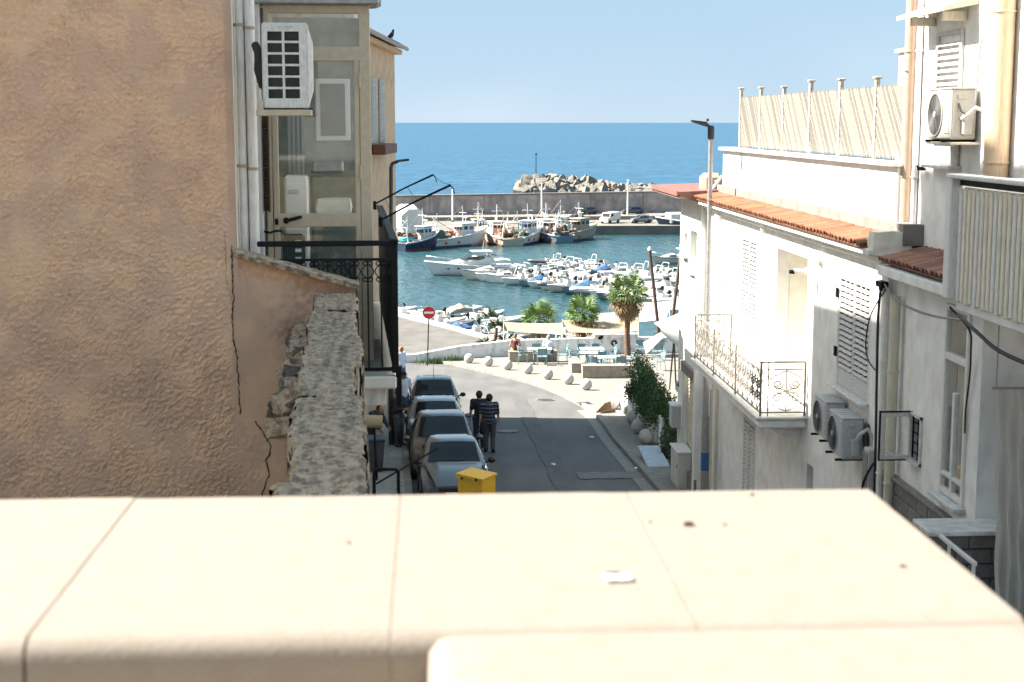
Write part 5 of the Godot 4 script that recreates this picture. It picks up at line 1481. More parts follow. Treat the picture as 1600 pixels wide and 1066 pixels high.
	for k in 3:
		part(hr, "post", MB.new().box(Vector3(0, 0.42, -0.1 + k * 0.8), Vector3(0.035, 0.88, 0.035), 0.005), M.pvc)
	# cables
	var runs := [["thick black cable running down the corner of the white houses", 0.02, M.cable, [Vector3(6.46, 7.72, -21.3), Vector3(6.44, 7.3, -21.34), Vector3(6.46, 6.4, -21.38), Vector3(6.46, 5.4, -21.32), Vector3(6.48, 4.4, -21.36), Vector3(6.46, 3.2, -21.3)]],
		["grey bundled cable strung under the small tile eave", 0.016, M.cable_grey, [Vector3(6.46, 7.74, -21.2), Vector3(6.4, 7.62, -20.6), Vector3(6.36, 7.56, -19.6), Vector3(6.3, 7.6, -18.5), Vector3(6.1, 7.75, -17.0)]],
		["heavy black cable sagging below the slatted balcony", 0.022, M.cable, [Vector3(6.1, 7.8, -17.1), Vector3(5.95, 7.72, -16.0), Vector3(5.85, 7.66, -15.0), Vector3(5.8, 7.68, -13.0), Vector3(5.8, 7.7, -11.0)]],
		["black cable looping down past the tall window", 0.013, M.cable, [Vector3(6.1, 7.85, -17.4), Vector3(6.42, 7.55, -17.6), Vector3(6.53, 7.25, -17.82), Vector3(6.56, 6.95, -17.9), Vector3(6.57, 6.5, -18.02), Vector3(6.58, 6.2, -18.04)]],
		["thin cable looping by the shuttered window's pipe", 0.011, M.cable, [Vector3(6.45, 7.7, -21.0), Vector3(6.4, 7.2, -21.6), Vector3(6.45, 6.7, -21.95), Vector3(6.44, 6.5, -21.7), Vector3(6.46, 6.42, -21.35)]],
		["black hose drooping below the paired air conditioners", 0.018, M.cable, [Vector3(6.4, 5.1, -21.2), Vector3(6.35, 4.75, -21.5), Vector3(6.42, 4.4, -21.75), Vector3(6.48, 4.1, -21.6)]]]
	for q in runs:
		var cb := thing("wall_cable", q[0], "cable", q[3][0])
		var pts := []
		for p in q[3]: pts.append(p - q[3][0])
		var cv := Curve3D.new()
		for i in pts.size():
			var tg: Vector3 = (pts[mini(i + 1, pts.size() - 1)] - pts[maxi(i - 1, 0)]) / 6.0
			cv.add_point(pts[i], -tg, tg)
		var fine := []
		for i in 33: fine.append(cv.sample_baked(cv.get_baked_length() * i / 32.0))
		part(cb, "cable", MB.new().tube(fine, q[1], 6), q[2])
	var jb := thing("junction_box", "black cable junction box under the small tile eave", "junction box", Vector3(6.4, 7.66, -21.25))
	part(jb, "case", MB.new().box(Vector3(0.05, 0.05, 0), Vector3(0.12, 0.09, 0.28), 0.015), M.iron)
	part(jb, "lug", MB.new().box(Vector3(0, 0.0, 0.12), Vector3(0.05, 0.06, 0.08), 0.01), M.iron)
	var mb := thing("meter_duct", "weathered grey duct box below the paired air conditioners", "duct", Vector3(6.5, 4.35, -21.55))
	part(mb, "duct", MB.new().box(Vector3(-0.04, 0.45, 0), Vector3(0.14, 0.9, 0.26), 0.015), M.ac_grey)
	part(mb, "lid", MB.new().box(Vector3(-0.12, 0.45, 0), Vector3(0.02, 0.8, 0.22), 0.006), M.galv)


# ---------------------------------------------------------------- the parapet the camera looks over
func parapet() -> void:
	var p := thing("parapet", "sunlit cream limestone parapet with slab coping across the bottom", "parapet", Vector3(0, 8.2, -2.0))
	part(p, "wall_body", MB.new().box(Vector3(-2.15, 0.35, -0.08), Vector3(5.7, 1.64, 0.66), 0.015), M.limestone_shaded)
	part(p, "wall_return", MB.new().box(Vector3(0.42, 0.35, 0.66), Vector3(0.66, 1.64, 0.86), 0.015), M.limestone_shaded)
	var fn := FastNoiseLite.new(); fn.seed = 8; fn.frequency = 2.2
	# slabs: [x0, x1, z0, z1, dy]; rounded noses, slightly uneven tops
	for s in [[-5.0, -1.2, -0.45, 0.27, 0.0], [-1.1985, -0.4795, -0.455, 0.272, -0.002], [-0.4765, -0.0505, -0.44, 0.27, 0.0], [-0.05, 0.3192, -0.4402, 0.2702, 0.0002], [0.32, 0.722, -0.4404, 0.2698, 0.0], [-0.006, 0.735, 0.258, 1.2, 0.004]]:
		var r := 0.03
		var nu := 26; var nv := 22
		var x0: float = s[0]; var x1: float = s[1]; var z0: float = s[2]; var z1: float = s[3]
		var f := func(i: int, j: int):
			# grid wraps round the nose: outer two rings fall away
			var u := clampf((i - 4.0) / (nu - 8.0), 0.0, 1.0); var v := clampf((j - 4.0) / (nv - 8.0), 0.0, 1.0)
			var eu: float = (4.0 - i if i < 4 else (i - (nu - 4.0) if i > nu - 4 else 0.0)) / 4.0
			var ev: float = (4.0 - j if j < 4 else (j - (nv - 4.0) if j > nv - 4 else 0.0)) / 4.0
			var ru := r if x1 - x0 > 3.0 or s[2] > 0.0 else 0.0015
			var au: float = minf(eu * 1.6, 1.0) * PI / 2; var av: float = minf(ev * 1.6, 1.0) * PI / 2
			var drop: float = maxf(0.0, eu - 0.625) / 0.375 * 0.05 + maxf(0.0, ev - 0.625) / 0.375 * 0.05
			var x := lerpf(x0 + ru, x1 - ru, u) + (-1.0 if i < 4 else 1.0) * ru * sin(au)
			var z := lerpf(z0 + r, z1 - r, v) + (-1.0 if j < 4 else 1.0) * r * sin(av)
			var y: float = 1.2 + s[4] - ru * (1.0 - cos(au)) - r * (1.0 - cos(av)) - minf(drop, 0.05)
			return Vector3(x, y + 0.0012 * fn.get_noise_2d(x * 2.0, z * 2.0), z)
		part(p, "slab", MB.new().sheet(nu, nv, f, Vector3.UP), M.limestone)
	var fl := thing("paint_flake", "small white flake lying on the limestone parapet", "flake", Vector3(0.245, 9.402, -1.93))
	part(fl, "flake", MB.new().rock(Vector3(0, 0.002, 0), Vector3(0.034, 0.003, 0.022), 4, 0.35, 6, Basis(), 0.1), M.paper)
	part(fl, "shadow_edge", MB.new().rock(Vector3(-0.007, 0.006, -0.012), Vector3(0.018, 0.006, 0.008), 5, 0.2, 4), M.cable_grey)  # dark grey sliver painted for the shadow along the flake
	var gs := [[0.385, -2.2, 0.014], [0.52, -2.38, 0.008], [0.64, -1.97, 0.008], [-0.63, -2.05, 0.008], [-0.12, -2.13, 0.006], [0.33, -2.22, 0.005], [0.44, -2.2, 0.006]]
	var words := ["dark grain of grit in the middle of the parapet slab", "dark grain of grit near the parapet's outer corner", "dark grain of grit by the parapet's sloping outer edge", "dark grain of grit on the slab at far edge of picture", "faint small grain of grit on the widest parapet slab", "tiny grain of grit beside the slab's hairline crack", "tiny grain of grit past the larger middle grain"]
	for i in gs.size():
		var g := thing("grit_grain", words[i], "grit", Vector3(gs[i][0], 9.4, gs[i][1]), i * 1.3)
		part(g, "grain", MB.new().rock(Vector3(0, gs[i][2] * 0.2, 0), Vector3(gs[i][2], gs[i][2] * 0.4, gs[i][2] * 0.6), i + 60, 0.3, 4), M.grit)


# ---------------------------------------------------------------- the street
func car(label: String, at: Vector3, turn: float, paint: Material, o := {}) -> Node3D:
	# local +z is the nose
	var n := thing("parked_car", label, "car", at, turn, "cars parked along the kerb")
	n.rotation = Vector3(-0.07, turn, 0) if o.get("slope", true) else Vector3(0, turn, 0)
	var len: float = o.get("len", 3.9); var hw: float = o.get("w", 1.68) / 2; var ht: float = o.get("h", 1.46)
	var hood: float = o.get("hood", 0.98)
	var e: float = o.get("estate", 0.0)
	# stations along the length: z, half width, sill, belt, top, half width of the top, crown
	var st := [[-0.5, 0.80, 0.42, 0.62, 0.68, 0.74], [-0.485, 0.93, 0.28, 0.80, 0.90, 0.84], [-0.45, 0.97, 0.22, 0.93, 1.0 + e * 0.2, 0.86], [-0.40, 0.99, 0.2, 0.95, 1.16 + e * 0.2, 0.78], [-0.31, 1.0, 0.2, 0.95, ht - 0.06, 0.70], [-0.18, 1.0, 0.2, 0.94, ht, 0.70], [0.0, 1.0, 0.2, 0.93, ht, 0.70], [0.075, 1.0, 0.2, 0.93, ht - 0.03, 0.70], [0.13, 1.0, 0.2, 0.935, lerpf(ht, hood, 0.36), 0.745], [0.19, 1.0, 0.2, 0.94, lerpf(ht, hood, 0.75), 0.80], [0.235, 1.0, 0.2, 0.935, hood + 0.01, 0.85], [0.27, 1.0, 0.2, 0.92, hood - 0.01, 0.86], [0.36, 0.985, 0.2, 0.85, hood - 0.06, 0.82], [0.43, 0.95, 0.22, 0.76, hood - 0.14, 0.76], [0.475, 0.89, 0.25, 0.66, hood - 0.26, 0.68], [0.5, 0.78, 0.32, 0.52, hood - 0.42, 0.6]]
	var ring := func(s) -> PackedVector3Array:
		var q := PackedVector3Array()
		var z: float = s[0] * len; var w: float = s[1] * hw; var tw: float = s[5] * hw
		var half := [Vector2(w * 0.86, s[2]), Vector2(w * 0.97, s[2] + 0.1), Vector2(w, lerpf(s[2], s[3], 0.45)), Vector2(w * 0.985, s[3] - 0.05), Vector2(w * 0.955, s[3]), Vector2(lerpf(w * 0.955, tw, 0.5), lerpf(s[3], s[4], 0.52)), Vector2(tw, maxf(s[3], s[4] - 0.05)), Vector2(tw * 0.9, s[4] - 0.012), Vector2(tw * 0.5, s[4] + 0.012)]
		for p in half: q.append(Vector3(p.x, p.y, z))
		for k in half.size(): q.append(Vector3(-half[half.size() - 1 - k].x, half[half.size() - 1 - k].y, z))
		return q
	var rings := []
	for s in st: rings.append(ring.call(s))
	part(n, "body", MB.new().loft(rings), paint)
	# glass lies 6 mm proud of the body
	var lift := func(s: Array, k: int, out := 0.006) -> Vector3:
		var q: PackedVector3Array = ring.call(s)
		var p := q[k]
		var c := Vector3(0, 0.75, p.z)
		return p + (p - c).normalized() * out
	var ws := MB.new()
	var ia := 7; var ib := 10
	var mix := func(i: int, t: float) -> Array:
		var r := []
		for k in 6: r.append(lerpf(st[i][k], st[i + 1][k], t))
		return r
	var rows := []
	for t in [[7, 0.15], [7, 0.6], [8, 0.1], [8, 0.6], [9, 0.2], [9, 0.75]]:
		var s: Array = mix.call(t[0], t[1])
		var q := PackedVector3Array()
		var tw: float = s[5] * hw
		for k in 13:
			var u := -1.0 + k / 6.0
			q.append(Vector3(u * tw * 0.93, s[4] + 0.018 - 0.028 * u * u, s[0] * len + 0.006 + 0.03 * (1.0 - u * u)))
		rows.append(q)
	ws.sheet(12, 5, func(i: int, j: int): return rows[j][i], Vector3(0, 0.6, 0.8))
	part(n, "windscreen", ws, M.car_glass)
	var rw := MB.new()
	rw.sheet(8, 3, func(i: int, j: int):
		var s: Array = mix.call(3, 0.1 + j * 0.28)
		var u := -1.0 + i / 4.0
		return Vector3(u * s[5] * hw * 0.92, s[4] + 0.014 - 0.02 * u * u, s[0] * len - 0.008), Vector3(0, 0.5, -0.8))
	part(n, "rear_window", rw, M.car_glass)
	for sg in [-1.0, 1.0]:
		for win in [[[4, 0.1], [5, 0.75], "rear_side_window"], [[5, 0.9], [8, 0.3], "front_side_window"]]:
			var a: Array = win[0]; var b: Array = win[1]
			var t0: float = a[0] + a[1]; var t1: float = b[0] + b[1]
			var sw := MB.new()
			sw.sheet(8, 3, func(i: int, j: int):
				var t := lerpf(t0, t1, i / 8.0)
				var s: Array = mix.call(int(t), t - int(t))
				var q: PackedVector3Array = ring.call(s)
				var lo: Vector3 = q[4] + Vector3(0, 0.03, 0); var hi: Vector3 = q[6] - Vector3(0, 0.03, 0)
				if hi.y < lo.y + 0.01: hi.y = lo.y + 0.01
				var m: Vector3 = q[5]
				var v := j / 3.0
				var p := lo.lerp(m, v * 2.0) if v < 0.5 else m.lerp(hi, v * 2.0 - 1.0)
				return Vector3((p.x + 0.006) * sg, p.y, p.z), Vector3(sg, 0.3, 0))
			part(n, win[2], sw, M.car_glass)
		var mr := Node3D.new(); mr.name = "door_mirror"; n.add_child(mr, true)
		part(mr, "shell", MB.new().ball(Vector3(sg * (hw + 0.1), 1.0, len * 0.185), Vector3(0.1, 0.075, 0.07), 10, 7), M.black_trim if o.get("dark_mirror", true) else paint)
		part(mr, "stalk", MB.new().tube([Vector3(sg * hw * 0.93, 0.95, len * 0.185), Vector3(sg * (hw + 0.06), 0.97, len * 0.185)], 0.025, 6), M.black_trim)
		part(n, "headlight", MB.new().ball(Vector3(sg * hw * 0.66, hood - 0.33, len * 0.447), Vector3(hw * 0.2, 0.06, 0.1), 10, 7, Basis(Vector3.UP, sg * 0.5)), M.lens)
		part(n, "door_handle", MB.new().box(Vector3(sg * hw * 0.985, 0.82, -len * 0.03), Vector3(0.03, 0.025, 0.18), 0.008), M.black_trim)
		for zz in [len * 0.315, -len * 0.31]:
			var wh := Node3D.new(); wh.name = "wheel"; n.add_child(wh, true)
			var turnb := Basis(Vector3.BACK, PI / 2)
			part(wh, "tyre", MB.new().lathe([Vector2(0.2, -0.09), Vector2(0.29, -0.1), Vector2(0.31, -0.06), Vector2(0.31, 0.06), Vector2(0.29, 0.1), Vector2(0.2, 0.09)], Vector3(sg * hw * 0.87, 0.31, zz), 20, turnb), M.tyre)
			part(wh, "rim", MB.new().lathe([Vector2(0.0, -0.03), Vector2(0.2, -0.085), Vector2(0.2, 0.085), Vector2(0.0, 0.03)], Vector3(sg * hw * 0.885, 0.31, zz), 14, turnb), M.chrome)
			part(wh, "arch", MB.new().lathe([Vector2(0.37, -0.11), Vector2(0.37, 0.12)], Vector3(sg * hw * 0.885, 0.33, zz), 18, turnb), M.black_trim)
	part(n, "grille", MB.new().box(Vector3(0, 0.47, len * 0.492), Vector3(hw * 1.05, 0.13, 0.06), 0.02), M.black_trim)
	part(n, "number_plate", MB.new().box(Vector3(0, 0.36, len * 0.505), Vector3(0.5, 0.11, 0.015), 0.004), M.sign_white)
	part(n, "wiper", MB.new().tube([Vector3(-0.05, hood + 0.045, len * 0.226), Vector3(0.5, hood + 0.09, len * 0.205)], 0.012, 4).tube([Vector3(-0.55, hood + 0.045, len * 0.226), Vector3(-0.05, hood + 0.1, len * 0.2)], 0.012, 4), M.black_trim)
	if o.get("aerial", false): part(n, "aerial", MB.new().tube([Vector3(0, ht + 0.0, 0.12), Vector3(0, ht + 0.42, -0.02)], [0.012, 0.006], 5), M.black_trim)
	part(n, "rear_mirror", MB.new().box(Vector3(0, ht - 0.13, len * 0.06), Vector3(0.2, 0.05, 0.02)), M.black_trim)
	# door gaps
	for sg in [-1.0, 1.0]:
		for zz in [len * 0.2, -len * 0.06, -len * 0.25]:
			part(n, "door_gap", MB.new().box(Vector3(sg * hw * 0.998, 0.6, zz), Vector3(0.012, 0.62, 0.01)), M.black_trim)
	return n


func street_things() -> void:
	car("nearest parked car, small grey hatchback behind the yellow box", Vector3(0.52, gy(-36.6), -36.6), 0.03, M.car_grey, {"len": 3.62, "w": 1.64, "h": 1.46})
	car("second parked car from the yellow box, dark grey, mostly hidden", Vector3(0.3, gy(-40.75), -40.75), 0.03, M.car_dark, {"len": 4.1, "w": 1.76, "h": 1.58, "hood": 1.04, "dark_mirror": false})
	car("third parked car from the yellow box, silver grey", Vector3(0.14, gy(-45.6), -45.6), 0.03, M.car_silver, {"len": 4.3, "w": 1.74, "h": 1.44, "hood": 0.94, "dark_mirror": false})
	car("farthest parked car, dark blue with roof aerial, beside the striding man", Vector3(0.1, gy(-51.4), -51.4), 0.02, M.car_blue, {"len": 4.2, "w": 1.74, "h": 1.52, "aerial": true})
	# yellow box on the road
	var y := thing("yellow_box", "yellow painted metal grit box beside the nearest parked car", "box", Vector3(1.0, gy(-32.9), -32.9), -0.55)
	part(y, "case", MB.new().box(Vector3(0, 0.56, 0), Vector3(0.62, 1.12, 0.62), 0.012), M.yellow)
	part(y, "lid", MB.new().prism(PackedVector2Array([Vector2(-0.34, 1.12), Vector2(0.34, 1.12), Vector2(0.34, 1.16), Vector2(-0.34, 1.22)]), 0.68), M.yellow)
	for k in 2:
		part(y, "hinge", MB.new().box(Vector3(-0.18 + 0.36 * k, 1.13, 0.34), Vector3(0.06, 0.05, 0.02), 0.004), M.iron)
	# balls along the kerb
	var bl := [[1.86, -72.8], [2.73, -71.0], [3.54, -69.0], [4.36, -67.05], [5.05, -64.45], [5.74, -62.25], [6.25, -59.95], [6.55, -53.4], [6.86, -51.6], [6.7, -49.2], [6.57, -46.9], [6.47, -44.5]]
	var bn := ["first white stone ball, nearest the no-entry sign", "second white stone ball from the no-entry sign", "third white stone ball from the no-entry sign", "fourth white stone ball from the no-entry sign, before the table", "fifth white stone ball from the no-entry sign", "sixth white stone ball, just before the cream front bench", "seventh white stone ball, under the corner of the front bench", "sunlit white stone ball beside the leaning cardboard", "white stone ball tucked behind the cardboard by the planter", "shaded stone ball beside the middle of the planter", "shaded stone ball, second from the conifer pots", "shaded stone ball nearest the conifer pots"]
	var proto: Node3D
	for i in bl.size():
		var r := 0.235
		var at := Vector3(bl[i][0], gy(bl[i][1]) + 0.11, bl[i][1])
		if i == 0:
			proto = thing("stone_ball", bn[0], "bollard", at, 0.0, "stone ball bollards along the kerb")
			part(proto, "ball", MB.new().ball(Vector3(0, r * 0.985, 0), Vector3.ONE * r, 28, 18), M.bollard)
			part(proto, "footing", MB.new().lathe([Vector2(0.13, -0.01), Vector2(0.12, 0.03)], Vector3.ZERO, 14), M.concrete)
		else:
			var c := copy_of(proto, at, i * 0.7, bn[i])
			if i >= 7: c.scale = Vector3.ONE * (1.08 if i < 9 else 1.02)
	# lamps
	var lp := thing("street_lamp", "tall grey street lamp in front of the balcony house", "street lamp", Vector3(6.2, gy(-33.4) + 0.11, -33.4))
	var H := 9.88 - lp.position.y
	part(lp, "post", MB.new().tube([Vector3.ZERO, Vector3(0, 2.2, 0), Vector3(0, 2.3, 0), Vector3(0, H, 0)], [0.09, 0.085, 0.065, 0.05], 12), M.galv)
	part(lp, "collar", MB.new().lathe([Vector2(0.07, H - 0.25), Vector2(0.075, H - 0.2), Vector2(0.075, H), Vector2(0.05, H + 0.05)], Vector3.ZERO, 10), M.lamp_dark)
	part(lp, "arm", MB.new().tube([Vector3(0, H - 0.02, 0), Vector3(-0.08, H + 0.06, 0.0), Vector3(-0.18, H + 0.08, 0.0)], 0.035, 8), M.lamp_dark)
	part(lp, "lantern", MB.new().loft([PackedVector3Array([Vector3(-0.1, H + 0.02, -0.1), Vector3(-0.1, H + 0.02, 0.1), Vector3(-0.1, H + 0.13, 0.08), Vector3(-0.1, H + 0.13, -0.08)]), PackedVector3Array([Vector3(-0.44, H + 0.13, -0.11), Vector3(-0.44, H + 0.13, 0.11), Vector3(-0.44, H + 0.17, 0.09), Vector3(-0.44, H + 0.17, -0.09)])], true, true, true, false), M.lamp_dark)
	part(lp, "sensor", MB.new().lathe([Vector2(0.03, 0), Vector2(0.03, 0.05), Vector2(0.02, 0.06)], Vector3(-0.08, H + 0.14, 0), 8), M.lamp_dark)
	part(lp, "blue_sticker", MB.new().lathe([Vector2(0.093, 0.0), Vector2(0.092, 0.42)], Vector3(0, 1.0, 0), 12), M.plastic_blue)
	var l2 := thing("dark_street_lamp", "dark street lamp on the shaded footpath beside the parked cars", "street lamp", Vector3(-1.2, gy(-45.0) + 0.11, -45.0))
	H = 8.72 - l2.position.y
	part(l2, "post", MB.new().tube([Vector3.ZERO, Vector3(0, 2.0, 0), Vector3(0, 2.1, 0), Vector3(0.08, H, 0)], [0.09, 0.085, 0.065, 0.055], 10), M.lamp_dark)
	part(l2, "arm", MB.new().tube([Vector3(0.08, H - 0.05, 0), Vector3(0.12, H + 0.08, 0), Vector3(0.28, H + 0.14, 0)], 0.05, 8), M.lamp_dark)
	part(l2, "lantern", MB.new().box(Vector3(0.44, H + 0.17, 0), Vector3(0.36, 0.07, 0.18), 0.02, Basis(Vector3.BACK, 0.12)), M.lamp_dark)
	# no-entry sign
	var s := thing("no_entry_sign", "round red no-entry sign with white bar on grey pole", "road sign", Vector3(-0.16, gy(-72.8), -72.8))
	part(s, "pole", MB.new().tube([Vector3.ZERO, Vector3(0.1, 2.95, 0)], 0.033, 10), M.lamp_dark)
	var dk := Basis(Vector3.RIGHT, PI / 2)
	part(s, "disc", MB.new().lathe([Vector2(0.3, -0.008), Vector2(0.3, 0.008)], Vector3(0.09, 2.6, 0.05), 32, dk), M.red)
	part(s, "rim", MB.new().lathe([Vector2(0.3, -0.006), Vector2(0.315, -0.006), Vector2(0.315, 0.011), Vector2(0.3, 0.011)], Vector3(0.09, 2.6, 0.05), 32, dk, false, false), M.sign_white)
	part(s, "white_bar", MB.new().box(Vector3(0.09, 2.6, 0.062), Vector3(0.46, 0.1, 0.008)), M.sign_white)
	# things on the shaded footway
	var rail := thing("tube_barrier", "dark tubular barrier standing on the shaded footpath", "barrier", Vector3(-0.75, gy(-33.6) + 0.11, -33.6))
	part(rail, "hoop", MB.new().tube([Vector3(0, 0, 0), Vector3(0, 1.0, 0), Vector3(-0.05, 1.08, 0), Vector3(-0.5, 1.08, 0), Vector3(-0.55, 1.0, 0), Vector3(-0.55, 0, 0)], 0.04, 8), M.iron)
	part(rail, "brace", MB.new().tube([Vector3(-0.5, 0.75, 0), Vector3(0.5, 1.2, -0.6), Vector3(0.9, 1.35, -0.9)], 0.022, 6), M.iron)
	var wh := thing("wheelie_bin", "dark grey litter bin with blue lid on the shaded footpath", "bin", Vector3(-1.55, gy(-40.0) + 0.11, -40.0), 0.1)
	part(wh, "bin_body", MB.new().loft([PackedVector3Array([Vector3(-0.22, 0.05, -0.22), Vector3(0.22, 0.05, -0.22), Vector3(0.22, 0.05, 0.22), Vector3(-0.22, 0.05, 0.22)]), PackedVector3Array([Vector3(-0.28, 0.85, -0.3), Vector3(0.28, 0.85, -0.3), Vector3(0.28, 0.85, 0.3), Vector3(-0.28, 0.85, 0.3)])], true, true, true, false), M.cloth_grey)
	part(wh, "lid", MB.new().box(Vector3(0, 0.9, 0), Vector3(0.62, 0.09, 0.66), 0.03), M.navy)
	for sx in [-0.2, 0.2]:
		part(wh, "wheel", MB.new().lathe([Vector2(0.08, -0.03), Vector2(0.08, 0.03)], Vector3(sx, 0.08, -0.24), 12, Basis(Vector3.BACK, PI / 2)), M.tyre)
	var rl := thing("ochre_roll", "ochre rolled bundle lying above the bin on the footpath", "roll", Vector3(-1.62, gy(-38.6) + 0.11, -38.6))
	part(rl, "roll", MB.new().lathe([Vector2(0.04, -0.36), Vector2(0.17, -0.36), Vector2(0.17, 0.34), Vector2(0.14, 0.38), Vector2(0.02, 0.38)], Vector3(0.0, 1.55, 0), 16, Basis(Vector3.BACK, PI / 2 - 0.05)), M.canvas_tan)
	part(rl, "trestle", MB.new().tube([Vector3(-0.2, 0, 0.15), Vector3(-0.15, 1.4, 0)], 0.03, 6).tube([Vector3(0.2, 0, 0.15), Vector3(0.15, 1.4, 0)], 0.03, 6).tube([Vector3(0.2, 0, -0.2), Vector3(0.15, 1.4, 0)], 0.03, 6), M.iron)
	# cardboard and odds and ends at the terrace corner
	var cb := thing("brown_cardboard", "brown folded cardboard leaning against the sunlit stone ball", "cardboard", Vector3(6.12, gy(-52.3) + 0.12, -52.3), 0.4)
	part(cb, "flap", MB.new().prism(PackedVector2Array([Vector2(-0.42, 0.0), Vector2(0.3, 0.1), Vector2(0.34, 0.42), Vector2(0.1, 0.36)]), 0.012, Vector3.ZERO, Basis(Vector3.RIGHT, -0.5)), M.net)
	part(cb, "second_flap", MB.new().prism(PackedVector2Array([Vector2(-0.3, 0.0), Vector2(0.4, 0.0), Vector2(0.36, 0.14), Vector2(-0.05, 0.12)]), 0.012, Vector3(0, 0, 0.06), Basis(Vector3.RIGHT, 0.4)), M.net)
	var dr := thing("drain_grate", "dark iron drain grate set in the terrace edge", "drain", Vector3(5.72, gy(-55.2) + 0.118, -55.2), 0.3)
	for k in 6: part(dr, "bar", MB.new().box(Vector3(-0.2 + k * 0.08, 0.008, 0), Vector3(0.04, 0.016, 0.4)), M.lamp_dark)
	part(dr, "frame", MB.new().box(Vector3(0, 0.004, 0.22), Vector3(0.5, 0.02, 0.04)).box(Vector3(0, 0.004, -0.22), Vector3(0.5, 0.02, 0.04)), M.lamp_dark)
	var pl := thing("ramp_plate", "pale blue-grey steel ramp plate across the footway", "ramp", Vector3(6.2, gy(-40.9) + 0.13, -40.9))
	part(pl, "plate", MB.new().box(Vector3(0, 0.05, 0), Vector3(0.62, 0.07, 2.7), 0.015, Basis(Vector3.RIGHT, 0.07)), M.sky_plate)
	part(pl, "nosing", MB.new().box(Vector3(0, 0.0, 1.36), Vector3(0.62, 0.06, 0.05), 0.01, Basis(Vector3.RIGHT, 0.07)), M.galv)
	# planter boxes with the hedge and the pots
	var pb := thing("planter_box", "long white panelled planter box beside the stone balls", "planter", Vector3(7.1, gy(-48.0) + 0.11, -48.0))
	for k in 5:
		var zz := 3.9 - k * 1.9
		part(pb, "panel", MB.new().box(Vector3(-0.28, 0.42 - (zz - 0.95) * -0.07 * 1.0, zz - 0.95), Vector3(0.05, 0.9, 1.84), 0.012, Basis(Vector3.RIGHT, -0.07)), M.low_white)
		part(pb, "stake", MB.new().box(Vector3(-0.29, 0.45 - zz * -0.07, zz), Vector3(0.07, 0.98, 0.07), 0.01), M.low_white)
	part(pb, "end_panel", MB.new().box(Vector3(0.15, 0.68, 3.92), Vector3(0.86, 0.9, 0.05), 0.012), M.low_white)
	part(pb, "back_panel", MB.new().box(Vector3(0.56, 0.42, -0.8), Vector3(0.05, 0.9, 9.4), 0.012, Basis(Vector3.RIGHT, -0.07)), M.low_white)
	part(pb, "soil", MB.new().box(Vector3(0.14, 0.3, -0.8), Vector3(0.8, 0.7, 9.3), 0.0, Basis(Vector3.RIGHT, -0.07)), M.earth)
	var ub := thing("utility_cabinet", "white utility cabinet at the foot of the red-roof house", "cabinet", Vector3(6.3, gy(-37.2) + 0.11, -37.2), -PI / 2)
	part(ub, "cabinet_body", MB.new().box(Vector3(0, 0.46, 0), Vector3(1.1, 0.92, 0.34), 0.015), M.ac_shell)
	part(ub, "lid", MB.new().box(Vector3(0, 0.95, 0.01), Vector3(1.16, 0.05, 0.4), 0.01), M.white_trim)
	for k in 2:
		part(ub, "door", MB.new().box(Vector3(-0.27 + 0.54 * k, 0.46, 0.175), Vector3(0.5, 0.8, 0.02), 0.006), M.ac_shell)
		part(ub, "hinge", MB.new().box(Vector3(-0.5 + k, 0.6, 0.19), Vector3(0.03, 0.08, 0.02)), M.iron)
	var gb := thing("grey_wall_box", "grey boxed fitting on the corner of the red-roof house", "wall box", Vector3(6.4, 2.2, -38.3))
	part(gb, "case", MB.new().box(Vector3(-0.05, 0.28, 0), Vector3(0.32, 0.56, 0.5), 0.012), M.ac_grey)
	part(gb, "cap", MB.new().box(Vector3(-0.05, 0.58, 0), Vector3(0.36, 0.05, 0.55), 0.008), M.marble)
	var pq := thing("blue_notice", "small dark blue round notice on the house corner", "sign", Vector3(6.36, 3.1, -38.5), -0.0)
	part(pq, "plate", MB.new().box(Vector3(0.06, 0.12, 0.03), Vector3(0.12, 0.3, 0.012), 0.004), M.sign_white)
	part(pq, "roundel", MB.new().lathe([Vector2(0.05, 0), Vector2(0.05, 0.008)], Vector3(0.06, 0.16, 0.037), 18, dk), M.plastic_blue)
	# road surface: a relaid strip, a manhole, litter
	var rp := MB.new()
	rp.sheet(8, 4, func(i: int, j: int):
		var z := -38.9 - 1.1 * j / 4.0 + 0.06 * sin(i * 2.1)
		return Vector3(3.9 + 1.75 * i / 8.0 + 0.05 * sin(j * 3.0), gy(z) + 0.017, z), Vector3.UP)
	struct("road_patch", rp, M.asphalt_b)
	var rp2 := MB.new()
	rp2.sheet(20, 4, func(i: int, j: int):
		var z := -36.0 - 22.0 * i / 20.0
		return Vector3(3.15 + 0.55 * j / 4.0 + 0.04 * sin(i * 1.7 + j), gy(z) + 0.016, z), Vector3.UP)
	struct("road_trench", rp2, M.asphalt_c)
	for k in 2:
		var at: Vector3 = [Vector3(2.5, gy(-48.5) + 0.014, -48.5), Vector3(4.4, gy(-57.5) + 0.014, -57.5)][k]
		var mh := thing("manhole_cover", ["round iron manhole cover in the shaded part of the road", "round iron manhole cover in the sunlit bend of the road"][k], "manhole cover", at, 0.0, "manhole covers in the road")
		part(mh, "cover", MB.new().lathe([Vector2(0.3, 0.0), Vector2(0.3, 0.012), Vector2(0.0, 0.014)], Vector3.ZERO, 22, Basis(Vector3.RIGHT, -0.07)), M.lamp_dark)
		part(mh, "frame_ring", MB.new().lathe([Vector2(0.32, 0.0), Vector2(0.37, 0.0), Vector2(0.37, 0.01), Vector2(0.32, 0.01)], Vector3.ZERO, 22, Basis(Vector3.RIGHT, -0.07), false, false), M.kerb)
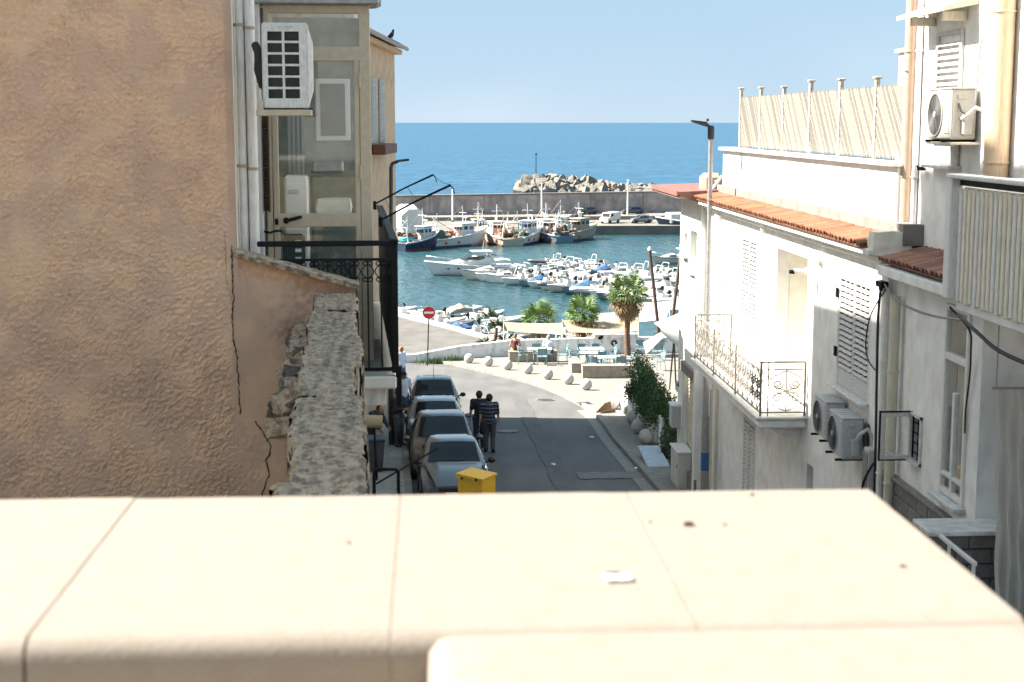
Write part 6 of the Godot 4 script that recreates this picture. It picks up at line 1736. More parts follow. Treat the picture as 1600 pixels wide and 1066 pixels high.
	for k in 3:
		var at: Vector3 = [Vector3(5.05, gy(-46.7) + 0.015, -46.7), Vector3(5.6, gy(-40.4) + 0.02, -40.4), Vector3(3.4, gy(-41.3) + 0.015, -41.3)][k]
		var lt := thing("paper_scrap", ["crumpled white paper scrap in the shade near the gutter", "small pale scrap of litter in the gutter by the ramp", "flattened scrap of paper on the shaded carriageway"][k], "litter", at, k * 1.1)
		part(lt, "scrap", MB.new().rock(Vector3(0, 0.02, 0), Vector3(0.12, 0.05, 0.09), k + 70, 0.4, 5), M.paper)


# ---------------------------------------------------------------- café terrace
func chair(label: String, at: Vector3, turn: float) -> Node3D:
	var n := thing("terrace_chair", label, "chair", at, turn, "blue-grey terrace chairs")
	var m: Material = M.teal
	part(n, "seat", MB.new().box(Vector3(0, 0.44, 0), Vector3(0.46, 0.035, 0.44), 0.012), m)
	part(n, "backrest", MB.new().sheet(8, 3, func(i: int, j: int):
		var u := -1.0 + i / 4.0
		return Vector3(0.23 * u, 0.56 + 0.1 * j, -0.24 + 0.06 * u * u - 0.025 * j), Vector3.BACK), m)
	part(n, "back_rail", MB.new().tube([Vector3(-0.24, 0.86, -0.2), Vector3(-0.1, 0.9, -0.31), Vector3(0.1, 0.9, -0.31), Vector3(0.24, 0.86, -0.2)], 0.016, 6), m)
	for sx in [-0.22, 0.22]:
		part(n, "front_leg", MB.new().tube([Vector3(sx, 0, 0.22), Vector3(sx, 0.64, 0.19)], 0.014, 6), m)
		part(n, "rear_leg", MB.new().tube([Vector3(sx, 0, -0.26), Vector3(sx, 0.45, -0.2), Vector3(sx, 0.88, -0.27)], 0.014, 6), m)
		part(n, "armrest", MB.new().tube([Vector3(sx, 0.64, 0.2), Vector3(sx * 1.12, 0.66, 0.0), Vector3(sx, 0.68, -0.24)], 0.018, 6), m)
	return n


func table(label: String, at: Vector3) -> void:
	var n := thing("terrace_table", label, "table", at, 0.0, "white-topped terrace tables")
	part(n, "table_top", MB.new().box(Vector3(0, 0.735, 0), Vector3(1.15, 0.03, 0.72), 0.01), M.table_white)
	part(n, "edge_frame", MB.new().box(Vector3(0, 0.705, 0), Vector3(1.05, 0.03, 0.62), 0.005), M.teal)
	for sx in [-0.28, 0.28]:
		part(n, "column", MB.new().tube([Vector3(sx, 0.02, 0), Vector3(sx, 0.7, 0)], 0.035, 8), M.teal)
		part(n, "foot", MB.new().box(Vector3(sx, 0.02, 0), Vector3(0.07, 0.035, 0.6), 0.01), M.teal)


func terrace() -> void:
	# low white wall that closes the terrace towards the harbour
	var w := thing("white_terrace_wall", "long low white wall between terrace and harbour", "wall", Vector3(0, -1.95, -76.0))
	var pts := [Vector3(-14, 0, 2.6), Vector3(-3.5, 0, 1.7), Vector3(-0.73, 0, 1.3), Vector3(1.52, 0, 0.3), Vector3(4.17, 0, -0.7), Vector3(8.4, 0, -1.1)]
	var hts := [0.3, 0.45, 0.55, 0.8, 0.92, 0.95]
	for i in pts.size() - 1:
		var a: Vector3 = pts[i]; var b: Vector3 = pts[i + 1]
		var nrm := (b - a).cross(Vector3.UP).normalized() * 0.14
		part(w, "section", MB.new().loft([PackedVector3Array([a - nrm - Vector3(0, 1, 0), a + nrm - Vector3(0, 1, 0), a + nrm + Vector3(0, hts[i], 0), a - nrm + Vector3(0, hts[i], 0)]), PackedVector3Array([b - nrm - Vector3(0, 1, 0), b + nrm - Vector3(0, 1, 0), b + nrm + Vector3(0, hts[i + 1], 0), b - nrm + Vector3(0, hts[i + 1], 0)])], true, true, true, false), M.low_white)
	part(w, "tall_section", MB.new().box(Vector3(9.55, 0.3, -1.2), Vector3(2.3, 1.7, 0.3), 0.02), M.low_white)
	part(w, "end_section", MB.new().box(Vector3(12.7, 0.1, -1.3), Vector3(4.0, 1.7, 0.28), 0.02), M.low_white)
	var orn := [["black oval plaque on the tall white wall", "wall_plaque", Vector3(8.75, -0.98, -76.98), 0], ["black and white life ring on the tall white wall", "life_ring", Vector3(9.45, -1.27, -77.0), 1], ["black drop-shaped ornament low on the white wall", "wall_ornament", Vector3(9.4, -1.75, -77.0), 2], ["small black knob on the white wall beside the palm", "iron_wall_stud", Vector3(10.3, -1.6, -77.02), 3]]
	var dk := Basis(Vector3.RIGHT, PI / 2)
	for o in orn:
		var n := thing(o[1], o[0], "ornament", o[2])
		match o[3]:
			0:
				part(n, "plate", MB.new().ball(Vector3.ZERO, Vector3(0.15, 0.1, 0.035), 16, 8, Basis(Vector3.BACK, 0.4)), M.iron)
				part(n, "fixing", MB.new().box(Vector3(0, 0, -0.03), Vector3(0.05, 0.05, 0.06)), M.iron)
			1:
				var ring := []
				for t in 25: ring.append(Vector3(cos(TAU * t / 24.0) * 0.115, sin(TAU * t / 24.0) * 0.115, 0.02))
				part(n, "ring", MB.new().tube(ring, 0.045, 8, false), M.iron)
				part(n, "centre", MB.new().lathe([Vector2(0.06, 0), Vector2(0.06, 0.02)], Vector3.ZERO, 16, dk), M.sign_white)
			2:
				part(n, "drop", MB.new().ball(Vector3(0.02, 0, 0), Vector3(0.07, 0.12, 0.03), 12, 8, Basis(Vector3.BACK, 0.5)), M.iron)
				part(n, "fixing", MB.new().box(Vector3(0, 0, -0.02), Vector3(0.03, 0.03, 0.05)), M.iron)
			3:
				part(n, "knob", MB.new().ball(Vector3.ZERO, Vector3(0.05, 0.05, 0.04), 10, 8), M.iron)
				part(n, "fixing", MB.new().box(Vector3(0, 0, -0.03), Vector3(0.03, 0.03, 0.05)), M.iron)
	# benches of cream stone
	var bs := [["cream stone bench under the seated woman", Vector3(5.0, gy(-73.0) + 0.11, -73.3), Vector3(2.35, 0.52, 0.5), 0.0], ["long cream stone bench in front of the tables", Vector3(7.7, gy(-64.9) + 0.11, -64.9), Vector3(2.25, 0.58, 0.5), -0.02], ["short cream stone end block beside the front tables", Vector3(6.55, gy(-67.9) + 0.11, -67.9), Vector3(0.45, 0.5, 1.4), 0.0], ["short cream stone block at the far end of the front tables", Vector3(9.0, gy(-69.4) + 0.11, -69.4), Vector3(0.5, 0.5, 1.2), 0.0]]
	for b in bs:
		var n := thing("stone_bench", b[0], "bench", b[1], b[3], "cream stone benches")
		part(n, "block", MB.new().box(Vector3(0, b[2].y / 2 - 0.03, 0), b[2], 0.02), M.bench)
		part(n, "seat_slab", MB.new().box(Vector3(0, b[2].y - 0.02, 0), Vector3(b[2].x + 0.04, 0.05, b[2].z + 0.04), 0.012), M.bench)
	var g := func(x: float, z: float): return Vector3(x, gy(z) + 0.115, z)
	table("white-topped table beside the seated woman", g.call(5.25, -72.0))
	table("rearmost white-topped table of the three behind the front bench", g.call(7.75, -71.9))
	table("middle white-topped table of the three behind the front bench", g.call(7.55, -69.6))
	table("white-topped table closest to the front bench", g.call(7.95, -67.0))
	for c in [["chair with its back to the street at the woman's table", 5.3, -71.1, PI], ["chair nearest the woman at her table", 4.45, -71.9, 1.6], ["chair drawn out beside the man in white", 6.35, -72.1, -1.5], ["chair behind the woman's table against the white wall", 5.2, -73.0, 0.1],
			["chair at the far side of the rearmost table", 7.4, -72.7, 0.0], ["second chair at the far side of the rearmost table", 8.1, -72.7, 0.0], ["chair at the left end of the rearmost table", 6.85, -71.6, 1.5], ["chair at the right end of the rearmost table", 8.65, -71.8, -1.5], ["chair at the left end of the middle table", 6.7, -69.5, 1.6], ["chair at the right end of the middle table", 8.4, -69.7, -1.5],
			["chair turned to the front bench's left end", 7.3, -66.5, 2.7], ["chair turned to the front bench's middle", 8.45, -66.4, PI], ["chair at the right end of the front table", 8.85, -67.1, -1.6], ["chair between the front and the middle table", 7.9, -68.1, 0.1],
			["broad blue-grey chair just past the palm trunk", 10.6, -75.0, 0.2], ["broad blue-grey chair under the white awning", 11.55, -75.0, -0.1], ["chair in front of the pair beside the palm", 11.2, -73.5, PI], ["chair half hidden by the hedge beside the awning", 10.4, -68.0, -1.2]]:
		chair("blue-grey terrace " + c[0], g.call(c[1], c[2]), c[3])
	# shade sails, their masts and the white awning
	var sail := func(label: String, corners: Array, m: Material, sag: float):
		var base: Vector3 = corners[0]
		var n := thing("shade_sail", label, "shade sail", base, 0.0, "fabric shade sails behind the white wall")
		for side in 2:
			var mb := MB.new()
			mb.sheet(14, 8, func(i: int, j: int):
				var u := i / 14.0; var v := j / 8.0
				var p: Vector3 = (corners[0] as Vector3).lerp(corners[1], u).lerp((corners[3] as Vector3).lerp(corners[2], u), v)
				var q := p - base + Vector3(0, -sag * 4.0 * u * (1.0 - u) - sag * 1.6 * v * (1.0 - v), 0)
				return q + Vector3(0, -0.008 * side, 0), Vector3.UP if side == 0 else Vector3.DOWN)
			if side == 0: part(n, "cloth", mb, m)
			else: part(n, "lining", mb, m)
		for k in 4:
			part(n, "corner_ring", MB.new().ball(corners[k] - base, Vector3.ONE * 0.05, 8, 6), M.galv)
			part(n, "guy_pole", MB.new().tube([corners[k] - base, Vector3(corners[k].x, -4.8, corners[k].z) - base], 0.035, 6), M.sign_white)
	sail.call("broad tan shade sail at the left of the row", [Vector3(4.1, -1.05, -84.0), Vector3(7.4, -1.2, -84.5), Vector3(7.4, -1.42, -81.6), Vector3(4.2, -1.2, -81.4)], M.canvas_tan, 0.05)
	sail.call("tan shade sail stretched between the two palm trunks", [Vector3(7.5, -1.1, -85.0), Vector3(11.9, -1.15, -85.5), Vector3(11.4, -1.4, -82.4), Vector3(7.6, -1.38, -82.0)], M.canvas_tan, 0.06)
	sail.call("white shade sail rising towards the dark masts", [Vector3(9.9, -1.35, -90.0), Vector3(14.4, -0.9, -90.0), Vector3(13.6, -1.2, -86.2), Vector3(9.8, -1.4, -86.2)], M.canvas_white, 0.12)
	sail.call("pale shade sail behind, next to the white house", [Vector3(12.6, -1.2, -94.0), Vector3(17.0, -0.9, -94.0), Vector3(17.0, -1.1, -91.0), Vector3(12.6, -1.3, -91.0)], M.canvas_white, 0.1)
	var ms := [["dark timber mast leaning left with a white cap", Vector3(12.95, -4.8, -82.0), Vector3(11.96, 3.15, -82.0)], ["dark timber mast leaning right with a white cap", Vector3(12.85, -4.8, -82.0), Vector3(13.72, 3.35, -82.0)], ["upright dark timber mast against the white house", Vector3(13.75, -4.8, -82.5), Vector3(13.8, 2.1, -82.5)]]
	for m in ms:
		var n := thing("sail_mast", m[0], "mast", m[1], 0.0, "timber masts of the shade sails")
		part(n, "pole", MB.new().tube([Vector3.ZERO, m[2] - m[1]], [0.11, 0.085], 10), M.wood_pole)
		part(n, "cap", MB.new().ball(m[2] - m[1], Vector3(0.1, 0.14, 0.1), 10, 7), M.sign_white)
	var aw := thing("white_awning", "white canvas awning bellying out beside the white house", "awning", Vector3(9.9, gy(-60.0) + 0.11, -60.0))
	for side in 2:
		part(aw, "canopy" if side == 0 else "lining", MB.new().sheet(16, 12, func(i: int, j: int):
			var u := i / 16.0; var v := j / 12.0
			var x := lerpf(-0.75, 0.55, u)
			return Vector3(x + 0.1 * sin(v * 3.0), 3.05 - 1.75 * v * (0.35 + 0.65 * u) - 0.5 * (1.0 - u) * (1.0 - v) - 0.02 * side, lerpf(-1.2, 0.5, v) + 0.25 * sin(PI * v) - 0.012 * side), Vector3(-0.5, 0.6, 0.6) * (1.0 if side == 0 else -1.0)), M.canvas_white)
	for k in 3:
		part(aw, "leg", MB.new().tube([Vector3([-0.3, -0.05, 0.25][k], 0, [0.2, 0.35, 0.1][k]), Vector3([-0.12, -0.1, 0.1][k], 1.9, 0.0)], 0.035, 6), M.wood_pole)
	part(aw, "flap", MB.new().sheet(8, 6, func(i: int, j: int): return Vector3(lerpf(-1.25, -0.4, i / 8.0), 2.3 - 0.5 * (1.0 - i / 8.0) - 0.35 * j / 6.0 * (1.0 - i / 8.0), -0.8 + 0.9 * j / 6.0), Vector3.UP), M.canvas_tan)


# ---------------------------------------------------------------- plants
func leaf(mb: MB, p: Vector3, d: Vector3, side: Vector3, w: float) -> void:
	var m := p + d * 0.5 + d.cross(side).normalized() * d.length() * 0.06
	mb.tri(p, m + side * w, p + d)
	mb.tri(p, p + d, m - side * w)


func fan_frond(sd: int, stalk: float, size: float, dry: bool) -> ArrayMesh:
	# a palm fan: stalk along +x, blades spread from its tip
	var r := RandomNumberGenerator.new(); r.seed = sd
	var mb := MB.new(); mb.use_c = true
	var tone := func() -> Color:
		return Color(0.6, 0.6, 0.6).lerp(Color(1.25, 1.2, 1.1), r.randf()) if dry else Color(0.75, 0.85, 0.7).lerp(Color(1.3, 1.25, 1.1), r.randf())
	mb.col = tone.call()
	var tip := Vector3(stalk, -0.18 * stalk, 0)
	mb.tube([Vector3.ZERO, Vector3(stalk * 0.5, 0.02, 0), tip], [0.022, 0.018, 0.014], 4)
	for k in 19:
		var a := lerpf(-1.95, 1.95, k / 18.0)
		var l := size * (0.72 + 0.28 * cos(a * 0.6)) * r.randf_range(0.88, 1.08)
		var d := Vector3(cos(a), -0.12 - 0.1 * absf(a) * r.randf(), sin(a)).normalized()
		mb.col = tone.call()
		var mid := tip + d * l * 0.6
		var end := tip + d * l + Vector3(0, -l * r.randf_range(0.12, 0.4) * (1.6 if dry else 1.0), 0)
		var side := d.cross(Vector3.UP).normalized() * size * 0.04
		mb.quad(tip, mid + side, mid + Vector3(0, 0.03, 0), tip)
		mb.tri(tip, mid + side, mid); mb.tri(tip, mid, mid - side)
		mb.tri(mid + side, end, mid); mb.tri(mid, end, mid - side)
	return mb.mesh()


func palm(label: String, at: Vector3, height: float, spread: float, n_green: int, n_dry: int, sd: int) -> void:
	var n := thing("fan_palm", label, "palm tree", at, sd * 0.7, "fan palms by the terrace wall")
	var r := RandomNumberGenerator.new(); r.seed = sd
	if height > 0.3:
		var tr := MB.new()
		var pts := []; var rad := []
		var k := 0
		var steps := int(height / 0.07)
		for i in steps + 1:
			pts.append(Vector3(0.03 * sin(i * 0.13), height * i / steps, 0.02 * cos(i * 0.2)))
			rad.append((0.155 - 0.04 * float(i) / steps) * (1.0 + (0.09 if i % 2 else -0.03)))
		part(n, "trunk", tr.tube(pts, rad, 14), M.palm_trunk)
	var green := []; var dry := []
	for v in 4:
		green.append(fan_frond(sd + v, spread * 0.45, spread * 0.62, false)); dry.append(fan_frond(sd + 40 + v, spread * 0.38, spread * 0.55, true))
	var crown := Node3D.new(); crown.name = "crown"; n.add_child(crown)
	crown.position = Vector3(0.02, height, 0)
	for i in n_green:
		var el := lerpf(1.35, -0.15, pow(i / float(n_green), 0.8)) + r.randf_range(-0.12, 0.12)
		var b := Basis(Vector3.UP, i * 2.399 + r.randf_range(-0.2, 0.2)) * Basis(Vector3.BACK, el) * Basis(Vector3.RIGHT, r.randf_range(-0.5, 0.5))
		part(crown, "frond", green[i % 4], M.palm_leaf, xf(Vector3(0, r.randf_range(-0.05, 0.12), 0), b))
	for i in n_dry:
		var el := lerpf(-0.25, -1.15, i / float(maxi(n_dry, 1))) + r.randf_range(-0.15, 0.15)
		var b := Basis(Vector3.UP, i * 2.399 + 1.0) * Basis(Vector3.BACK, el) * Basis(Vector3.RIGHT, r.randf_range(-0.5, 0.5))
		part(crown, "dry_frond", dry[i % 4], M.palm_dry, xf(Vector3(0, -0.12 - 0.3 * i / float(maxi(n_dry, 1)), 0), b))


func foliage(mb: MB, r: RandomNumberGenerator, c: Vector3, s: Vector3, count: int, l: float, a: Color, b: Color) -> void:
	for i in count:
		var d := Vector3(r.randfn(), r.randfn(), r.randfn()).normalized()
		var k := pow(r.randf(), 0.45)
		var p := c + d * s * k
		var dir := (d * 0.7 + Vector3(r.randfn(), r.randfn() + 0.3, r.randfn()) * 0.5).normalized()
		var side := dir.cross(Vector3(r.randfn(), r.randfn(), r.randfn())).normalized()
		mb.col = a.lerp(b, r.randf())
		var q := l * r.randf_range(0.7, 1.3)
		leaf(mb, p, dir * q, side, q * 0.26)


func plants() -> void:
	palm("tallest fan palm with brown skirt rising in front of the white wall", Vector3(10.05, gy(-76.3) + 0.11, -76.3), 3.2, 1.3, 18, 30, 11)
	palm("middle-height fan palm behind the white wall between tan sails", Vector3(8.6, -4.8, -84.3), 4.15, 1.2, 20, 18, 23)
	palm("low bright green fan palm above the tan sail", Vector3(6.35, -4.8, -88.0), 3.35, 1.3, 20, 3, 37)
	# spiky plant on the quay slope
	var ag := thing("yucca", "dark spiky yucca on the bank below the terrace wall", "plant", Vector3(3.9, -4.8, -93.0))
	var r := RandomNumberGenerator.new(); r.seed = 5
	part(ag, "stem", MB.new().tube([Vector3.ZERO, Vector3(0.05, 1.2, 0), Vector3(0.2, 2.2, 0)], [0.16, 0.13, 0.1], 8), M.palm_trunk)
	for h in [[0.2, 2.3, 0.0], [0.75, 1.5, 0.2], [-0.5, 1.3, 0.1], [1.05, 0.7, 0.3], [-0.2, 2.9, -0.2]]:
		var mb := MB.new(); mb.use_c = true
		for i in 46:
			var d := Vector3(r.randfn(), r.randf_range(-0.25, 1.2), r.randfn()).normalized()
			mb.col = Color(0.5, 0.5, 0.6).lerp(Color(1.0, 0.9, 0.9), r.randf())
			leaf(mb, Vector3(h[0], h[1], h[2]), d * r.randf_range(0.5, 0.85), d.cross(Vector3(r.randfn(), 0.2, r.randfn())).normalized(), 0.035)
		part(ag, "leaf_head", mb, M.leaf)
	# hedge in the white planter
	var hg := thing("planter_hedge", "dense dark green shrub filling the white planter", "shrub", Vector3(7.05, gy(-47.0) + 0.6, -47.0))
	r.seed = 9
	for k in 9:
		var z := 2.3 - k * 0.75
		part(hg, "stem", MB.new().tube([Vector3(0.1, 0, z), Vector3(0.1 + r.randf_range(-0.1, 0.1), 0.7, z + 0.05), Vector3(0.08, 1.25, z)], [0.03, 0.025, 0.012], 5), M.branch)
		var f := MB.new(); f.use_c = true
		var tall := 0.72 + 0.16 * sin(k * 1.7) + (0.25 if k == 7 else 0.0) + 0.05 * k
		for q in 5:
			var c := Vector3(r.randf_range(-0.28, 0.22), r.randf_range(0.12, tall), z + r.randf_range(-0.4, 0.4))
			foliage(f, r, c, Vector3(0.42, 0.36, 0.5), 330, 0.085, Color(0.5, 0.55, 0.6), Color(1.5, 1.5, 1.1))
		foliage(f, r, Vector3(0, tall + 0.12, z), Vector3(0.2, 0.3, 0.3), 160, 0.08, Color(0.8, 0.9, 0.7), Color(1.7, 1.7, 1.1))
		part(hg, "foliage", f, M.leaf)
	# conifers in pots
	for k in 2:
		var at: Vector3 = [Vector3(6.62, gy(-41.6) + 0.12, -41.6), Vector3(6.6, gy(-40.1) + 0.12, -40.1)][k]
		var n := thing("potted_conifer", ["slim browning conifer in pot behind the other, by planter", "browning conifer in black pot beside the ramp plate"][k], "conifer", at, 0.0, "potted conifers by the house corner")
		part(n, "pot", MB.new().lathe([Vector2(0.12, 0), Vector2(0.17, 0.3), Vector2(0.18, 0.32), Vector2(0.15, 0.32), Vector2(0.0, 0.28)], Vector3.ZERO, 14), M.pot_black)
		part(n, "trunk", MB.new().tube([Vector3(0, 0.28, 0), Vector3(0, 1.25, 0)], [0.025, 0.008], 6), M.branch)
		var f := MB.new(); f.use_c = true
		for q in 16:
			var t := q / 15.0
			foliage(f, r, Vector3(0, 0.38 + t * (1.15 - 0.1 * k), 0), Vector3(0.2, 0.1, 0.2) * (1.12 - t * 0.95), int(150 * (1.1 - t)), 0.06, Color(1.2, 0.6, 0.9), Color(2.4, 1.35, 1.6))
		part(n, "foliage", f, M.leaf)
	# weeds at the foot of the wall
	for k in 3:
		var at: Vector3 = [Vector3(0.35, gy(-73.7), -73.7), Vector3(1.15, gy(-74.2), -74.2), Vector3(-0.5, gy(-73.6), -73.6)][k]
		var n := thing("weed_tuft", ["bright green weeds round the foot of the no-entry sign", "darker weeds along the white wall's foot before the balls", "sparse weed tuft beside the sign nearest the road edge"][k], "weeds", at)
		var f := MB.new(); f.use_c = true
		for q in [260, 200, 60][k]:
			var p := Vector3(r.randfn() * 0.3, 0, r.randfn() * 0.12)
			var d := Vector3(r.randfn() * 0.3, 1.0, r.randfn() * 0.3).normalized() * r.randf_range(0.1, [0.38, 0.45, 0.25][k])
			f.col = Color(0.9, 1.0, 0.9).lerp(Color(2.2, 2.0, 1.6), r.randf())
			leaf(f, p, d, Vector3(r.randfn(), 0, r.randfn()).normalized(), 0.02)
		part(n, "blades", f, M.leaf)
		part(n, "root_clump", MB.new().rock(Vector3(0, 0.0, 0), Vector3(0.5, 0.06, 0.25), k + 3, 0.3, 4), M.earth)


# ---------------------------------------------------------------- boats; the bow is local +z
func hull(len: float, beam: float, free: float, draft: float, sheer: float, full := 0.5) -> MB:
	var rings := []
	for i in 13:
		var t := i / 12.0
		var k := pow(clampf((t - full) / (1.0 - full), 0.0, 1.0), 2.0)
		var b := beam * 0.5 * (1.0 - 0.97 * k) * (0.92 + 0.08 * minf(t * 4.0, 1.0))
		var top := free + sheer * t * t
		var z := -len / 2 + len * t
		var rake := 0.10 * len * k
		var bot := -draft * (1.0 - k)
		var q := PackedVector3Array()
		for p in [[1.0, top, 0.0], [0.985, top - 0.07, 0.0], [0.95, lerpf(bot, top, 0.55), 0.35], [0.82, lerpf(bot, top, 0.28), 0.6], [0.4, lerpf(bot, top, 0.1), 0.85], [0.0, bot, 1.0]]:
			q.append(Vector3(b * p[0], p[1], z - rake * p[2]))
		for k2 in range(4, -1, -1):
			var p: Vector3 = q[k2]
			q.append(Vector3(-p.x, p.y, p.z))
		rings.append(q)
	return MB.new().loft(rings, true, true, true, true)


func gunwale(len: float, beam: float, free: float, sheer: float, full: float, r: float, from := 0.0) -> MB:
	var pts := []
	for side in 2:
		for i in 13:
			var j := i if side == 0 else 12 - i
			var t := lerpf(from, 1.0, j / 12.0)
			var k := pow(clampf((t - full) / (1.0 - full), 0.0, 1.0), 2.0)
			var b := beam * 0.5 * (1.0 - 0.97 * k)
			if side == 1 and j == 12: continue
			pts.append(Vector3(b * (1.0 if side == 0 else -1.0), free + sheer * t * t, -len / 2 + len * t))
	return MB.new().tube(pts, r, 8)


func outboard(n: Node3D, at: Vector3, m: Material, s := 1.0) -> void:
	var e := Node3D.new(); e.name = "outboard"; n.add_child(e, true)
	e.position = at
	e.rotation.x = -0.35
	part(e, "cowl", MB.new().ball(Vector3(0, 0.38, -0.08) * s, Vector3(0.2, 0.28, 0.3) * s, 10, 7), m)
	part(e, "shaft", MB.new().tube([Vector3(0, 0.2, -0.05) * s, Vector3(0, -0.6, -0.1) * s], [0.11 * s, 0.06 * s], 7), m)
	part(e, "skeg", MB.new().box(Vector3(0, -0.66, -0.16) * s, Vector3(0.03, 0.16, 0.34) * s), m)


func arch(w: float, h: float, z: float, back: float, y0: float, r := 0.045) -> MB:
	return MB.new().tube([Vector3(-w, y0, z), Vector3(-w * 0.92, y0 + h * 0.7, z - back * 0.7), Vector3(-w * 0.7, y0 + h, z - back), Vector3(w * 0.7, y0 + h, z - back), Vector3(w * 0.92, y0 + h * 0.7, z - back * 0.7), Vector3(w, y0, z)], r, 6)


func small_boat(kind: int, label: String, group: String) -> Node3D:
	var names := ["open_motorboat", "inflatable_boat", "covered_boat", "cabin_boat", "dinghy"]
	var n := thing(names[kind], label, "boat", Vector3.ZERO, 0.0, group)
	var L0: float = [5.6, 5.8, 5.4, 6.4, 4.2][kind]; var b: float = [2.1, 2.3, 2.1, 2.4, 1.6][kind]
	match kind:
		0:
			part(n, "hull", hull(L0, b, 0.55, 0.3, 0.35), M.gel)
			part(n, "rub_rail", gunwale(L0, b, 0.55, 0.35, 0.5, 0.045), M.rib_grey)
			part(n, "cockpit_floor", MB.new().box(Vector3(0, 0.58, -0.7), Vector3(1.5, 0.05, 3.0), 0.02), M.gel_cream)
			part(n, "foredeck", MB.new().ball(Vector3(0, 0.72, 1.4), Vector3(0.7, 0.16, 1.0), 12, 6), M.gel)
			part(n, "console", MB.new().loft([PackedVector3Array([Vector3(-0.35, 0.58, -0.3), Vector3(0.35, 0.58, -0.3), Vector3(0.35, 0.58, 0.45), Vector3(-0.35, 0.58, 0.45)]), PackedVector3Array([Vector3(-0.33, 1.3, -0.2), Vector3(0.33, 1.3, -0.2), Vector3(0.33, 1.2, 0.2), Vector3(-0.33, 1.2, 0.2)])], true, true, true, false), M.gel)
			part(n, "windscreen", MB.new().box(Vector3(0, 1.42, 0.1), Vector3(0.66, 0.36, 0.02), 0.0, Basis(Vector3.RIGHT, -0.5)), M.boat_glass)
			part(n, "seat", MB.new().box(Vector3(0, 0.85, -1.0), Vector3(0.8, 0.45, 0.45), 0.08), M.tarp_white)
			part(n, "stern_bench", MB.new().box(Vector3(0, 0.78, -2.2), Vector3(1.6, 0.36, 0.5), 0.06), M.tarp_white)
			part(n, "bow_rail", MB.new().tube([Vector3(0.75, 0.75, 0.9), Vector3(0.6, 1.12, 1.5), Vector3(0.0, 1.25, 2.7), Vector3(-0.6, 1.12, 1.5), Vector3(-0.75, 0.75, 0.9)], 0.02, 5), M.chrome)
			part(n, "roll_arch", arch(0.85, 1.15, -1.2, 0.5, 0.6), M.gel)
			outboard(n, Vector3(0, 0.55, -2.95), M.outboard)
		1:
			part(n, "hull", hull(L0 * 0.94, b * 0.7, 0.4, 0.3, 0.2), M.gel)
			part(n, "tube_collar", gunwale(L0, b * 0.86, 0.48, 0.32, 0.45, 0.25), M.rib_grey)
			part(n, "floor", MB.new().box(Vector3(0, 0.44, -0.5), Vector3(1.4, 0.06, 3.6), 0.02), M.gel_cream)
			part(n, "console", MB.new().box(Vector3(0, 0.8, -0.2), Vector3(0.6, 0.75, 0.5), 0.1), M.gel)
			part(n, "windscreen", MB.new().box(Vector3(0, 1.32, 0.02), Vector3(0.56, 0.34, 0.02), 0.0, Basis(Vector3.RIGHT, -0.45)), M.boat_glass)
			part(n, "seat", MB.new().box(Vector3(0, 0.72, -1.1), Vector3(0.62, 0.5, 0.7), 0.1), M.tarp_white)
			part(n, "sun_pad", MB.new().box(Vector3(0, 0.6, 1.3), Vector3(1.1, 0.26, 1.2), 0.1), M.tarp_white)
			part(n, "roll_arch", arch(0.8, 1.2, -2.0, 0.25, 0.55, 0.05), M.gel)
			outboard(n, Vector3(0, 0.5, -2.95), M.outboard)
		2:
			part(n, "hull", hull(L0, b, 0.55, 0.3, 0.35), M.gel)
			part(n, "rub_rail", gunwale(L0, b, 0.55, 0.35, 0.5, 0.05), M.rib_dark)
			var rings := []
			for i in 9:
				var t := i / 8.0
				var z := -2.5 + 4.6 * t
				var h := 0.62 + (0.75 * sin(PI * minf(t * 1.15 + 0.05, 1.0)) + 0.1 * sin(t * 21.0)) * (1.0 - t * 0.35)
				var w := 1.02 * (1.0 - 0.85 * pow(t, 3.0))
				rings.append(PackedVector3Array([Vector3(-w, 0.52, z), Vector3(-w * 0.9, lerpf(0.6, h, 0.55), z), Vector3(-w * 0.3, h, z), Vector3(w * 0.3, h + 0.04, z), Vector3(w * 0.9, lerpf(0.6, h, 0.5), z), Vector3(w, 0.52, z)]))
			part(n, "tarpaulin", MB.new().loft(rings, true, true, true, false), M.tarp_white)
			outboard(n, Vector3(0, 0.55, -2.85), M.outboard)
		3:
			part(n, "hull", hull(L0, b, 0.75, 0.35, 0.45), M.gel)
			part(n, "rub_rail", gunwale(L0, b, 0.75, 0.45, 0.5, 0.04), M.gel_blue)
			var rings := []
			for i in 7:
				var t := i / 6.0
				var z := -0.4 + 2.7 * t
				var h := 0.8 + 0.72 * pow(1.0 - t, 0.7)
				var w := 0.86 * (1.0 - 0.8 * t * t)
				rings.append(PackedVector3Array([Vector3(-w, 0.74, z), Vector3(-w * 0.86, lerpf(0.8, h, 0.8), z), Vector3(-w * 0.5, h, z), Vector3(w * 0.5, h, z), Vector3(w * 0.86, lerpf(0.8, h, 0.8), z), Vector3(w, 0.74, z)]))
			part(n, "cabin", MB.new().loft(rings), M.gel)
			part(n, "windscreen", MB.new().box(Vector3(0, 1.68, -0.25), Vector3(1.3, 0.45, 0.03), 0.0, Basis(Vector3.RIGHT, -0.55)), M.boat_glass)
			for sg in [-1.0, 1.0]:
				part(n, "side_window", MB.new().box(Vector3(sg * 0.78, 1.2, 0.25), Vector3(0.03, 0.24, 0.9), 0.0, Basis(Vector3.UP, -sg * 0.12)), M.boat_glass)
			part(n, "cockpit_floor", MB.new().box(Vector3(0, 0.78, -1.8), Vector3(1.7, 0.05, 2.2), 0.02), M.gel_cream)
			part(n, "bench", MB.new().box(Vector3(0, 0.98, -2.7), Vector3(1.7, 0.4, 0.5), 0.06), M.tarp_white)
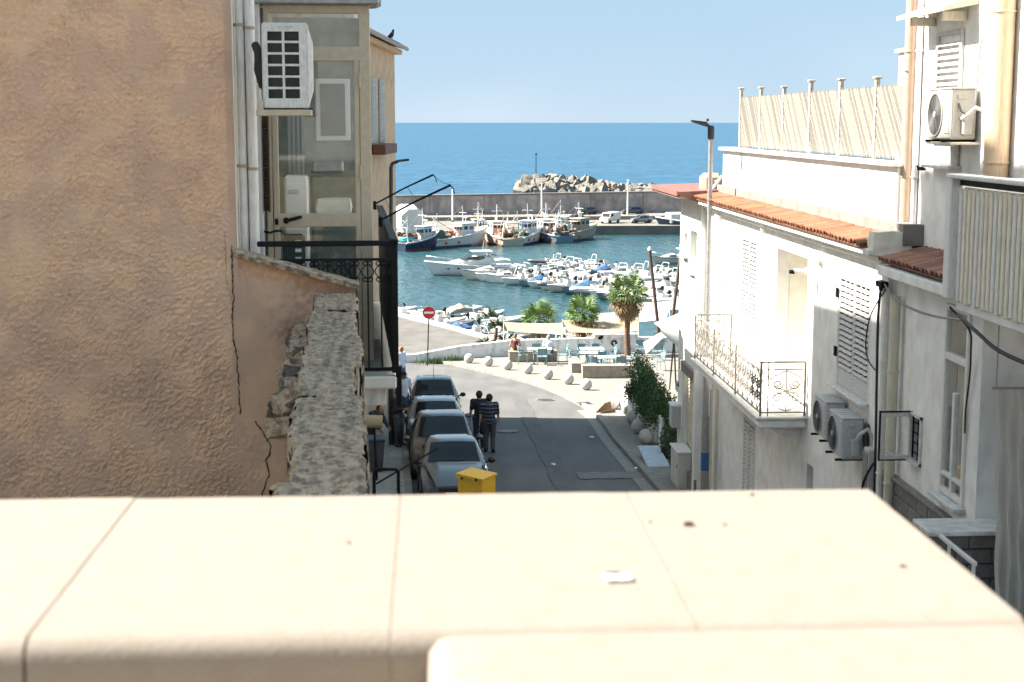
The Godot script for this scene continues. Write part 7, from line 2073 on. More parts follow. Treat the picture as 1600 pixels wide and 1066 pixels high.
			part(n, "bimini", MB.new().sheet(8, 6, func(i: int, j: int): return Vector3(lerpf(-0.85, 0.85, i / 8.0), 2.2 + 0.14 * sin(PI * i / 8.0) - 0.04 * absf(j - 3.0), lerpf(-2.2, -0.5, j / 6.0)), Vector3.UP), M.tarp_blue)
			part(n, "bimini_frame", arch(0.85, 1.4, -1.4, 0.3, 0.8, 0.02), M.chrome)
			part(n, "bow_rail", MB.new().tube([Vector3(0.9, 1.0, 0.6), Vector3(0.7, 1.5, 1.4), Vector3(0.0, 1.75, 3.1), Vector3(-0.7, 1.5, 1.4), Vector3(-0.9, 1.0, 0.6)], 0.02, 5), M.chrome)
			outboard(n, Vector3(0, 0.7, -3.35), M.gel)
		4:
			part(n, "hull", hull(L0, b, 0.45, 0.2, 0.3), M.gel)
			part(n, "rub_rail", gunwale(L0, b, 0.45, 0.3, 0.5, 0.05), M.gel_sky)
			part(n, "inner_floor", MB.new().box(Vector3(0, 0.47, -0.3), Vector3(1.1, 0.04, 2.6), 0.02), M.deck)
			for z in [-1.1, 0.0, 0.9]:
				part(n, "thwart", MB.new().box(Vector3(0, 0.54, z), Vector3(1.3 - 0.35 * absf(z) * float(z > 0), 0.05, 0.3), 0.01), M.gel_cream)
			part(n, "folded_bimini", MB.new().tube([Vector3(-0.7, 0.5, -0.6), Vector3(-0.6, 1.5, -0.9), Vector3(0.6, 1.5, -0.9), Vector3(0.7, 0.5, -0.6)], 0.05, 6), M.rib_dark)
			outboard(n, Vector3(0, 0.45, -2.2), M.outboard, 0.85)
	return n


func trawler(label: String, at: Vector3, turn: float, len: float, hullm: Material, topm: Material, sd: int, fore := true) -> Node3D:
	var n := thing("fishing_boat", label, "fishing boat", at, turn, "fishing boats along the far pier")
	var r := RandomNumberGenerator.new(); r.seed = sd
	var b := len * 0.36
	part(n, "hull", hull(len, b, 1.15, 0.7, 1.5, 0.55), hullm)
	part(n, "bulwark", gunwale(len, b, 1.25, 1.55, 0.55, 0.12), topm)
	part(n, "boot_stripe", MB.new().loft([PackedVector3Array([Vector3(-b * 0.475, 0.02, -len * 0.49), Vector3(b * 0.475, 0.02, -len * 0.49), Vector3(b * 0.475, 0.3, -len * 0.495), Vector3(-b * 0.475, 0.3, -len * 0.495)]), PackedVector3Array([Vector3(-b * 0.5, 0.02, len * 0.1), Vector3(b * 0.5, 0.02, len * 0.1), Vector3(b * 0.505, 0.3, len * 0.1), Vector3(-b * 0.505, 0.3, len * 0.1)])], true, true, true, false), M.antifoul if sd % 2 else M.gel_blue)
	part(n, "working_deck", MB.new().box(Vector3(0, 1.2, -len * 0.2), Vector3(b * 0.86, 0.06, len * 0.5), 0.02), M.deck)
	var wz := len * (0.12 if fore else -0.05)
	var wh := Node3D.new(); wh.name = "wheelhouse"; n.add_child(wh)
	var ww := b * 0.54; var wl := len * 0.2
	part(wh, "cabin", MB.new().box(Vector3(0, 2.3, wz), Vector3(ww, 2.2, wl), 0.08), topm)
	part(wh, "roof", MB.new().box(Vector3(0, 3.45, wz), Vector3(ww + 0.3, 0.12, wl + 0.4), 0.04), topm)
	for k in 3:
		part(wh, "aft_window", MB.new().box(Vector3((k - 1) * ww * 0.3, 2.75, wz - wl / 2 - 0.01), Vector3(ww * 0.22, 0.5, 0.03)), M.boat_glass)
		part(wh, "front_window", MB.new().box(Vector3((k - 1) * ww * 0.3, 2.85, wz + wl / 2 + 0.01), Vector3(ww * 0.24, 0.5, 0.03)), M.boat_glass)
	for sg in [-1.0, 1.0]:
		for k in 2:
			part(wh, "side_window", MB.new().box(Vector3(sg * (ww / 2 + 0.01), 2.8, wz + (k - 0.5) * wl * 0.45), Vector3(0.03, 0.5, wl * 0.28)), M.boat_glass)
	part(n, "mast", MB.new().tube([Vector3(0, 3.4, wz - 0.2), Vector3(0, 6.2, wz - 0.3)], [0.09, 0.05], 7).tube([Vector3(-0.9, 5.1, wz - 0.25), Vector3(0.9, 5.1, wz - 0.25)], 0.04, 5), M.gel)
	part(n, "radar", MB.new().box(Vector3(0, 4.35, wz + 0.3), Vector3(1.1, 0.12, 0.2), 0.03).tube([Vector3(0, 3.5, wz + 0.3), Vector3(0, 4.3, wz + 0.3)], 0.07, 6), M.gel)
	var gz := -len * 0.4
	part(n, "gantry", MB.new().tube([Vector3(-b * 0.36, 1.2, gz), Vector3(-b * 0.3, 3.5, gz - 0.2), Vector3(b * 0.3, 3.5, gz - 0.2), Vector3(b * 0.36, 1.2, gz)], 0.11, 7), topm)
	part(n, "boom", MB.new().tube([Vector3(0.1, 2.0, wz - wl * 0.6), Vector3(b * 0.2, 4.4, gz + 0.8)], 0.08, 6), topm)
	part(n, "net_drum", MB.new().lathe([Vector2(0.75, -b * 0.2), Vector2(0.75, -b * 0.18), Vector2(0.5, -b * 0.17), Vector2(0.55, 0), Vector2(0.5, b * 0.17), Vector2(0.75, b * 0.18), Vector2(0.75, b * 0.2)], Vector3(0, 1.95, -len * 0.3), 16, Basis(Vector3.BACK, PI / 2)), M.net if sd % 2 else M.net_green)
	part(n, "aft_mast", MB.new().tube([Vector3(0, 1.2, gz + 1.2), Vector3(0, 5.2, gz + 1.0)], [0.08, 0.05], 6).tube([Vector3(0, 4.6, gz + 1.0), Vector3(b * 0.3, 2.6, gz - 0.4)], 0.04, 5), M.gel)
	part(n, "awning", MB.new().box(Vector3(0, 3.05, wz - wl * 0.5 - 0.9), Vector3(ww, 0.06, 1.7), 0.02), [M.tarp_blue, M.tarp_white, M.tarp_beige][sd % 3])
	for k in 14:
		var o := Vector3(r.randf_range(-b * 0.38, b * 0.38), 1.4 + 0.4 * (k % 3), r.randf_range(-len * 0.44, -len * 0.06))
		part(n, "fish_box", MB.new().box(o + Vector3(0, 0.05, 0), Vector3(0.75, 0.45, 0.5), 0.05, Basis(Vector3.UP, r.randf() * 2.0)), [M.tarp_white, M.gel_sky, M.orange, M.tarp_beige][r.randi() % 4])
	for k in 4:
		part(n, "net_heap", MB.new().rock(Vector3(r.randf_range(-b * 0.3, b * 0.3), 1.45, r.randf_range(-len * 0.45, -len * 0.1)), Vector3(1.2, 0.7, 1.0), sd + k, 0.3, 5), [M.net, M.net_green, M.rib_dark][r.randi() % 3])
	for k in 4:
		var sg := -1.0 if k % 2 else 1.0
		part(n, "fender", MB.new().ball(Vector3(sg * b * 0.5, 0.75, -len * (0.1 + 0.2 * (k / 2))), Vector3(0.18, 0.26, 0.18), 10, 7), M.orange if (k + sd) % 2 else M.outboard)
	for sg in [-1.0, 1.0]:
		part(n, "stay", MB.new().tube([Vector3(0, 6.1, wz - 0.3), Vector3(sg * b * 0.42, 1.5, -len * 0.3)], 0.025, 4).tube([Vector3(0, 6.1, wz - 0.3), Vector3(0, 2.7, len * 0.46)], 0.025, 4), M.cable_grey)
	return n


func boats() -> void:
	var W := -9.0
	# ---- motor yacht at the head of the moored rows
	var y := thing("motor_yacht", "largest white motor yacht, pointed bow, at head of the moored rows", "yacht", Vector3(4.9, W, -190.2), -1.40)
	var ln := 11.4
	part(y, "hull", hull(ln, 3.5, 1.15, 0.5, 0.75, 0.4), M.gel)
	part(y, "rub_rail", gunwale(ln, 3.5, 1.08, 0.75, 0.4, 0.05), M.rib_grey)
	var rings := []
	for i in 10:
		var t := i / 9.0
		var z := -2.6 + 6.3 * t
		var h := 1.2 + 1.55 * pow(1.0 - t, 0.75) * minf(1.0, 0.75 + t)
		var w := 1.35 * (1.0 - 0.72 * t * t)
		rings.append(PackedVector3Array([Vector3(-w, 1.1, z), Vector3(-w * 0.88, lerpf(1.15, h, 0.8), z), Vector3(-w * 0.55, h, z), Vector3(w * 0.55, h, z), Vector3(w * 0.88, lerpf(1.15, h, 0.8), z), Vector3(w, 1.1, z)]))
	part(y, "superstructure", MB.new().loft(rings), M.gel)
	part(y, "windscreen", MB.new().sheet(8, 3, func(i: int, j: int):
		var u := -1.0 + i / 4.0
		return Vector3(u * (1.02 - 0.04 * j), 2.05 + j * 0.24 - 0.12 * u * u, 1.35 - 0.42 * j - 0.5 * u * u), Vector3(0, 0.6, 0.8)), M.boat_glass)
	for sg in [-1.0, 1.0]:
		part(y, "side_window", MB.new().prism(PackedVector2Array([Vector2(-1.9, 1.9), Vector2(0.5, 1.95), Vector2(-0.1, 2.35), Vector2(-1.7, 2.42)]), 0.03, Vector3(sg * 1.17, 0, 0), Basis(Vector3(0, 0, 1), Vector3.UP, Vector3(1, 0, 0))), M.boat_glass)
		for k in 2:
			part(y, "porthole", MB.new().ball(Vector3(sg * 1.5, 0.95, 1.6 + k * 1.3), Vector3(0.05, 0.1, 0.22), 8, 6), M.boat_glass)
	part(y, "hardtop", MB.new().box(Vector3(0, 2.95, -1.6), Vector3(2.1, 0.14, 2.6), 0.06), M.gel)
	part(y, "hardtop_leg", MB.new().tube([Vector3(-1.1, 1.3, -3.2), Vector3(-0.95, 2.95, -2.4)], 0.1, 6).tube([Vector3(1.1, 1.3, -3.2), Vector3(0.95, 2.95, -2.4)], 0.1, 6), M.gel)
	part(y, "cockpit_cover", MB.new().sheet(6, 5, func(i: int, j: int): return Vector3(lerpf(-1.1, 1.1, i / 6.0), 2.55 - 0.1 * j + 0.1 * sin(PI * i / 6.0), -2.7 - 0.4 * j), Vector3.UP), M.tarp_blue)
	part(y, "bow_rail", MB.new().tube([Vector3(1.4, 1.5, 1.0), Vector3(1.1, 2.1, 2.6), Vector3(0, 2.5, 5.4), Vector3(-1.1, 2.1, 2.6), Vector3(-1.4, 1.5, 1.0)], 0.025, 5), M.chrome)
	part(y, "swim_platform", MB.new().box(Vector3(0, 0.35, -6.0), Vector3(2.8, 0.12, 0.9), 0.04), M.deck)
	part(y, "aerial", MB.new().tube([Vector3(0.5, 3.0, -1.6), Vector3(0.5, 4.4, -1.9)], 0.02, 4), M.gel)
	# ---- prototypes and the rows
	var made := {}
	var ord := ["first", "second", "third", "fourth", "fifth", "sixth", "seventh", "eighth", "ninth", "tenth", "eleventh", "twelfth", "thirteenth", "fourteenth", "fifteenth", "sixteenth", "seventeenth", "eighteenth", "nineteenth", "twentieth"]
	var desc := ["open motorboat with console", "inflatable boat with white arch", "boat under a tarpaulin", "cabin boat with fabric sunshade", "small dinghy with folded hood"]
	var put := func(kind: int, at: Vector3, turn: float, row: String, k: int, group: String, s := 1.0):
		var lab: String = "%s, %s from the %s" % [desc[kind], ord[k], row]
		var n: Node3D
		if not made.has(kind):
			n = small_boat(kind, lab, group)
			made[kind] = n
			n.position = at; n.rotation.y = turn
		else:
			n = copy_of(made[kind], at, turn, lab)
			n.set_meta("group", group)
		n.scale = Vector3.ONE * s
		var v: int = absi(hash(lab)) % 4
		var wear := {"tube_collar": [M.rib_grey, M.rib_dark, M.gel, M.rib_grey], "tarpaulin": [M.tarp_white, M.tarp_beige, M.tarp_white, M.tarp_blue], "hull": [M.gel, M.gel, M.gel_cream, M.gel_sky], "bimini": [M.tarp_blue, M.tarp_white, M.tarp_beige, M.tarp_blue], "seat": [M.tarp_white, M.tarp_beige, M.rib_dark, M.deck]}
		for q in wear:
			if n.has_node(q): (n.get_node(q) as MeshInstance3D).material_override = wear[q][v]
		return n
	var r := RandomNumberGenerator.new(); r.seed = 12
	var dir := Vector3(0.534, 0, 0.845); var away := Vector3(0.845, 0, -0.534)
	var t_in := atan2(-away.x, -away.z); var t_out := atan2(away.x, away.z)
	var kinds := [3, 0, 3, 0, 2, 0, 1, 0, 2, 1, 0, 0, 1, 2, 0, 1]
	for k in 16:
		var at := Vector3(7.2, W, -184.5) + dir * (k * 2.3 + r.randf_range(-0.2, 0.2)) + away * r.randf_range(-0.5, 0.5)
		put.call(kinds[k], at, t_in + r.randf_range(-0.12, 0.12) - (0.25 if k < 3 else 0.0), "yacht in the near row", k, "boats in the near moored row", 1.12 if k < 2 else r.randf_range(0.92, 1.1))
	var kinds2 := [0, 4, 1, 0, 2, 1, 0, 2, 0, 1, 3, 0, 1, 2]
	for k in 14:
		var at := Vector3(13.4, W, -189.5) + dir * (k * 2.5 + r.randf_range(-0.2, 0.2)) + away * r.randf_range(-0.4, 0.4)
		put.call(kinds2[k], at, t_out + r.randf_range(-0.12, 0.12), "yacht in the middle row", k, "boats in the middle moored row", r.randf_range(0.9, 1.08))
	var kinds3 := [1, 0, 1, 4, 0, 1, 0, 4, 1, 2, 0]
	for k in 11:
		var at := Vector3(15.5, W, -203.0) + Vector3(0.62, 0, 0.78) * (k * 3.3 + r.randf_range(-0.6, 0.6))
		put.call(kinds3[k], at, -1.2 + r.randf_range(-0.4, 0.4) + (2.0 if k % 3 == 1 else 0.0), "yacht in the outer row", k, "boats in the outer moored row", r.randf_range(0.85, 1.0))
	for k in 12:
		var at := Vector3(16.6, W, -196.0) + dir * (k * 2.9 + r.randf_range(-0.3, 0.3)) + away * r.randf_range(-0.6, 0.6)
		put.call([0, 1, 0, 2, 1, 0, 0, 1, 4, 0, 1, 2][k], at, t_in + r.randf_range(-0.25, 0.25), "yacht in the third row", k, "boats in the third moored row", r.randf_range(0.9, 1.05))
	var pn := thing("pontoon", "narrow grey floating pontoon between the moored rows", "pontoon", Vector3(20.0, W, -174.0), atan2(dir.x, dir.z))
	for k in 10:
		part(pn, "deck_section", MB.new().box(Vector3(0, 0.3, -19.0 + k * 4.0), Vector3(1.3, 0.35, 3.9), 0.04), M.pier_deck)
	for k in 5:
		part(pn, "pile", MB.new().tube([Vector3(0.9, -2, -18.0 + k * 8.0), Vector3(0.9, 1.4, -18.0 + k * 8.0)], 0.16, 8), M.lamp_dark)
	# ---- along the quay
	var q0 := Vector3(8.2, W, -119.0); var qd := Vector3(-0.455, 0, -0.89); var qn := Vector3(0.89, 0, -0.455)
	var qk := [0, 1, 0, 2, 1, 4, 0, 2, 1, 0, 2, 1, 0, 1, 2, 0]
	for k in 16:
		var at := q0 + qd * (k * 2.45 + r.randf_range(-0.2, 0.2)) + qn * (2.9 + r.randf_range(-0.4, 0.4))
		put.call(qk[k], at, atan2(qn.x, qn.z) + r.randf_range(-0.12, 0.12) + (PI if k % 4 == 2 else 0.0), "yucca along the quay", k, "boats moored along the quay", r.randf_range(0.85, 1.02))
	for k in 6:
		var at := q0 + qd * (7.0 + k * 4.6) + qn * (9.5 + r.randf_range(-0.6, 0.6))
		put.call([1, 0, 4, 1, 0, 2][k], at, atan2(qn.x, qn.z) + r.randf_range(-0.4, 0.4), "yucca in the quay's outer row", k, "boats in the quay's outer row", r.randf_range(0.8, 0.95))
	var lone := copy_of(made[3], Vector3(32.8, W, -203.8), -1.3, "lone white cabin boat beside the leaning dark mast")
	lone.set_meta("group", "boats lying alone in the harbour")
	lone.scale = Vector3.ONE * 0.95
	var bd := copy_of(made[4], Vector3(11.6, W, -131.5), -1.2, "dinghy with raised dark hood beside the tan sail")
	bd.set_meta("group", "boats lying alone in the harbour")
	# ---- fishing boats at the far pier
	var blue := trawler("dark blue fishing boat with turquoise cover, farthest left at the pier", Vector3(-1.6, W, -229.0), 2.4, 9.0, M.gel_blue, M.gel, 3)
	part(blue, "turquoise_cover", MB.new().rock(Vector3(0.2, 1.7, -2.8), Vector3(2.0, 0.7, 2.2), 6, 0.15, 6), M.turquoise)
	trawler("large white fishing boat beside the blue one, wheelhouse and slanting boom", Vector3(4.2, W, -235.5), 2.2, 12.0, M.gel, M.gel, 4)
	trawler("worn white fishing boat heaped with brown nets, third along the pier", Vector3(11.0, W, -239.0), 3.5, 11.0, M.hull_worn, M.gel, 5)
	trawler("white fishing boat with blue rail, fourth along the pier", Vector3(15.2, W, -241.0), 2.7, 11.0, M.gel, M.gel, 6)
	trawler("pale blue and white fishing boat, fifth along the pier", Vector3(19.2, W, -244.0), 3.6, 10.0, M.gel_sky, M.gel, 7)
	trawler("cream rust-stained fishing boat nearest the open pier face", Vector3(23.6, W, -246.5), 2.35, 11.5, M.hull_worn, M.hull_worn, 8)
	trawler("small weathered fishing boat squeezed behind the worn white one", Vector3(8.0, W, -244.5), 3.3, 9.0, M.hull_worn, M.gel_cream, 9)
	trawler("small blue fishing boat behind the cream rust-stained one", Vector3(21.0, W, -252.0), 1.2, 9.0, M.gel_blue, M.gel, 10)
	# ---- work boat at the right
	var ws := trawler("big dark-hulled work boat with white superstructure at pier's right end", Vector3(47.5, W, -262.0), -1.45, 17.0, M.gel_blue, M.gel, 11, false)
	part(ws, "upper_deck", MB.new().box(Vector3(0, 4.4, 0.5), Vector3(3.6, 1.8, 4.5), 0.1), M.gel)
	for k in 4:
		part(ws, "upper_window", MB.new().box(Vector3(1.82, 4.6, -0.9 + k * 0.95), Vector3(0.03, 0.7, 0.6)), M.boat_glass)
		part(ws, "upper_window", MB.new().box(Vector3(-1.82, 4.6, -0.9 + k * 0.95), Vector3(0.03, 0.7, 0.6)), M.boat_glass)
	part(ws, "fore_cabin", MB.new().box(Vector3(0, 2.6, 4.6), Vector3(3.4, 1.8, 3.6), 0.2), M.gel)
	# ---- wrapped hull on the pier
	var wr := thing("wrapped_hull", "bulky boat hull wrapped in white sheeting on the pier", "wrapped boat", Vector3(-3.6, -7.5, -243.0), 0.3)
	rings = []
	for i in 9:
		var t := i / 8.0
		var z := -3.4 + 6.8 * t
		var w := 2.3 * (0.86 + 0.14 * sin(PI * t)); var h := 4.6 * (0.86 + 0.14 * sin(PI * t))
		rings.append(PackedVector3Array([Vector3(-w * 0.7, 0.2, z), Vector3(-w, h * 0.35, z), Vector3(-w * 0.95, h * 0.75, z), Vector3(-w * 0.35, h, z), Vector3(w * 0.35, h, z), Vector3(w * 0.95, h * 0.75, z), Vector3(w, h * 0.35, z), Vector3(w * 0.7, 0.2, z)]))
	part(wr, "sheeting", MB.new().loft(rings, true, true, true, false), M.tarp_white)
	part(wr, "cradle", MB.new().box(Vector3(0, 0.15, 1.5), Vector3(3.6, 0.3, 0.3)).box(Vector3(0, 0.15, -1.5), Vector3(3.6, 0.3, 0.3)), M.lamp_dark)
	# ---- vehicles on the pier
	var pc := [["dark hatchback parked against the pier wall, facing the trawlers", Vector3(29.0, -6.85, -279.5), -1.0, M.car_dark, {}], ["dark blue estate car parked beside the pier lamp post", Vector3(37.6, -6.85, -280.3), -1.25, M.car_blue, {"len": 4.4}], ["silver car parked on the pier near the work boat", Vector3(37.0, -7.5, -264.5), -1.3, M.car_silver, {}], ["dark car parked behind the cream fishing boat", Vector3(25.5, -7.5, -266.0), -1.2, M.car_dark, {}]]
	for c in pc:
		c[4].slope = false
		var o := car(c[0], c[1], c[2], c[3], c[4])
		o.set_meta("group", "vehicles on the far pier")
	var vn := thing("white_van", "small white van parked on the open pier", "van", Vector3(31.6, -7.5, -265.0), -0.7, "vehicles on the far pier")
	part(vn, "body", MB.new().prism(PackedVector2Array([Vector2(-2.1, 0.35), Vector2(2.0, 0.35), Vector2(2.1, 0.9), Vector2(1.5, 1.05), Vector2(0.95, 1.85), Vector2(-2.05, 1.95), Vector2(-2.15, 1.2)]), 1.7, Vector3.ZERO, Basis(Vector3(0, 0, 1), Vector3.UP, Vector3(-1, 0, 0))), M.gel)
	part(vn, "windscreen", MB.new().box(Vector3(0, 1.46, 1.28), Vector3(1.5, 0.75, 0.04), 0.0, Basis(Vector3.RIGHT, -0.6)), M.car_glass)
	for sg in [-1.0, 1.0]:
		part(vn, "side_window", MB.new().box(Vector3(sg * 0.86, 1.45, 0.6), Vector3(0.02, 0.5, 0.8)), M.car_glass)
		for zz in [-1.35, 1.25]:
			var whl := Node3D.new(); whl.name = "wheel"; vn.add_child(whl, true)
			part(whl, "tyre", MB.new().lathe([Vector2(0.2, -0.1), Vector2(0.32, -0.1), Vector2(0.32, 0.1), Vector2(0.2, 0.1)], Vector3(sg * 0.78, 0.32, zz), 14, Basis(Vector3.BACK, PI / 2)), M.tyre)
			part(whl, "rim", MB.new().lathe([Vector2(0.0, -0.09), Vector2(0.2, -0.1), Vector2(0.2, 0.1), Vector2(0.0, 0.09)], Vector3(sg * 0.78, 0.32, zz), 12, Basis(Vector3.BACK, PI / 2)), M.chrome)


# ---------------------------------------------------------------- people
func field_mesh(bones: Array, cell := 0.02, k := 0.04, stripes = null) -> MB:
	# bones: [a, b, ra, rb]; smooth union of tapered capsules, meshed as surface nets
	var lo := Vector3.ONE * 1e6; var hi := -lo
	for b in bones:
		for e in [[b[0], b[2]], [b[1], b[3]]]:
			var m: float = e[1] + k + cell * 2
			lo = lo.min(e[0] - Vector3.ONE * m); hi = hi.max(e[0] + Vector3.ONE * m)
	var nx := int((hi.x - lo.x) / cell) + 2; var ny := int((hi.y - lo.y) / cell) + 2; var nz := int((hi.z - lo.z) / cell) + 2
	var f := PackedFloat32Array(); f.resize(nx * ny * nz); f.fill(1.0)
	for b in bones:
		var a: Vector3 = b[0]; var d: Vector3 = b[1] - a
		var dd := maxf(d.length_squared(), 1e-6)
		var m: float = maxf(b[2], b[3]) + k + cell * 2
		var l := (a.min(b[1]) - Vector3.ONE * m - lo) / cell; var h := (a.max(b[1]) + Vector3.ONE * m - lo) / cell
		for z in range(maxi(int(l.z), 0), mini(int(h.z) + 1, nz)):
			for y in range(maxi(int(l.y), 0), mini(int(h.y) + 1, ny)):
				for x in range(maxi(int(l.x), 0), mini(int(h.x) + 1, nx)):
					var p := lo + Vector3(x, y, z) * cell - a
					var t := clampf(p.dot(d) / dd, 0.0, 1.0)
					var s := (p - d * t).length() - lerpf(b[2], b[3], t)
					var i := (z * ny + y) * nx + x
					var o := f[i]
					var q := clampf(0.5 + 0.5 * (o - s) / k, 0.0, 1.0)
					f[i] = lerpf(o, s, q) - k * q * (1.0 - q)
	var id := {}
	var vs := PackedVector3Array(); var ns := PackedVector3Array()
	var off := [0, 1, nx, nx + 1, nx * ny, nx * ny + 1, nx * ny + nx, nx * ny + nx + 1]
	var ed := [[0, 1], [2, 3], [4, 5], [6, 7], [0, 2], [1, 3], [4, 6], [5, 7], [0, 4], [1, 5], [2, 6], [3, 7]]
	for z in nz - 1:
		for y in ny - 1:
			for x in nx - 1:
				var i := (z * ny + y) * nx + x
				var neg := 0
				for c in 8:
					if f[i + off[c]] < 0.0: neg += 1
				if neg == 0 or neg == 8: continue
				var p := Vector3.ZERO; var cnt := 0
				for e in ed:
					var fa := f[i + off[e[0]]]; var fb := f[i + off[e[1]]]
					if (fa < 0.0) == (fb < 0.0): continue
					var t := fa / (fa - fb)
					var ca := Vector3(e[0] & 1, (e[0] >> 1) & 1, e[0] >> 2); var cb := Vector3(e[1] & 1, (e[1] >> 1) & 1, e[1] >> 2)
					p += ca.lerp(cb, t); cnt += 1
				p /= cnt
				id[i] = vs.size()
				vs.append(lo + (Vector3(x, y, z) + p) * cell)
				var g := Vector3(f[i + off[1]] + f[i + off[3]] + f[i + off[5]] + f[i + off[7]] - f[i] - f[i + off[2]] - f[i + off[4]] - f[i + off[6]], f[i + off[2]] + f[i + off[3]] + f[i + off[6]] + f[i + off[7]] - f[i] - f[i + off[1]] - f[i + off[4]] - f[i + off[5]], f[i + off[4]] + f[i + off[5]] + f[i + off[6]] + f[i + off[7]] - f[i] - f[i + off[1]] - f[i + off[2]] - f[i + off[3]])
				ns.append(g.normalized())
	var mb := MB.new()
	if stripes != null: mb.use_c = true
	var st := [1, nx, nx * ny]
	for i in id:
		for ax in 3:
			var u: int = st[(ax + 1) % 3]; var w: int = st[(ax + 2) % 3]
			if not (id.has(i - u) and id.has(i - w) and id.has(i - u - w)): continue
			if (f[i] < 0.0) == (f[i + st[ax]] < 0.0): continue
			var q := [id[i], id[i - u], id[i - u - w], id[i - w]]
			if stripes != null: mb.col = stripes.call((vs[q[0]] + vs[q[2]]) * 0.5)
			mb.trin(vs[q[0]], vs[q[1]], vs[q[2]], ns[q[0]], ns[q[1]], ns[q[2]])
			mb.trin(vs[q[0]], vs[q[2]], vs[q[3]], ns[q[0]], ns[q[2]], ns[q[3]])
	return mb


func pose(o := {}) -> Dictionary:
	# joints of a standing figure 1.74 m tall that looks along +z; o overrides some
	var j := {"pelvis": Vector3(0, 0.96, 0), "waist": Vector3(0, 1.1, 0), "chest": Vector3(0, 1.32, 0.0), "neck": Vector3(0, 1.5, 0.0), "head": Vector3(0, 1.62, 0.02),
		"sl": Vector3(0.19, 1.43, 0), "sr": Vector3(-0.19, 1.43, 0), "el": Vector3(0.25, 1.15, -0.02), "er": Vector3(-0.25, 1.15, -0.02), "wl": Vector3(0.25, 0.9, 0.07), "wr": Vector3(-0.25, 0.9, 0.07),
		"hl": Vector3(0.095, 0.92, 0), "hr": Vector3(-0.095, 0.92, 0), "kl": Vector3(0.1, 0.5, 0.02), "kr": Vector3(-0.1, 0.5, 0.02), "al": Vector3(0.1, 0.09, 0), "ar": Vector3(-0.1, 0.09, 0), "tl": Vector3(0.12, 0.04, 0.15), "tr": Vector3(-0.12, 0.04, 0.15)}
	j.merge(o, true)
	return j


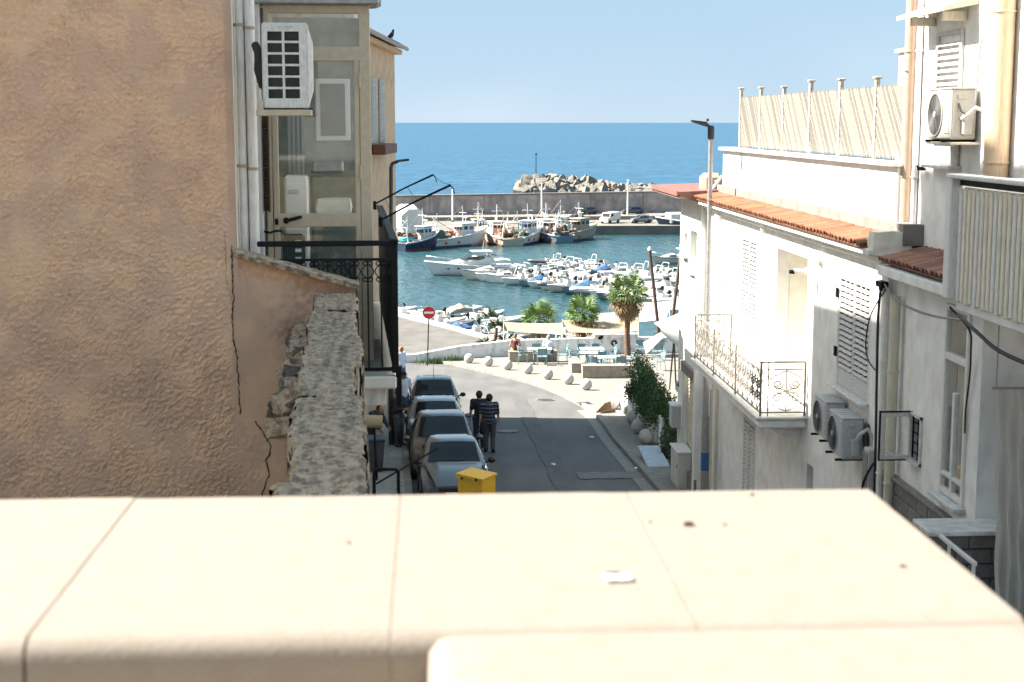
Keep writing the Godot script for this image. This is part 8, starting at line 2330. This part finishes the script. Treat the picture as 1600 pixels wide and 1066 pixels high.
func person(label: String, at: Vector3, turn: float, j: Dictionary, o := {}) -> Node3D:
	var n := thing("person", label, "person", at, turn, "")
	var g: float = o.get("girth", 1.0)
	var skin: Material = M[o.get("skin", "skin")]
	var face: Vector3 = (o.get("look", Vector3(0, 0, 1)) as Vector3).normalized()
	var hd: Vector3 = j.head
	# body: one continuous surface
	var body := [[j.pelvis, j.waist, 0.13 * g, 0.12 * g], [j.waist, j.chest, 0.125 * g, 0.14 * g], [j.chest, j.neck, 0.12 * g, 0.06], [j.sl, j.sr, 0.065, 0.065], [j.neck, hd, 0.055, 0.06], [hd + Vector3(0, -0.04, 0) + face * 0.02, hd + Vector3(0, 0.04, 0), 0.075, 0.092]]
	for s in ["l", "r"]:
		body += [[j["s" + s], j["e" + s], 0.052 * g, 0.042], [j["e" + s], j["w" + s], 0.041, 0.029], [j["h" + s], j["k" + s], 0.085 * g, 0.058], [j["k" + s], j["a" + s], 0.056, 0.04], [j["a" + s], j["t" + s], 0.042, 0.034]]
	var b := field_mesh(body, 0.022)
	# face and hands added to the same mesh
	var up := Vector3.UP; var sd := face.cross(up).normalized()
	b.tube([hd + face * 0.085 + Vector3(0, 0.015, 0), hd + face * 0.112 + Vector3(0, -0.03, 0), hd + face * 0.09 + Vector3(0, -0.036, 0)], [0.012, 0.018, 0.014], 6)
	for e in [-1.0, 1.0]:
		b.ball(hd + face * 0.082 + sd * 0.034 * e + Vector3(0, 0.008, 0), Vector3.ONE * 0.013, 8, 6)
		b.ball(hd + sd * 0.09 * e - face * 0.005, Vector3(0.014, 0.03, 0.02), 8, 6)
	b.tube([hd + face * 0.092 - sd * 0.026 + Vector3(0, -0.058, 0), hd + face * 0.1 + Vector3(0, -0.06, 0), hd + face * 0.092 + sd * 0.026 + Vector3(0, -0.058, 0)], 0.008, 5)
	for s in ["l", "r"]:
		var w: Vector3 = j["w" + s]
		var d: Vector3 = (w - j["e" + s]).normalized()
		var palm := d.cross(Vector3.BACK if absf(d.z) < 0.8 else Vector3.UP).normalized()
		var wide := palm.cross(d).normalized()
		b.box(w + d * 0.05, Vector3(0.03, 0.1, 0.075), 0.012, Basis(palm, d, wide))
		for k in 4:
			var root := w + d * 0.095 + wide * (0.03 - 0.02 * k)
			var fl: float = [0.062, 0.075, 0.07, 0.055][k]
			var curl := palm * (0.012 if s == "l" else -0.012)
			b.tube([root, root + d * fl * 0.55 + curl * 0.5, root + d * fl * 0.85 + curl * 2.0], [0.009, 0.0085, 0.007], 5)
		var th := w + d * 0.03 + wide * 0.035
		b.tube([th, th + d * 0.03 + wide * 0.022, th + d * 0.058 + wide * 0.02], [0.011, 0.01, 0.008], 5)
	part(n, "body", b, skin)
	# clothes follow the body
	var shirt := [[j.pelvis + Vector3(0, 0.0, 0), j.waist, 0.148 * g, 0.14 * g], [j.waist, j.chest, 0.142 * g, 0.158 * g], [j.chest, j.neck + (j.chest - j.neck) * 0.3, 0.14 * g, 0.085], [j.sl, j.sr, 0.082, 0.082]]
	for s in ["l", "r"]:
		var e: Vector3 = j["s" + s].lerp(j["e" + s], o.get("sleeve", 0.75))
		shirt.append([j["s" + s], e, 0.075 * g, 0.066])
		if o.get("long", false): shirt.append([j["e" + s], j["e" + s].lerp(j["w" + s], 0.92), 0.062, 0.046])
		if o.get("long", false): shirt[shirt.size() - 2][1] = j["e" + s]
	if not o.get("bare", false): part(n, "shirt", field_mesh(shirt, 0.022, 0.04, o.get("stripes")), M[o.get("shirt", "cloth_black")])
	else:
		part(n, "shirt", field_mesh([[j.pelvis, j.waist, 0.148, 0.14], [j.waist, j.chest, 0.14, 0.15]], 0.022), M[o.get("shirt", "cloth_black")])
	var legs := [[j.hl, j.hr, 0.11 * g, 0.11 * g], [j.pelvis, (j.hl + j.hr) * 0.5, 0.13 * g, 0.12 * g]]
	for s in ["l", "r"]:
		legs += [[j["h" + s], j["k" + s], 0.104 * g, 0.08], [j["k" + s], j["k" + s].lerp(j["a" + s], 0.94), 0.078, 0.068]]
	part(n, "trousers", field_mesh(legs, 0.022), M[o.get("trousers", "cloth_grey")])
	for s in ["l", "r"]:
		part(n, "shoe", field_mesh([[j["a" + s], j["t" + s], 0.052, 0.044], [j["a" + s] + Vector3(0, -0.03, 0), j["t" + s], 0.046, 0.044]], 0.018), M[o.get("shoes", "shoe")])
	var hair := [[hd + Vector3(0, 0.045, 0) - face * 0.02, hd + Vector3(0, 0.02, 0) - face * 0.03, 0.096, 0.09], [hd - face * 0.035 + Vector3(0, -0.05, 0), hd - face * 0.02 + Vector3(0, 0.02, 0), 0.062, 0.085]]
	if o.get("long_hair", false): hair.append([hd - face * 0.05, hd - face * 0.075 + Vector3(0, -0.22, 0), 0.08, 0.06])
	if o.get("bun", false): hair.append([hd - face * 0.06 + Vector3(0, 0.1, 0), hd - face * 0.07 + Vector3(0, 0.12, 0), 0.05, 0.05])
	part(n, "hair", field_mesh(hair, 0.016), M[o.get("hair", "hair_dark")])
	if o.get("cap", false):
		part(n, "cap", MB.new().ball(hd + Vector3(0, 0.06, 0), Vector3(0.108, 0.08, 0.112), 14, 8).box(hd + face * 0.13 + Vector3(0, 0.05, 0), Vector3(0.16, 0.014, 0.1), 0.006, Basis(sd, up, face)), M.cloth_black)
	return n


func people() -> void:
	# two men walking away down the street
	var walk := pose({"kl": Vector3(0.1, 0.5, 0.07), "al": Vector3(0.1, 0.1, -0.03), "tl": Vector3(0.12, 0.04, 0.12), "kr": Vector3(-0.1, 0.5, 0.0), "ar": Vector3(-0.1, 0.13, -0.16), "tr": Vector3(-0.12, 0.04, -0.03), "wl": Vector3(0.28, 0.92, -0.02), "wr": Vector3(-0.28, 0.92, 0.1)})
	person("heavier man in dark striped polo shirt walking down the street", Vector3(1.72, gy(-44.0), -44.0), PI - 0.05, walk, {"girth": 1.16, "shirt": "cloth_stripe", "trousers": "cloth_grey", "sleeve": 0.85,
		"stripes": func(p: Vector3) -> Color: return Color(0.15, 0.17, 0.21) if fposmod(p.y * 9.0, 1.0) < 0.26 else Color(0.02, 0.025, 0.045)})
	person("man in black T-shirt walking just behind the striped shirt", Vector3(1.45, gy(-44.9), -44.9), PI + 0.05, pose({"kl": Vector3(0.1, 0.5, 0.0), "al": Vector3(0.1, 0.12, -0.12), "tl": Vector3(0.12, 0.04, 0.02), "wl": Vector3(0.27, 0.93, 0.12)}), {"girth": 1.05, "shirt": "cloth_black", "trousers": "cloth_navy", "sleeve": 0.75})
	# man striding across at the corner
	person("man in pale blue shirt and jeans striding across the road", Vector3(-1.22, gy(-62.4), -62.4), PI / 2 + 2.5, pose({"kl": Vector3(0.1, 0.52, 0.2), "al": Vector3(0.1, 0.1, 0.26), "tl": Vector3(0.12, 0.08, 0.42), "kr": Vector3(-0.1, 0.5, -0.08), "ar": Vector3(-0.1, 0.16, -0.42), "tr": Vector3(-0.12, 0.05, -0.33), "wl": Vector3(0.26, 0.95, -0.12), "wr": Vector3(-0.26, 0.98, 0.18)}), {"shirt": "cloth_pale", "trousers": "denim", "hair": "hair_brown", "sleeve": 0.9})
	# people by the parked cars
	person("bearded man in dark jacket leaning beside the parked cars", Vector3(-0.98, gy(-44.6) + 0.11, -44.6), 0.9, pose({"er": Vector3(-0.26, 1.17, 0.08), "wr": Vector3(-0.12, 1.18, 0.3), "el": Vector3(0.25, 1.16, 0.08), "wl": Vector3(0.1, 1.14, 0.3)}), {"shirt": "cloth_black", "long": true, "trousers": "cloth_grey", "skin": "skin_tan"})
	person("man in black cap standing between two parked cars", Vector3(-0.92, gy(-50.2) + 0.11, -50.2), 0.4, pose(), {"shirt": "cloth_white", "trousers": "denim", "cap": true, "skin": "skin_tan"})
	person("person in dark clothes bending over the bin on the footpath", Vector3(-1.75, gy(-42.6) + 0.11, -42.6), 0.9, pose({"waist": Vector3(0, 1.06, 0.06), "chest": Vector3(0, 1.22, 0.2), "neck": Vector3(0, 1.34, 0.32), "head": Vector3(0, 1.42, 0.4), "sl": Vector3(0.19, 1.3, 0.24), "sr": Vector3(-0.19, 1.3, 0.24), "el": Vector3(0.24, 1.05, 0.36), "er": Vector3(-0.24, 1.05, 0.36), "wl": Vector3(0.2, 0.9, 0.52), "wr": Vector3(-0.2, 0.9, 0.52)}), {"shirt": "cloth_navy", "long": true, "trousers": "cloth_black", "skin": "skin_tan"})
	# on the terrace
	var sit := {"pelvis": Vector3(0, 0.55, 0), "waist": Vector3(0, 0.69, -0.01), "chest": Vector3(0, 0.91, 0.0), "neck": Vector3(0, 1.09, 0.01), "head": Vector3(0, 1.21, 0.03), "sl": Vector3(0.18, 1.02, 0), "sr": Vector3(-0.18, 1.02, 0), "el": Vector3(0.25, 0.76, 0.02), "er": Vector3(-0.25, 0.76, 0.02), "wl": Vector3(0.16, 0.66, 0.24), "wr": Vector3(-0.16, 0.66, 0.24),
		"hl": Vector3(0.095, 0.53, 0.02), "hr": Vector3(-0.095, 0.53, 0.02), "kl": Vector3(0.12, 0.52, 0.44), "kr": Vector3(-0.12, 0.52, 0.44), "al": Vector3(0.12, 0.09, 0.46), "ar": Vector3(-0.12, 0.09, 0.46), "tl": Vector3(0.13, 0.04, 0.6), "tr": Vector3(-0.13, 0.04, 0.6)}
	person("woman in dark red top sitting on the bench, back to the street", Vector3(4.15, gy(-73.4) + 0.14, -73.45), PI, pose(sit), {"shirt": "cloth_maroon", "bare": true, "trousers": "canvas_tan", "hair": "hair_brown", "bun": true, "skin": "skin"})
	person("man in white shirt seated at the table beside the woman", Vector3(5.75, gy(-73.2) + 0.11, -73.0), PI - 0.2, pose(sit), {"shirt": "cloth_white", "trousers": "cloth_grey", "hair": "hair_grey", "sleeve": 0.8, "girth": 1.1})
	person("sunburnt person seated beyond the white wall under the sail", Vector3(8.75, -2.7, -80.6), PI + 0.5, pose(sit), {"shirt": "cloth_black", "hair": "hair_brown", "skin": "skin", "sleeve": 0.2})
	var dk := thing("lower_terrace_stool", "timber deck platform under the seated person beyond the wall", "platform", Vector3(8.75, -4.8, -80.8))
	part(dk, "deck", MB.new().box(Vector3(0, 2.05, 0), Vector3(2.4, 0.1, 1.4), 0.01), M.deck)
	part(dk, "stool", MB.new().box(Vector3(0, 2.3, 0.2), Vector3(0.5, 0.45, 0.4), 0.02), M.deck)
	for sx in [-1.0, 1.0]:
		for sz in [-0.5, 0.5]:
			part(dk, "leg", MB.new().box(Vector3(sx, 1.0, sz), Vector3(0.12, 2.0, 0.12)), M.deck)
	var st := thing("terrace_stool", "low seat under the man in the white shirt", "stool", Vector3(5.75, gy(-73.2) + 0.11, -73.0), PI - 0.2)
	part(st, "seat", MB.new().box(Vector3(0, 0.42, 0), Vector3(0.44, 0.05, 0.42), 0.012), M.teal)
	for sx in [-0.19, 0.19]:
		for sz in [-0.18, 0.18]:
			part(st, "leg", MB.new().tube([Vector3(sx, 0, sz), Vector3(sx, 0.41, sz)], 0.016, 6), M.teal)


func small_things() -> void:
	pass
